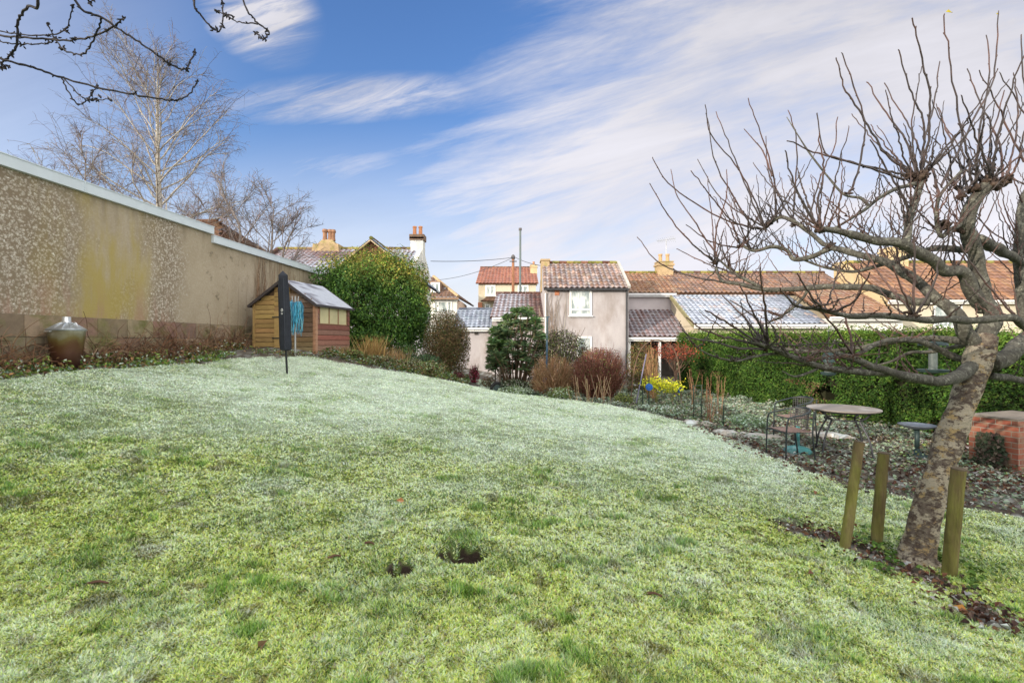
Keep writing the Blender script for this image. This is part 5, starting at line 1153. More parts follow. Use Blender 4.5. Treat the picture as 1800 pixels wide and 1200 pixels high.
def twiggy(name, label, cat, c, r, n, pal, leafpal=None, nl=0, rad=.007, seed=0, leafsize=.04, foot=None):
    """a bush that is mostly fine bare twigs"""
    z0 = foot if foot is not None else c[2] - r[2]
    b = thing(name, label, cat, (c[0], c[1], z0)); mb = MB(); base = np.array((c[0], c[1], z0 - .03))
    p, d = shell_points(n, c, r, .80, .16, 1.6, seed, -.55)
    for k in range(len(p)):
        a = base + np.array((p[k, 0] - base[0], p[k, 1] - base[1], 0)) * (.25 + .3 * rng.random()); a[2] = z0 - .03 + .2 * r[2] * rng.random()
        m = a * .5 + p[k] * .5 + np.array((0, 0, .12 * r[2])) + rng.normal(size=3) * .05 * r[0]
        pts = catmull([a, m, p[k]], 3); pts[1:] += rng.normal(size=pts[1:].shape) * .012
        tube(mb, pts, np.linspace(rad, rad * .4, len(pts)), 3, pick(pal, 1, .2)[0], cap=False)
        for q in range(2):
            s = pts[2 + rng.integers(0, 4)]; e = s + (p[k] - base) * (.10 + .12 * rng.random()) + rng.normal(size=3) * .09 * r[0]; tube(mb, [s, (s + e) / 2 + rng.normal(size=3) * .01, e], [rad * .5, rad * .4, rad * .3], 3, pick(pal, 1, .2)[0], cap=False)
    mb.build('branches', TWIG, b)
    if nl:
        p, d = shell_points(nl, c, r, .6, .18, 1.6, seed); p[:, 2] = np.maximum(p[:, 2], z0 + .03); mb = MB(); leaves(mb, p, d + rand_unit(len(p)) * .8, leafsize * (.6 + .8 * rng.random(len(p))), pick(leafpal, len(p), .2), .6); mb.build('foliage', LEAF, b)
    return b

# -- the big evergreen by the shed
GRN = [(.055, .12, .022), (.075, .16, .03), (.04, .09, .022), (.11, .20, .035), (.06, .13, .04)]
SUNLIT_YEL = [(.30, .29, .05), (.24, .27, .05), (.38, .28, .08), (.18, .24, .045)]  # sunlight on the laurel's top, painted into its leaf colours
Yl = 16.3; ev = thing('evergreen_shrub', 'large dense green laurel shrub with yellow lit top behind the shed', 'shrub', gat(655, Yl))
mb = MB(); lobes = [(655, 545, 88, 90, 0), (580, 545, 24, 60, .2), (735, 545, 20, 60, .2), (640, 600, 60, 24, -.7), (610, 520, 52, 62, .3), (700, 530, 56, 72, -.2), (655, 488, 64, 44, .2), (722, 575, 34, 56, .1), (615, 575, 55, 50, -.3), (690, 478, 46, 30, .3), (680, 590, 55, 36, -.5), (592, 490, 34, 40, .5), (730, 500, 26, 44, .4)]
for k, (px_, py_, rx, rz, dy) in enumerate(lobes):
    c = P(px_, py_, Yl + dy); r = (rx / F * Yl, min(1.5, rx / F * Yl * 1.0), rz / F * Yl); n = int(6800 * (rx * rz) / 3500)
    p, d = shell_points(n, c, r, .45, .42, 1.6, 100 + k, -.95); p[:, 2] = np.maximum(p[:, 2], ghe(p[:, 0], p[:, 1]) + .03)
    cols = pick(GRN, len(p), .2); cols = cols * (.6 + .95 * fbm(p, 1.5, 7))[:, None]
    f = (sstep(p[:, 2] + 2.2 * (fbm(p, 1.1, 9) - .5) + .35 * (p[:, 0] + 4.7), 3.50, 4.35)[:, None]) * (rng.random((len(p), 1)) < .72); cols = cols * (1 - f) + pick(SUNLIT_YEL, len(p), .2) * f
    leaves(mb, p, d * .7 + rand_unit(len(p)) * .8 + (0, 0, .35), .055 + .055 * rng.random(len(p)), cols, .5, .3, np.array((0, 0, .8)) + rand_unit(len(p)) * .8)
# upright sprays along the top
for k in range(130):
    px_ = 575 + rng.random() * 170; top = np.interp(px_, [565, 590, 620, 650, 690, 735, 750], [500, 470, 455, 446, 446, 462, 500]); c = P(px_, top + 14, Yl + rng.normal() * .5); n = 12
    t = rng.random(n); p = c + np.array((rng.normal() * .08, 0, .50)) * t[:, None] * (.4 + .7 * rng.random()) + rng.normal(size=(n, 3)) * .04
    leaves(mb, p, rand_unit(n) + (0, -.4, .3), .07, pick(SUNLIT_YEL if rng.random() < .55 and px_ > 610 else GRN, n, .2), .42, .3)
mb.build('foliage', LEAF, ev)
mb = MB(); twigs_from(mb, gat(655, Yl), 50, 2.0, 1.1, .03, [(.12, .08, .05), (.09, .06, .04)]); mb.build('stems', TWIG, ev)

# -- clipped brown green bush, low border shrubs, straw grass
c = P(786, 600, 15.4); g = gat(786, 15.4)
bush('clipped_shrub', 'tall rounded clipped bush with dull brown and olive leaves', 'shrub', (c[0], c[1], (Z(546, 15.4) + g[2]) / 2), (.76, .8, (Z(546, 15.4) - g[2]) / 2 * 1.04), 26000, .048, [(.13, .085, .045), (.10, .095, .035), (.16, .10, .055), (.075, .10, .035), (.19, .13, .06)], inner=.2, lump=.10, seed=5, foot=g[2])
for k, (px_, D, rx, rz, pal, lb, nm) in enumerate(((748, 14.6, .62, .36, [(.05, .10, .05), (.06, .13, .06), (.10, .17, .07), (.08, .12, .08)], 'blue green leafy bush between the straw grass and the clipped bush', 'leafy_shrub'), (712, 14.9, .45, .40, [(.06, .12, .04), (.10, .18, .05), (.05, .10, .04)], 'soft green bush under the big evergreen', 'leafy_shrub'),
        (755, 13.1, .52, .25, [(.10, .15, .04), (.16, .19, .06), (.22, .15, .07), (.34, .36, .24), (.07, .11, .03)], 'low frosted evergreen mound at the lawn edge, right hand part', 'low_shrub'), (715, 13.2, .48, .21, [(.09, .14, .04), (.14, .18, .05), (.25, .18, .09), (.36, .38, .27)], 'low frosted evergreen mound at the lawn edge, middle part', 'low_shrub'), (668, 13.0, .42, .16, [(.08, .12, .04), (.20, .13, .07), (.32, .34, .24), (.12, .16, .05)], 'low brownish frosted mound at the lawn edge nearest the shed', 'low_shrub'),
        (620, 13.1, .33, .15, [(.10, .15, .05), (.24, .16, .08), (.16, .20, .06)], 'small weedy plant at the shed corner', 'low_shrub'), (800, 15.0, .34, .16, [(.13, .035, .05), (.10, .05, .04), (.16, .06, .06)], 'dark purple low plant at the foot of the clipped bush', 'low_shrub'), (834, 15.8, .17, .36, [(.28, .03, .07), (.20, .025, .05), (.33, .06, .09)], 'small crimson leaved shrub right of the clipped bush', 'small_shrub'))):
    g = gat(px_, D); bush(nm, lb, 'shrub', (g[0], g[1], g[2] + rz * .75), (rx, rx * .75, rz), int(2300 * rx * max(rz, .2) * 4), .052, pal, seed=20 + k, lump=.25, foot=g[2], inner=.5)
def grass_clump(px_, D, h, w, n, pal, label):
    g = gat(px_, D); mb = MB(); pos = g + np.stack([rng.normal(size=n) * w * .4, rng.normal(size=n) * w * .4, -.02 + 0 * np.zeros(n)], -1)
    d = np.stack([rng.normal(size=n) * .30, rng.normal(size=n) * .30, np.ones(n)], -1); L = h * (.45 + .6 * rng.random((n, 1))); c = pick(pal, n, .15); blades(mb, pos, pos + d * L, .022, c * .75, c)
    tag(mb.build('grass_clump', GRASS), label, 'grass clump')
STR = [(.50, .33, .12), (.42, .27, .10), (.58, .42, .19), (.34, .22, .10)]
grass_clump(655, 14.0, .75, .42, 420, STR, 'tall straw coloured grass clump in front of the evergreen')
grass_clump(690, 14.1, .55, .55, 300, [(.38, .24, .11), (.30, .19, .10), (.45, .33, .18)], 'shorter dry brown grass clump right of the straw grass')
grass_clump(612, 13.3, .32, .40, 160, [(.40, .28, .12), (.30, .22, .10)], 'short dry grass tuft beside the red shed side')

# -- shrubs in the middle: whorled evergreen, bare brown stems, dark red dome
WH = [(.075, .125, .06), (.11, .175, .085), (.06, .10, .05), (.15, .21, .09), (.14, .15, .07)]
def whorl(mb, c, r, n, pal, size=.30, droop=.15):
    d = rand_unit(n); d[:, 2] = d[:, 2] * .5 + .25; d /= np.linalg.norm(d, axis=1, keepdims=True)
    p = np.asarray(c) + d * r * .55; nn = np.cross(d, rand_unit(n)); nn[:, 2] = abs(nn[:, 2]) + .5
    leaves(mb, p, nn, size * (.7 + .5 * rng.random(n)), pick(pal, n, .18), .22, .2, d)
Dw = 14.6; wv = thing('mahonia_shrub', 'dark evergreen shrub with whorls of long leaves in front of the outbuilding', 'shrub', gat(905, Dw)); mb = MB(); st = MB()
for k in range(185):
    px_ = 862 + 92 * rng.random(); t = rng.random(); lo = 655; hi = np.interp(px_, [860, 880, 900, 925, 945, 957], [612, 570, 548, 540, 566, 600]); py_ = hi + (lo - hi) * t ** 1.25
    c = P(px_, py_, Dw + rng.normal() * .42); lite = t < .14
    whorl(mb, c, .20, 22, [(.10, .18, .06), (.13, .21, .07), (.08, .15, .06)] if lite else WH, .25)
    if k % 4 == 0: b0 = gat(905 + (px_ - 905) * .3, Dw); tube(st, catmull([b0, (b0 + c) / 2 + rng.normal(size=3) * .08, c], 4), [.022, .012], 5, (.12, .08, .055))
mb.build('foliage', LEAF, wv); st.build('stems', TWIG, wv)
for px_, py_, D, lb, pal, sc in ((870, 583, 15.2, 'palm like rosette on a thin stem left of the whorled evergreen', [(.10, .20, .05), (.14, .25, .07)], .30), (878, 610, 14.3, 'bright light green leaf rosette below the palm like rosette', [(.22, .36, .12), (.30, .44, .18), (.16, .30, .09)], .36)):
    r_ = thing('rosette_plant', lb, 'plant', gat(px_, D)); mb = MB(); c = P(px_, py_, D)
    for q in range(3): whorl(mb, c + rng.normal(size=3) * .05, .24, 46, pal, sc)
    mb.build('leaves', LEAF, r_); mb = MB(); tube(mb, catmull([gat(px_, D), (gat(px_, D) + c) / 2 + (.02, 0, 0), c], 4), .026, 6, (.13, .10, .08)); mb.build('stem', TWIG, r_)
g = gat(975, 15.2)
bush('mounded_evergreen', 'rounded dark evergreen with purple tones behind the blue post', 'shrub', (X(985, 15.2), 15.2, g[2] + .85), (1.05, .8, Z(580, 15.2) - g[2] - .85), 15000, .055, [(.06, .09, .03), (.09, .12, .035), (.07, .045, .045), (.05, .035, .04), (.14, .16, .05)], seed=31, lump=.12, foot=g[2], inner=.6)
BRW = [(.26, .15, .08), (.33, .20, .11), (.20, .105, .06), (.38, .26, .16)]
g = gat(975, 13.9); twiggy('bare_shrub', 'bushy bare shrub of light brown stems behind the blue post', 'shrub', (g[0], g[1], g[2] + .55), (.78, .6, .66), 760, BRW, [(.30, .17, .09), (.20, .12, .07), (.40, .30, .18)], 700, .008, 41, .035, foot=g[2])
g = gat(1052, 13.3); twiggy('dome_shrub', 'dense dome shaped shrub of dark red brown twigs', 'shrub', (g[0], g[1], (g[2] + Z(609, 13.3)) / 2), (.78, .72, (Z(609, 13.3) - g[2]) / 2 * 1.02), 1150, [(.15, .065, .05), (.20, .085, .06), (.11, .05, .045), (.24, .12, .08)], [(.16, .06, .05), (.11, .045, .04), (.21, .09, .06), (.12, .12, .04)], 3400, .007, 42, .045, foot=g[2])
g = gat(1050, 12.55); mb = MB()
for k in range(26):
    p = g + np.array((rng.normal() * .28, rng.normal() * .08, -.03)); e = p + np.array((rng.normal() * .10, 0, .45 + .35 * rng.random())); tube(mb, [p, (p + e) / 2 + rng.normal(size=3) * .02, e], .0055, 4, pick([(.36, .27, .18), (.34, .23, .14)], 1)[0])
tag(mb.build('dead_flower_plant', TWIG), 'pale dry flower stems standing against the dark red dome shrub', 'dead stems')
for k, (px_, D, rx, rz, pal, lb) in enumerate(((905, 14.0, .48, .30, [(.04, .07, .03), (.06, .09, .04), (.40, .42, .34), (.05, .04, .03)], 'dark low bush with pale seed heads behind the wheel'), (858, 15.4, .28, .22, [(.24, .15, .09), (.18, .11, .07), (.10, .12, .05)], 'small brown withered bush by the gap to the outbuilding'), (985, 12.9, .36, .20, [(.14, .20, .06), (.20, .25, .09), (.42, .48, .38), (.10, .15, .05)], 'yellow green frosted plant right of the blue post foot'), (905, 13.6, .48, .15, [(.20, .26, .13), (.42, .50, .42), (.12, .18, .07)], 'pale frosted mat of leaves right of the wheel'), (1095, 12.3, .30, .18, [(.14, .17, .05), (.20, .22, .07), (.09, .12, .04)], 'olive green tuft at the right foot of the dome shrub'), (1175, 11.0, .42, .13, [(.30, .38, .30), (.48, .55, .48), (.18, .24, .12)], 'pale frosted leafy mound in front of the arch'), (1310, 9.9, .5, .15, [(.22, .30, .17), (.44, .54, .46), (.12, .20, .09)], 'frosted leafy mound left of the chairs'))):
    g = gat(px_, D); bush('low_plant', lb, 'plant', (g[0], g[1], g[2] + rz * .7), (rx, rx * .7, rz), int(2600 * rx * max(rz, .2) * 4), .05, pal, seed=60 + k, lump=.3, foot=g[2], inner=.4, stems=False)
g = gat(1130, 15.6); bush('rusty_shrub', 'rust and green bush behind the rose arch, left side', 'shrub', (g[0], g[1], g[2] + .72), (.55, .5, Z(602, 15.6) - g[2] - .72), 7500, .05, [(.15, .08, .045), (.13, .13, .05), (.08, .11, .035), (.20, .11, .06), (.22, .19, .06)], seed=71, foot=g[2])
g = gat(1145, 13.6); twiggy('climbing_rose', 'thin orange brown rose stems climbing the left of the arch', 'rose', (g[0], g[1], g[2] + .75), (.24, .2, .85), 120, [(.34, .19, .10), (.26, .14, .08), (.42, .27, .14)], [(.32, .16, .08), (.24, .2, .07)], 260, .007, 43, .04, foot=g[2])
# little red tree
g = gat(1188, 14.8); rt = thing('small_tree', 'small twisted tree with sparse red leaves beside the hedge end', 'tree', g); c = P(1186, 618, 14.8)
mb = MB(); trk = catmull([g, g + (.03, 0, .45), g + (-.02, .02, .8), c + (0, 0, -.05)], 4); tube(mb, trk, [.055, .03], 7, (.12, .08, .06))
for k in range(46):
    s = trk[6 + rng.integers(0, len(trk) - 6)]; e = c + rng.normal(size=3) * np.array((.36, .3, .13)) + (0, 0, .05); tube(mb, catmull([s, (s + e) / 2 + rng.normal(size=3) * .05, e], 3), [.016, .005], 4, (.13, .085, .065), cap=False)
mb.build('trunk', TWIG, rt)
n = 1500; p = c + rng.normal(size=(n, 3)) * np.array((.34, .3, .13)); mb = MB(); leaves(mb, p, rand_unit(n) + (0, -.3, .5), .05, pick([(.28, .06, .04), (.20, .05, .035), (.15, .08, .05), (.34, .09, .045)], n, .2), .6); mb.build('crown', LEAF, rt)
for px_, py_, lb in ((1153, 672, 'acid yellow leafed plant next to the blue disc'), (1180, 678, 'acid yellow leafed plant right of the one by the blue disc')):
    D = 12.4; g = gat(px_, D); yp = thing('yellow_plant', lb, 'plant', g, 'yellow plants in the frosted bed'); c = P(px_, py_ + 2, D); n = 420
    p = c + rng.normal(size=(n, 3)) * np.array((.16, .14, .085)); mb = MB(); leaves(mb, p, rand_unit(n) + (0, -.2, .9), .065, pick([(.62, .62, .03), (.52, .56, .03), (.72, .68, .06), (.34, .42, .05)], n), .55); mb.build('leaves', LEAF, yp)
    mb = MB(); twigs_from(mb, g, 9, c[2] - g[2] + .05, .15, .007, [(.16, .16, .06)]); mb.build('stems', TWIG, yp)
for k, (px_, top, D, lb) in enumerate(((1240, 652, 10.6, 'dry reddish stem nearest the short wire frame'), (1262, 660, 10.2, 'tall dry brown stems with seed heads in front of the hedge'), (1250, 690, 9.8, 'dry forked brown stems behind the edging stone'), (1216, 640, 12.5, 'thin dry stem at the hedge corner'))):
    g = gat(px_, D); mb = MB()
    for q in range(7):
        b0 = g + rng.normal(size=3) * np.array((.05, .05, 0)); e = P(px_ + rng.normal() * 7, top + rng.random() * 25, D); pts = catmull([b0, (b0 + e) / 2 + rng.normal(size=3) * .03, e], 5); tube(mb, pts, [.0055, .003], 4, pick([(.26, .13, .08), (.34, .20, .12), (.20, .10, .07)], 1)[0])
        n = 10; t = .55 + .45 * rng.random(n); pp_ = b0 + (e - b0) * t[:, None] + rng.normal(size=(n, 3)) * .012; leaves(mb, pp_, rand_unit(n), .022, pick([(.26, .13, .08), (.33, .19, .11)], n), .5)
    tag(mb.build('dead_flower_plant', TWIG), lb, 'dead stems')

# -- the long clipped hedge
HA, HB, HC = np.array((5.85, 17.2)), np.array((8.1, 8.6)), np.array((13.5, 6.4))
hedge = thing('clipped_hedge', 'long clipped green hedge closing the right side of the garden', 'hedge', (*HA, ghe(*HA)))
def hedge_run(a, b, n, ztop, hole=None):
    d = b - a; L = np.linalg.norm(d); u = d / L; nr = np.array((u[1], -u[0]));
    if nr @ (np.array((0, 4.0)) - a) < 0: nr = -nr
    t = rng.random(n) * L; face = rng.random(n)
    out = []
    isf = face < .66; h = rng.random(n); w = 1.15
    p = np.zeros((n, 3)); base = a + u * t[:, None]; gz_ = ghe(base[:, 0], base[:, 1]); bl = .20 * (fbm(np.stack([t, h * 2], -1), 1.3, 91) - .5) * 2
    prof = .10 * np.sin(np.clip(h, 0, 1) * math.pi)                       # face bellies slightly
    off = np.where(isf, prof + bl - rng.random(n) ** 2 * .22, -w * rng.random(n))
    zt_ = ztop(t) + .07 * (fbm(t[:, None] * np.array((1, 0)), 1.6, 95) - .5) * 2
    p[:, :2] = base + nr * off[:, None]
    p[:, 2] = np.where(isf, gz_ + .04 + (zt_ - gz_ - .04) * h, zt_ - .03 + bl * .35 - rng.random(n) ** 2 * .15)
    nn = np.where(isf[:, None], np.r_[nr, .25], np.array((0, 0, 1.0))) + rand_unit(n) * .75
    sprig = (~isf) & (rng.random(n) < .10); p[sprig, 2] += .05 + .12 * rng.random(sprig.sum())
    keep = np.ones(n, bool)
    if hole is not None: keep = ~((np.hypot((t - hole[0]) / hole[2], (p[:, 2] - hole[1]) / hole[3]) < 1 + .3 * (rng.random(n) - .5)))
    keep &= ~(isf & (fbm(p, 3.2, 113, 2) < .30) & (rng.random(n) < .85))
    return p[keep], nn[keep], h[keep], isf[keep], nr, u
mbh = MB(); core = MB()
hp = G(1457, 720); dv = HB - HA; uu_ = dv / np.linalg.norm(dv)
# where the line of sight through the dark gap meets the hedge line
ray = np.array((557 / F, 1.0)); tt = np.linalg.solve(np.stack([ray, -dv], 1), HA); hole_t = tt[1] * np.linalg.norm(dv); hole_z = Z(692, tt[0])
for a, b, n, zf, hole in ((HA, HB, 95000, lambda t: np.interp(t, [0, 9], [1.90, 1.78]), (hole_t, hole_z, .30, .16)), (HB, HC, 42000, lambda t: 1.78 + 0 * t, None)):
    p, nn, h, isf, nr, u = hedge_run(a, b, n, zf, hole)
    cols = pick([(.04, .095, .016), (.052, .12, .02), (.075, .16, .025), (.03, .07, .016), (.12, .20, .035)], len(p), .22)
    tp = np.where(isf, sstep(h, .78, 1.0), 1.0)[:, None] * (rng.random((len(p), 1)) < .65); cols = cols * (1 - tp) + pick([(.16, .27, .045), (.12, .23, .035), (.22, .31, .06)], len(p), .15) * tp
    cols = cols * (.25 + .95 * fbm(p, 1.9, 97))[:, None]
    dead = isf & (fbm(p, 1.3, 99) > .63) & (h < .4) & (rng.random(len(p)) < .45); cols[dead] = pick([(.14, .09, .05), (.19, .13, .07)], dead.sum())
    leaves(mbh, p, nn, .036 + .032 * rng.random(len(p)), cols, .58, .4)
    L = np.linalg.norm(b - a); z0 = -1.0
    segs = [(0, L)] if hole is None else [(0, hole[0] - hole[2] * .9), (hole[0] + hole[2] * .9, L)]
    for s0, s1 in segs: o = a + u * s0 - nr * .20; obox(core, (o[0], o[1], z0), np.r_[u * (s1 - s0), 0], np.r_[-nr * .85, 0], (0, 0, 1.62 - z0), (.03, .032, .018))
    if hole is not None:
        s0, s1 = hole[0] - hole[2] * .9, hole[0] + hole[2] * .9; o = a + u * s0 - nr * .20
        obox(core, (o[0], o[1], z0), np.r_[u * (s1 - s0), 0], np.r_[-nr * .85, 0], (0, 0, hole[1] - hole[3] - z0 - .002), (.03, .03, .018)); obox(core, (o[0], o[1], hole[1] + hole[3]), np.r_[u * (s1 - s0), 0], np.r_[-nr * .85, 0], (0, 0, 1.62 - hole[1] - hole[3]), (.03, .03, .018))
        o2 = o - nr * .7; obox(core, (o2[0], o2[1], hole[1] - hole[3]), np.r_[u * (s1 - s0), 0], np.r_[-nr * .1, 0], (0, 0, 2 * hole[3]), (.01, .01, .008))  # near-black slab at the back paints the shade inside the gap
# leaves round the far end of the hedge
n = 3500; p = np.stack([HA[0] + rng.random(n) * 1.2, HA[1] + .12 * rng.normal(size=n), 0 * np.zeros(n)], -1); p[:, 2] = ghe(p[:, 0], p[:, 1]) + rng.random(n) * 1.95
leaves(mbh, p, rand_unit(n) + (-.5, -.3, .2), .07, pick([(.045, .105, .018), (.06, .135, .022), (.035, .08, .018)], n, .2), .58)
mbh.build('foliage', LEAF, hedge); core.build('inner_twigs_gap_shade', TWIG, hedge)
# ---------------------------------------------------------------- the pruned apple tree
def bark(name, a, b_, c, sc=7.0, lo=.46, hi=.56, st=(1, 1, .6), moss=None):
    m = bpy.data.materials.new(name); m.use_nodes = True; t = m.node_tree; N = t.nodes; L = t.links; p = N['Principled BSDF']; p.inputs['Roughness'].default_value = .9; p.inputs['Specular IOR Level'].default_value = .2
    co = N.new('ShaderNodeTexCoord'); mp = N.new('ShaderNodeMapping'); mp.inputs['Scale'].default_value = st; L.new(co.outputs['Object'], mp.inputs[0])
    def nz(s, d=6, r=.65):
        n = N.new('ShaderNodeTexNoise'); n.inputs['Scale'].default_value = s; n.inputs['Detail'].default_value = d; n.inputs['Roughness'].default_value = r; L.new(mp.outputs[0], n.inputs['Vector']); return n.outputs[0]
    def mix(f, x, y, l, h):
        mr = N.new('ShaderNodeMapRange'); L.new(f, mr.inputs[0]); mr.inputs[1].default_value = l; mr.inputs[2].default_value = h
        mx = N.new('ShaderNodeMix'); mx.data_type = 'RGBA'; L.new(mr.outputs[0], mx.inputs[0])
        for k, v in ((6, x), (7, y)):
            if hasattr(v, 'is_linked'): L.new(v, mx.inputs[k])
            else: mx.inputs[k].default_value = (*v, 1)
        return mx.outputs[2]
    at = N.new('ShaderNodeAttribute'); at.attribute_name = 'Col'
    mid = tuple(.55 * x + .45 * y for x, y in zip(a, b_))
    k = mix(nz(sc * 4, 6, .7), a, mid, .40, .62)
    k = mix(nz(sc, 8, .74), k, b_, lo, hi); k = mix(nz(sc * 1.9, 7, .75), k, c, .54, .60); k = mix(nz(sc * 3.1, 7, .8), k, a, .55, .62); k = mix(nz(sc * 9, 4, .7), k, (.06, .05, .042), .58, .70)
    vm = N.new('ShaderNodeVectorMath'); vm.operation = 'MULTIPLY'; L.new(k, vm.inputs[0]); L.new(at.outputs['Color'], vm.inputs[1]); L.new(vm.outputs[0], p.inputs['Base Color'])
    bn = N.new('ShaderNodeBump'); bn.inputs['Strength'].default_value = .8; bn.inputs['Distance'].default_value = .02; L.new(nz(sc * 3.5, 6), bn.inputs['Height']); L.new(bn.outputs[0], p.inputs['Normal']); return m
TRUNKB = bark('flaking_bark', (.066, .046, .040), (.33, .29, .225), (.33, .24, .12), 5.2, .495, .54, (1, 1, 1.6))
LIMBB = bark('grey_bark', (.115, .112, .096), (.058, .054, .048), (.20, .20, .17), 12.0, .42, .6, (1, 1, 1))
SHOOT = MAT('apple_shoot', (.055, .045, .045), .65, .3, 20, tint=(.12, .065, .055), ts=1.4, tlo=.45, thi=.6)
D0 = trunk_foot[1]
apple = thing('apple_tree', 'old leaning pruned apple tree with mottled trunk and many bare upright shoots', 'tree', trunk_foot)
def pp3(lst):
    """photo pixel and distance triples to points"""
    return np.array([P(x, y, d) for x, y, d in lst])
mb = MB()
tr = catmull(np.vstack([trunk_foot - (.06, 0, .18), trunk_foot + (0, 0, .02), pp3([(1628, 900, D0 + .03), (1652, 820, D0 + .06), (1676, 750, D0 + .10), (1700, 690, D0 + .14), (1722, 630, D0 + .18), (1735, 590, D0 + .2)])]), 6)
n = len(tr); t = np.linspace(0, 1, n)
rad = np.interp(t, [0, .14, .22, .4, .6, .8, .9, 1], [.145, .132, .106, .094, .096, .100, .104, .070])
tube(mb, tr, rad, 26, (1, 1, 1), lump=.16); 
for a in (1.2, 3.6, 5.4):
    e = np.array((math.cos(a), math.sin(a), 0)); q = catmull([tr[5] + e * .05 + (0, 0, .06), trunk_foot + e * .12 + (0, 0, .0), trunk_foot + e * .22 + (0, 0, -.06)], 5); tube(mb, q, [.06, .045, .02], 10, lump=.2)
mb.build('trunk', TRUNKB, apple, smooth=True)
n = 900; a = rng.random(n) * 6.283; r_ = .14 + np.abs(rng.normal(size=n)) * .22; px_ = trunk_foot[0] + np.cos(a) * r_ * 1.2 - .1; py_ = trunk_foot[1] + np.sin(a) * r_ - .08
k = rng.random(n) < sstep(vnoise(np.stack([px_, py_], -1), 6, 55), .35, .6); px_, py_ = px_[k], py_[k]; n = len(px_); nn = rand_unit(n) * .8 + (0, 0, 1)
mbw = MB(); leaves(mbw, np.stack([px_, py_, ghe(px_, py_) + .015 + .06 * rng.random(n)], -1), nn, .03 + .025 * rng.random(n), pick([(.09, .17, .035), (.14, .24, .05), (.06, .11, .03), (.20, .28, .07)], n), .8)
tag(mbw.build('ground_ivy', LEAF), 'small green ivy leaves and weeds round the foot of the apple trunk', 'ground cover', kind='stuff')
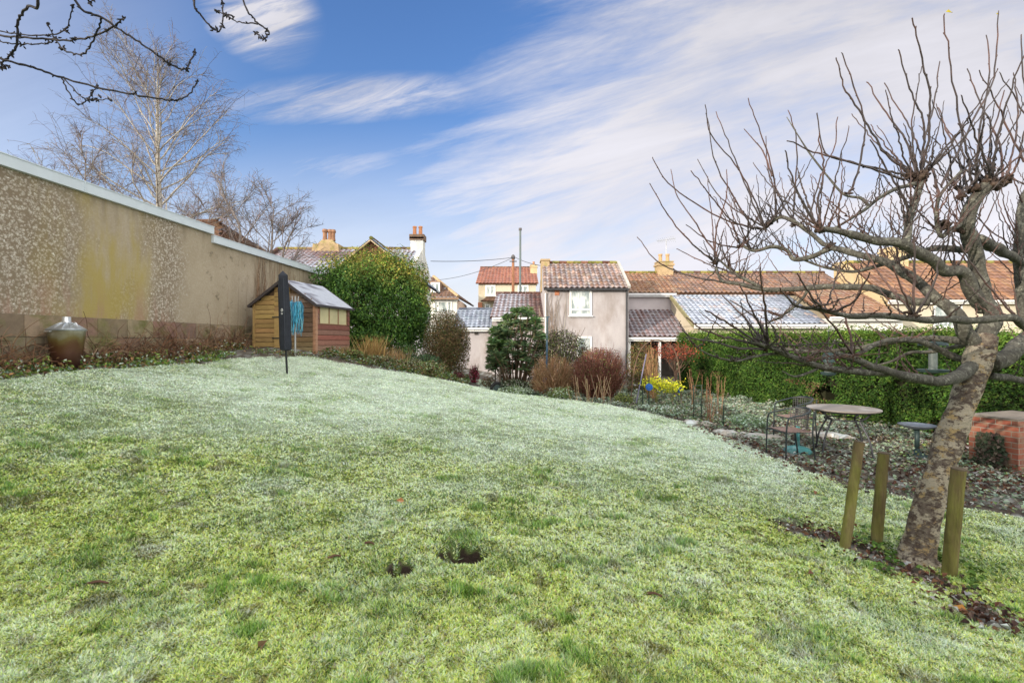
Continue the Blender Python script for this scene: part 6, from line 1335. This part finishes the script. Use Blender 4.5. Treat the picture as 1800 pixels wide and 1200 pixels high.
limbs = {
 'A': ([(1728, 635, 4.2), (1738, 560, 4.22), (1726, 490, 4.2), (1704, 425, 4.15), (1694, 392, 4.1), (1712, 352, 4.05), (1736, 322, 4.0)], [.105, .095, .088, .082, .075, .068, .062]),
 'A2': ([(1722, 420, 4.15), (1760, 440, 4.5), (1800, 462, 4.9), (1850, 490, 5.3)], [.065, .06, .055, .05]),
 'B': ([(1740, 640, 4.2), (1775, 622, 4.3), (1810, 600, 4.35), (1860, 570, 4.4), (1920, 520, 4.4), (1940, 440, 4.4)], [.11, .10, .095, .085, .07, .05]),
 'B2': ([(1800, 570, 4.9), (1795, 500, 4.9), (1788, 430, 4.9), (1796, 360, 4.9), (1830, 300, 4.9)], [.072, .065, .055, .05, .04]),
 'C': ([(1730, 622, 4.2), (1684, 562, 4.2), (1645, 520, 4.3), (1618, 495, 4.4), (1575, 470, 4.55), (1535, 454, 4.7), (1492, 442, 4.85), (1458, 434, 5.0)], [.085, .080, .072, .064, .056, .050, .045, .042]),
 'C2': ([(1460, 436, 5.0), (1432, 448, 5.1), (1396, 456, 5.2), (1382, 440, 5.25), (1355, 434, 5.3), (1325, 440, 5.4), (1303, 430, 5.5)], [.042, .038, .034, .031, .029, .026, .022]),
 'D': ([(1730, 545, 4.25), (1718, 515, 4.2), (1692, 484, 4.1), (1660, 470, 4.0), (1625, 452, 3.9), (1586, 434, 3.8), (1545, 422, 3.75), (1500, 411, 3.7), (1470, 404, 3.65), (1440, 402, 3.6)], [.09, .085, .074, .066, .060, .054, .045, .040, .036, .028]),
 'E': ([(1588, 436, 3.8), (1596, 405, 3.82), (1606, 368, 3.85), (1614, 336, 3.9), (1618, 318, 3.92)], [.048, .044, .040, .038, .040]),
 'E2': ([(1612, 322, 3.9), (1575, 331, 3.85), (1545, 348, 3.8), (1515, 372, 3.75), (1475, 396, 3.7), (1440, 410, 3.7)], [.022, .021, .019, .017, .014, .011]),
 'E3': ([(1527, 362, 3.78), (1514, 348, 3.78), (1484, 342, 3.8), (1455, 310, 3.85), (1418, 262, 3.9), (1383, 206, 3.95)], [.017, .015, .013, .011, .009, .005]),
 'F': ([(1860, 620, 4.1), (1812, 580, 3.85), (1778, 561, 3.7), (1720, 561, 3.62), (1660, 562, 3.55), (1610, 560, 3.5), (1555, 556, 3.4), (1500, 556, 3.3), (1455, 549, 3.25), (1410, 540, 3.2)], [.055, .046, .042, .039, .036, .034, .030, .027, .024, .018]),
 'G': ([(1635, 530, 4.3), (1600, 528, 4.4), (1560, 518, 4.5), (1526, 508, 4.6), (1470, 503, 4.7), (1425, 504, 4.8), (1385, 508, 4.9), (1340, 508, 5.0), (1300, 500, 5.1), (1270, 494, 5.2), (1258, 470, 5.25)], [.052, .050, .047, .044, .042, .040, .037, .032, .028, .024, .018]),
 'G2': ([(1425, 504, 4.8), (1400, 535, 4.9), (1372, 556, 4.95), (1336, 572, 5.0)], [.024, .021, .018, .012]),
 'G3': ([(1340, 506, 5.0), (1308, 490, 5.05), (1290, 478, 5.1), (1262, 455, 5.2)], [.026, .023, .020, .014]),
 'H': ([(1738, 636, 4.3), (1704, 652, 4.16), (1680, 660, 4.02), (1650, 667, 3.87), (1612, 664, 3.75), (1575, 655, 3.65), (1535, 642, 3.6), (1500, 628, 3.55), (1470, 622, 3.5)], [.085, .080, .070, .060, .054, .048, .042, .036, .030]),
 'H2': ([(1575, 655, 3.65), (1540, 652, 3.62), (1490, 648, 3.55), (1440, 644, 3.5), (1395, 630, 3.42), (1352, 612, 3.35), (1322, 600, 3.3)], [.040, .038, .036, .033, .029, .024, .016]),
 'H3': ([(1395, 630, 3.42), (1370, 622, 3.4), (1330, 626, 3.35), (1290, 634, 3.3), (1240, 620, 3.3), (1205, 592, 3.3)], [.017, .015, .013, .010, .008, .005]),
 'H4': ([(1440, 646, 3.5), (1420, 656, 3.45), (1395, 662, 3.4), (1375, 652, 3.35)], [.016, .014, .011, .006]),
 'J': ([(1722, 604, 4.22), (1665, 594, 4.4), (1620, 596, 4.5), (1575, 598, 4.6), (1535, 605, 4.65), (1490, 612, 4.7), (1430, 618, 4.8), (1380, 612, 4.9), (1340, 606, 5.0)], [.055, .048, .040, .035, .031, .027, .023, .018, .013]),
 'J2': ([(1722, 645, 4.22), (1668, 622, 4.35), (1630, 606, 4.3), (1585, 598, 4.2), (1548, 600, 4.1), (1520, 616, 4.0), (1500, 628, 3.95)], [.045, .042, .037, .033, .029, .025, .020]),
 'J3': ([(1735, 598, 4.3), (1640, 618, 4.7), (1600, 620, 4.7), (1565, 636, 4.7), (1540, 642, 4.75)], [.028, .026, .022, .016, .010]),
 'K': ([(1738, 660, 4.25), (1775, 664, 4.4), (1815, 670, 4.6), (1880, 660, 4.8)], [.050, .044, .040, .03]),
 'M': ([(1706, 440, 4.16), (1650, 437, 4.4), (1610, 445, 4.6), (1560, 462, 4.8), (1500, 478, 4.95), (1450, 470, 5.1), (1400, 452, 5.2)], [.045, .038, .034, .029, .025, .020, .014]),
 'N': ([(1690, 395, 4.1), (1672, 402, 4.0), (1654, 415, 3.95), (1646, 380, 3.9), (1655, 340, 3.9), (1690, 300, 3.9)], [.028, .026, .025, .022, .018, .011]),
 'O': ([(1460, 436, 5.0), (1440, 420, 5.05), (1412, 400, 5.1), (1375, 380, 5.2), (1352, 394, 5.3)], [.035, .034, .032, .028, .024]),
}
mb = MB(); lp = {}
for k, (l, r) in limbs.items():
    q = catmull(pp3(l), 6); rr = np.interp(np.linspace(0, 1, len(q)), np.linspace(0, 1, len(r)), r)
    if len(q) > 6: q[3:-2] += (np.stack([vnoise(q[3:-2] * 5 + s_ * 31, 1, 3) for s_ in range(3)], -1) - .5) * rr[3:-2, None] * .9
    rr = rr * (1 + .13 * (vnoise(q, 13, 8) - .5) * 2) * .69; lp[k] = (q, rr)
    tube(mb, q, rr, 12 if rr[0] > .03 else 8, (1, 1, 1), lump=.10)
# swollen pruning knuckles
for x, y, d, s in ((1740, 322, 4.0, .075), (1712, 330, 4.0, .05), (1768, 318, 4.02, .05), (1618, 314, 3.92, .060), (1600, 308, 3.92, .04), (1690, 345, 4.0, .04), (1660, 395, 3.95, .05), (1690, 402, 4.1, .05), (1302, 432, 5.5, .035), (1256, 462, 5.25, .035), (1352, 394, 5.3, .04), (1440, 404, 3.6, .035), (1500, 628, 3.55, .038), (1606, 552, 3.5, .045), (1458, 434, 5.0, .05), (1345, 612, 3.35, .03), (1796, 440, 4.9, .06), (1345, 400, 5.3, .03), (1395, 395, 5.2, .03)):
    c = P(x, y, d); a = rand_unit(160); r = s * (.7 + .8 * vnoise(a * 2.3 + c, 1, 12))
    for q in range(9):
        e = rand_unit(1)[0] * s * .55; f_ = rand_unit(1)[0] * s * (.7 + .7 * rng.random()); f_[2] = abs(f_[2]) * .8; tube(mb, [c + e - f_ * .5, c + e * .8 + f_ * .3, c + e * .6 + f_], [s * .30, s * .34, s * .12], 6, (.62, .45, .42), lump=.3)
mb.build('limbs', LIMBB, apple, smooth=True)
sh = MB()
def shoot(pts, r0, r1=None):
    q = catmull(pts, 6); n = len(q); q[1:] += rng.normal(size=(n - 1, 3)) * .0035
    rr = np.linspace(r0, r1 if r1 else r0 * .42, n) * (1 + .12 * rng.random(n)); tube(sh, q, rr, 5)
    for k in range(2, n, 2):                                       # buds
        if rng.random() < .7:
            d = unit(q[min(k + 1, n - 1)] - q[k - 1]) + rand_unit(1)[0] * .5; tube(sh, [q[k], q[k] + d * rr[k] * 2.2, q[k] + d * rr[k] * 3.2], [rr[k] * 1.05, rr[k] * .9, rr[k] * .2], 4)
traced = [
 ([(1146, 278), (1183, 329), (1267, 383), (1340, 404)], 5.0, 5.3), ([(1142, 323), (1175, 379), (1217, 429), (1258, 462)], 5.0, 5.25), ([(1121, 417), (1154, 458), (1204, 482), (1275, 497)], 5.5, 5.2), ([(1179, 300), (1192, 346), (1225, 396), (1262, 452)], 5.6, 5.3),
 ([(1240, 185), (1250, 237), (1300, 300), (1333, 367), (1346, 408)], 4.9, 5.3), ([(1244, 208), (1258, 287), (1292, 350), (1325, 404)], 5.2, 5.3), ([(1258, 196), (1283, 258), (1308, 320), (1340, 395)], 5.6, 5.3), ([(1315, 173), (1337, 233), (1358, 300), (1367, 392)], 5.0, 5.25),
 ([(1310, 229), (1342, 268), (1357, 310)], 5.4, 5.15), ([(1387, 196), (1400, 250), (1398, 333), (1392, 400)], 5.1, 5.2), ([(1471, 208), (1467, 258), (1442, 310), (1425, 372), (1402, 398)], 4.9, 5.15), ([(1481, 96), (1517, 200), (1517, 258), (1500, 325), (1484, 342)], 3.7, 3.8), ([(1471, 106), (1487, 158), (1521, 212), (1558, 271), (1600, 308)], 3.7, 3.92),
 ([(1525, 146), (1558, 200), (1592, 246), (1612, 312)], 4.1, 3.92), ([(1579, 90), (1600, 154), (1621, 208), (1625, 258), (1618, 312)], 3.7, 3.92), ([(1604, 33), (1617, 92), (1633, 158), (1633, 233), (1616, 310)], 3.6, 3.92), ([(1658, 29), (1671, 117), (1683, 196), (1700, 267), (1708, 326)], 3.8, 4.0),
 ([(1756, 24), (1746, 137), (1708, 217), (1655, 326)], 4.2, 3.9), ([(1721, 123), (1750, 179), (1775, 233), (1800, 285)], 4.3, 4.4), ([(1700, 121), (1725, 187), (1758, 255), (1762, 318)], 4.3, 4.02), ([(1758, 129), (1800, 200), (1830, 260)], 4.6, 4.8), ([(1796, 62), (1800, 150), (1822, 250)], 4.6, 4.8), ([(1812, 190), (1796, 250), (1788, 290), (1764, 320)], 3.8, 4.02),
 ([(1554, 146), (1585, 200), (1608, 242), (1618, 270), (1640, 300), (1650, 345)], 4.3, 3.9), ([(1650, 190), (1666, 235), (1690, 290), (1700, 332)], 4.4, 4.0), ([(1765, 160), (1745, 230), (1700, 290), (1668, 335)], 4.4, 3.92), ([(1730, 205), (1720, 260), (1712, 325)], 3.7, 4.0), ([(1708, 200), (1690, 230), (1650, 280), (1622, 312)], 3.6, 3.92),
 ([(1436, 200), (1450, 268), (1500, 286), (1560, 300), (1605, 312)], 3.9, 3.92), ([(1385, 248), (1440, 270), (1520, 292), (1590, 316)], 3.6, 3.92), ([(1530, 245), (1555, 290), (1590, 350), (1600, 400)], 3.6, 3.82), ([(1215, 300), (1250, 345), (1290, 390), (1340, 402)], 4.8, 5.3), ([(1226, 280), (1260, 340), (1310, 380), (1350, 400)], 5.7, 5.3),
 ([(1191, 438), (1240, 462), (1290, 480)], 5.6, 5.2), ([(1206, 395), (1250, 425), (1300, 436)], 5.2, 5.5), ([(1278, 300), (1276, 350), (1260, 400), (1256, 460)], 5.1, 5.25), ([(1438, 238), (1448, 290), (1440, 350), (1440, 400)], 3.5, 3.6), ([(1380, 268), (1395, 320), (1420, 370), (1440, 402)], 3.4, 3.6), ([(1346, 240), (1350, 300), (1372, 350), (1395, 392)], 5.4, 5.2),
 ([(1800, 95), (1770, 180), (1750, 260), (1742, 320)], 3.7, 4.0), ([(1652, 110), (1640, 190), (1622, 260), (1618, 312)], 4.2, 3.92), ([(1735, 60), (1738, 140), (1722, 230), (1715, 330)], 4.4, 4.0), ([(1782, 130), (1790, 200), (1780, 270), (1768, 318)], 4.2, 4.02), ([(1690, 170), (1712, 230), (1735, 290), (1742, 320)], 3.6, 4.0),
 # low drooping and upright ones on the lower limbs
 ([(1205, 592), (1250, 600), (1300, 612), (1345, 612)], 3.1, 3.35), ([(1208, 560), (1250, 585), (1300, 598), (1345, 612)], 3.5, 3.35), ([(1240, 545), (1290, 575), (1345, 610)], 3.0, 3.35), ([(1270, 520), (1310, 560), (1350, 608)], 3.6, 3.35), ([(1300, 500), (1330, 560), (1352, 610)], 3.2, 3.35), ([(1337, 470), (1345, 540), (1350, 608)], 3.0, 3.35),
 ([(1420, 520), (1470, 580), (1500, 626)], 3.3, 3.55), ([(1465, 505), (1490, 570), (1500, 626)], 3.7, 3.55), ([(1607, 405), (1607, 470), (1606, 552)], 3.4, 3.5), ([(1655, 440), (1640, 500), (1610, 552)], 3.4, 3.5), ([(1570, 470), (1590, 520), (1606, 552)], 3.3, 3.5), ([(1520, 440), (1560, 500), (1604, 550)], 3.7, 3.5), ([(1680, 420), (1720, 480), (1770, 540), (1800, 575)], 3.5, 3.8),
 ([(1530, 480), (1500, 530), (1455, 549)], 3.0, 3.25), ([(1400, 480), (1425, 520), (1455, 549)], 3.0, 3.25), ([(1370, 505), (1390, 530), (1412, 541)], 3.0, 3.2), ([(1230, 500), (1255, 480), (1262, 455)], 5.5, 5.25), ([(1290, 560), (1330, 545), (1372, 556)], 5.3, 4.95), ([(1285, 530), (1330, 560), (1352, 612)], 3.7, 3.35)]
for l, dt, dr in traced:
    n = len(l); dd = np.linspace(dt, dr, n); q = pp3([(x, y, d) for (x, y), d in zip(l, dd)])[::-1]
    shoot(q, .0088 + .0012 * rng.random(), .0042)
# more shoots of every size from the limbs
def grow(key, n, lmin, lmax, up=1.0, t0=.25, r=.007, side=.55):
    q, rr = lp[key]
    for k in range(n):
        i = int((t0 + (1 - t0) * rng.random()) * (len(q) - 1)); p = q[i]; L = lmin + (lmax - lmin) * rng.random() ** 1.5
        d = unit(np.array((rng.normal() * side - .12, rng.normal() * side, up * (.6 + .5 * rng.random())))); pts = [p]; e = d.copy()
        for s in range(4):
            p = p + unit(e) * L / 4; e = e + np.array((rng.normal() * .10, rng.normal() * .10, .16 * up)); pts.append(p)
        shoot(pts, r * (.55 + .5 * L / lmax))
for key, n, a, b_, u in (('A', 16, .2, .75, 1), ('C', 26, .15, .7, 1), ('C2', 20, .15, .75, 1), ('D', 26, .2, .8, 1), ('E', 15, .2, .85, 1), ('E2', 10, .15, .6, 1), ('F', 10, .1, .45, 1), ('G', 18, .12, .6, 1), ('G3', 8, .12, .6, 1), ('H', 6, .1, .35, 1), ('H2', 16, .1, .5, .55), ('J', 12, .1, .45, .6), ('J2', 6, .1, .3, .6), ('M', 22, .15, .75, 1), ('N', 12, .2, .8, 1), ('O', 16, .2, .75, 1), ('A2', 14, .2, .9, 1), ('B2', 16, .3, 1.0, 1), ('B', 10, .3, .9, 1), ('K', 5, .1, .4, .8), ('G2', 8, .1, .45, .6), ('H2', 14, .2, .6, .12), ('H3', 6, .1, .4, .3), ('J', 14, .15, .6, .15), ('G3', 8, .2, .6, .5), ('F', 8, .15, .5, .2), ('C2', 10, .2, .8, .7), ('M', 10, .2, .7, .5)): grow(key, int(n * 1.35), a, b_, u, r=.0062)
for c, n in (((1740, 320, 4.0), 12), ((1616, 314, 3.92), 11), ((1690, 345, 4.0), 6), ((1345, 400, 5.3), 7), ((1256, 462, 5.25), 5), ((1302, 432, 5.5), 6), ((1440, 404, 3.6), 5), ((1796, 440, 4.9), 8)):
    p0 = P(*c)
    for k in range(n):
        L = .3 + .65 * rng.random(); d = unit(np.array((rng.normal() * .6, rng.normal() * .6, .8))); p = p0; pts = [p]
        for s in range(4): p = p + unit(d) * L / 4; d = d + np.array((rng.normal() * .1, rng.normal() * .1, .22)); pts.append(p)
        shoot(pts, .0075)
sh.build('shoots', SHOOT, apple)
for (x, y, d), L, lb in (((1669, 21, 3.8), .12, 'long yellow leaf'), ((1754, 25, 4.2), .07, 'small curled yellow leaf')):
    mb = MB(); c = P(x, y, d); nn = np.array([(.2, -.8, .5)]); leaves(mb, c[None], nn, L, np.array([(.62, .50, .03)]), .34, .25, np.array([(1.0, .2, .45)])); o = mb.build('leaf', LEAF, apple); o['label'] = lb

# ---------------------------------------------------------------- bare branches reaching in from the tree on the left of the viewer
over = thing('overhanging_tree', 'bare tree whose dark budded twigs hang in at the top left of the view', 'tree', (-4.3, .9, ghe(-4.3, .9)))
DARKB = MAT('dark_twig_bark', (.03, .027, .032), .8, .3, 12, .3, 60)
mb = MB(); g = np.array((-4.3, .9, ghe(-4.3, .9) - .1))
tube(mb, catmull([g, g + (.05, .05, 1.2), g + (.15, .1, 2.1)], 6), [.15, .11], 14, lump=.1)
l1 = catmull([g + (.1, .08, 2.0), (-3.6, 1.35, 3.3), (-2.7, 2.1, 3.95), (-1.9, 2.55, 4.05), (-1.0, 2.8, 4.2)], 8); tube(mb, l1, [.09, .02], 12, lump=.1)
l2 = catmull([g + (.15, .1, 1.9), (-3.9, 1.7, 2.8), (-3.35, 2.3, 3.15), (-3.1, 2.8, 3.4)], 8); tube(mb, l2, [.07, .03], 12, lump=.1)
l3 = catmull([g + (.1, .1, 2.0), (-4.6, 1.2, 3.4), (-4.9, .8, 4.6)], 6); tube(mb, l3, [.08, .03], 12, lump=.1); mb.build('trunk', DARKB, over, smooth=True)
near = lambda p, l: l[np.argmin(((l - p) ** 2).sum(1))]
sh = MB()
def obr(lst, d0, d1, r0, r1, root=None):
    dd = np.linspace(d0, d1, len(lst)); q = pp3([(x, y, d) for (x, y), d in zip(lst, dd)])
    if root is not None: q = np.vstack([near(q[0], root), (near(q[0], root) + q[0]) / 2 + (0, 0, .05), q])
    c = catmull(q, 8); n = len(c); c[1:-1] += rng.normal(size=(n - 2, 3)) * .0022; rr = .72 * np.linspace(r0, r1, n) * (1 + .18 * rng.random(n)); tube(sh, c, rr, 6)
    for k in range(int(n * .25), n, 2):
        if rng.random() < .75: d = rand_unit(1)[0]; d -= unit(c[min(k + 1, n - 1)] - c[k - 1]) * .2; tube(sh, [c[k], c[k] + d * .007, c[k] + d * .014], [.0035, .004, .001], 5)
    for q_ in range(5): d = rand_unit(1)[0]; tube(sh, [c[-1], c[-1] + d * .008, c[-1] + d * .016], [.004, .005, .0015], 5)
    for k in (int(n * .8), int(n * .65)):                           # spur clusters
        for q_ in range(5): d = rand_unit(1)[0]; s = c[k] + rng.normal(size=3) * .005; tube(sh, [s, s + d * .008, s + d * .016], [.004, .0045, .0015], 5)
obr([(67, 0), (50, 12), (32, 37), (29, 80), (13, 102), (2, 112)], 2.5, 2.7, .010, .006, l1)
obr([(133, 0), (180, 32), (233, 67), (277, 97), (300, 113), (325, 123), (333, 113), (342, 90)], 2.4, 2.7, .0085, .005, l1)
obr([(-60, 60), (0, 102), (53, 117), (110, 137), (200, 160), (267, 172), (307, 176), (333, 165), (347, 143)], 2.6, 2.9, .010, .005, l2)
obr([(-60, 60), (0, 63), (67, 68), (117, 71), (167, 63), (200, 47), (217, 33)], 2.75, 2.5, .0085, .005, l2)
obr([(180, 32), (167, 63), (147, 95), (113, 88), (97, 68), (82, 42)], 2.45, 2.7, .006, .004)
obr([(-50, 40), (0, 55), (50, 62), (100, 60), (120, 43), (127, 10)], 2.9, 2.7, .006, .004, l2)
obr([(-50, 60), (0, 73), (43, 78), (87, 75), (97, 68)], 2.8, 2.7, .005, .004, l2)
obr([(108, 138), (127, 173), (143, 184), (160, 167), (170, 152)], 2.69, 2.75, .005, .0035)
obr([(113, 139), (147, 172), (192, 175)], 2.69, 2.6, .0045, .003)
obr([(340, 0), (353, 27), (380, 55), (390, 43), (391, 5)], 2.4, 2.55, .0065, .0045, l1)
obr([(428, 0), (450, 37), (472, 55), (462, 68), (450, 58)], 2.4, 2.5, .0065, .0045, l1)
obr([(453, 43), (417, 38), (382, 20)], 2.46, 2.45, .0045, .003)
obr([(-20, 118), (2, 120), (15, 116)], 2.7, 2.7, .004, .003, l2)
obr([(155, -5), (162, 0), (166, -10)], 2.4, 2.4, .004, .003, l1)
sh.build('twigs', DARKB, over)

# ---------------------------------------------------------------- birch and scrubby trees beyond the wall
def birch(px_, D, ptop, crown, label, name='birch_tree', nb=34, seed=1, droop=.55, trunk_r=.17, barkmat=None, twigpal=None, start=.26, sway=.25, twr=.011, dens=1.0):
    r_ = np.random.default_rng(seed); base = np.array((X(px_, D), D, ghe(X(px_, D), D) - .2)); H = Z(ptop, D) - base[2]
    t_ = thing(name, label, 'tree', base); zs = np.linspace(0, 1, 16)
    trunk = base + np.stack([sway * (vnoise(np.stack([zs * 3 + seed, zs], -1), 1, seed) - .5) * 2 * zs, sway * (vnoise(np.stack([zs * 3, zs + seed], -1), 1, seed + 4) - .5) * zs, zs * H], -1)
    rad_ = trunk_r * (1 - zs) ** .8 + .012
    mb = MB(); tube(mb, trunk, rad_, 10, (1, 1, 1)); tw = MB()
    for k in range(nb):
        f = start + (.97 - start) * ((k + r_.random()) / nb); i = f * 15; j = int(i); p = trunk[j] + (trunk[min(j + 1, 15)] - trunk[j]) * (i - j)
        a = k * 2.399 + r_.random() * .8; L = crown * (.30 + .70 * math.sin(min(1, (1 - f) / (1 - start) + .12) * math.pi * .5) ** 1.0) * (.75 + .4 * r_.random())
        el = R(20 + 38 * f + 9 * r_.normal()); d = np.array((math.cos(a) * math.cos(el), math.sin(a) * math.cos(el), math.sin(el))); pts = [p]; n1 = 9
        for s in range(n1):
            p = p + unit(d) * L * 1.15 / n1; d = d + np.array((r_.normal() * .10, r_.normal() * .10, (.07 if s < 4 else -.13) + r_.normal() * .06)); pts.append(p)
        pts = np.array(pts); r0 = max(.018, trunk_r * .38 * (1 - f) + .012); tube(mb, pts, np.linspace(r0, .010, len(pts)), 6, (1, 1, 1), cap=False)
        n2 = int((7 + L * 3.2) * dens)
        for s in range(n2):
            u = .18 + .82 * r_.random(); i2 = u * n1; j2 = min(int(i2), n1 - 1); q = pts[j2] + (pts[j2 + 1] - pts[j2]) * (i2 - j2); dm = unit(pts[j2 + 1] - pts[j2])
            d2 = unit(dm + rand_unit_r(r_) * .95 + (0, 0, .25)); L2 = (.5 + .95 * r_.random()) * L * .30 + .2; sp_ = [q]; n3 = 6
            for v in range(n3): q = q + d2 * L2 / n3; d2 = unit(d2 + rand_unit_r(r_) * .16 + np.array((0, 0, -.13 * droop * 2 if v > 1 else .03))); sp_.append(q)
            sp_ = np.array(sp_); c = pick(twigpal, 1, .15)[0]; tube(tw, sp_, np.linspace(twr * 1.35, twr * .75, n3 + 1), 3, c, cap=False)
            for v in range(int(5 * dens + 1)):
                q = sp_[1 + r_.integers(0, n3)]; d3 = unit(rand_unit_r(r_) * .9 + unit(sp_[-1] - sp_[0]) * .6 + (0, 0, -.15 * droop)); L3 = .18 + .45 * r_.random() * (.5 + droop)
                m1 = q + d3 * L3 * .5; e = m1 + unit(d3 + (0, 0, -.9 * droop)) * L3 * .5; tube(tw, [q, m1, e], [twr * .75, twr * .6, twr * .45], 3, c, cap=False)
    mb.build('trunk', barkmat, t_, smooth=True); tw.build('crown', TWIG, t_); return t_
def rand_unit_r(r_): v = r_.normal(size=3); return v / np.linalg.norm(v)
BIRB = bark('birch_bark', (.50, .47, .42), (.40, .36, .31), (.18, .15, .13), 2.5, .45, .6, (1, 1, 2.2))
GRB = bark('scrub_bark', (.20, .17, .16), (.28, .24, .22), (.14, .12, .11), 5, .45, .6)
BT = [(.165, .135, .125), (.20, .165, .145), (.13, .11, .11), (.23, .19, .165)]
GT = [(.13, .12, .13), (.18, .16, .16), (.22, .17, .15)]
birch(281, 24.0, 112, 4.3, 'tall bare silver birch with drooping twigs rising beyond the wall', nb=46, seed=3, barkmat=BIRB, twigpal=BT, trunk_r=.21, start=.30, twr=.0078, dens=1.15)
birch(150, 22.5, 262, 3.0, 'small bare twiggy tree left of the birch beyond the wall', 'bare_tree', 16, 5, .4, .08, GRB, BT, .35, twr=.008)
birch(412, 22.0, 318, 2.7, 'bare tree with a kinked grey trunk beyond the lower coping', 'bare_tree', 12, 8, .25, .10, GRB, GT, .35, .9, twr=.008)
birch(462, 23.0, 352, 2.3, 'grey twiggy tree leaning beyond the coping right of the kinked tree', 'bare_tree', 10, 11, .1, .10, GRB, GT, .45, .9, twr=.009)
birch(520, 23.5, 386, 2.2, 'low bare spreading tree in front of the hipped roof', 'bare_tree', 12, 14, .1, .09, GRB, GT, .45, .8, twr=.009)
birch(365, 23.0, 362, 2.6, 'low reddish bare scrub tree under the right side of the birch', 'bare_tree', 13, 17, .3, .07, GRB, BT, .35, .6, twr=.008)
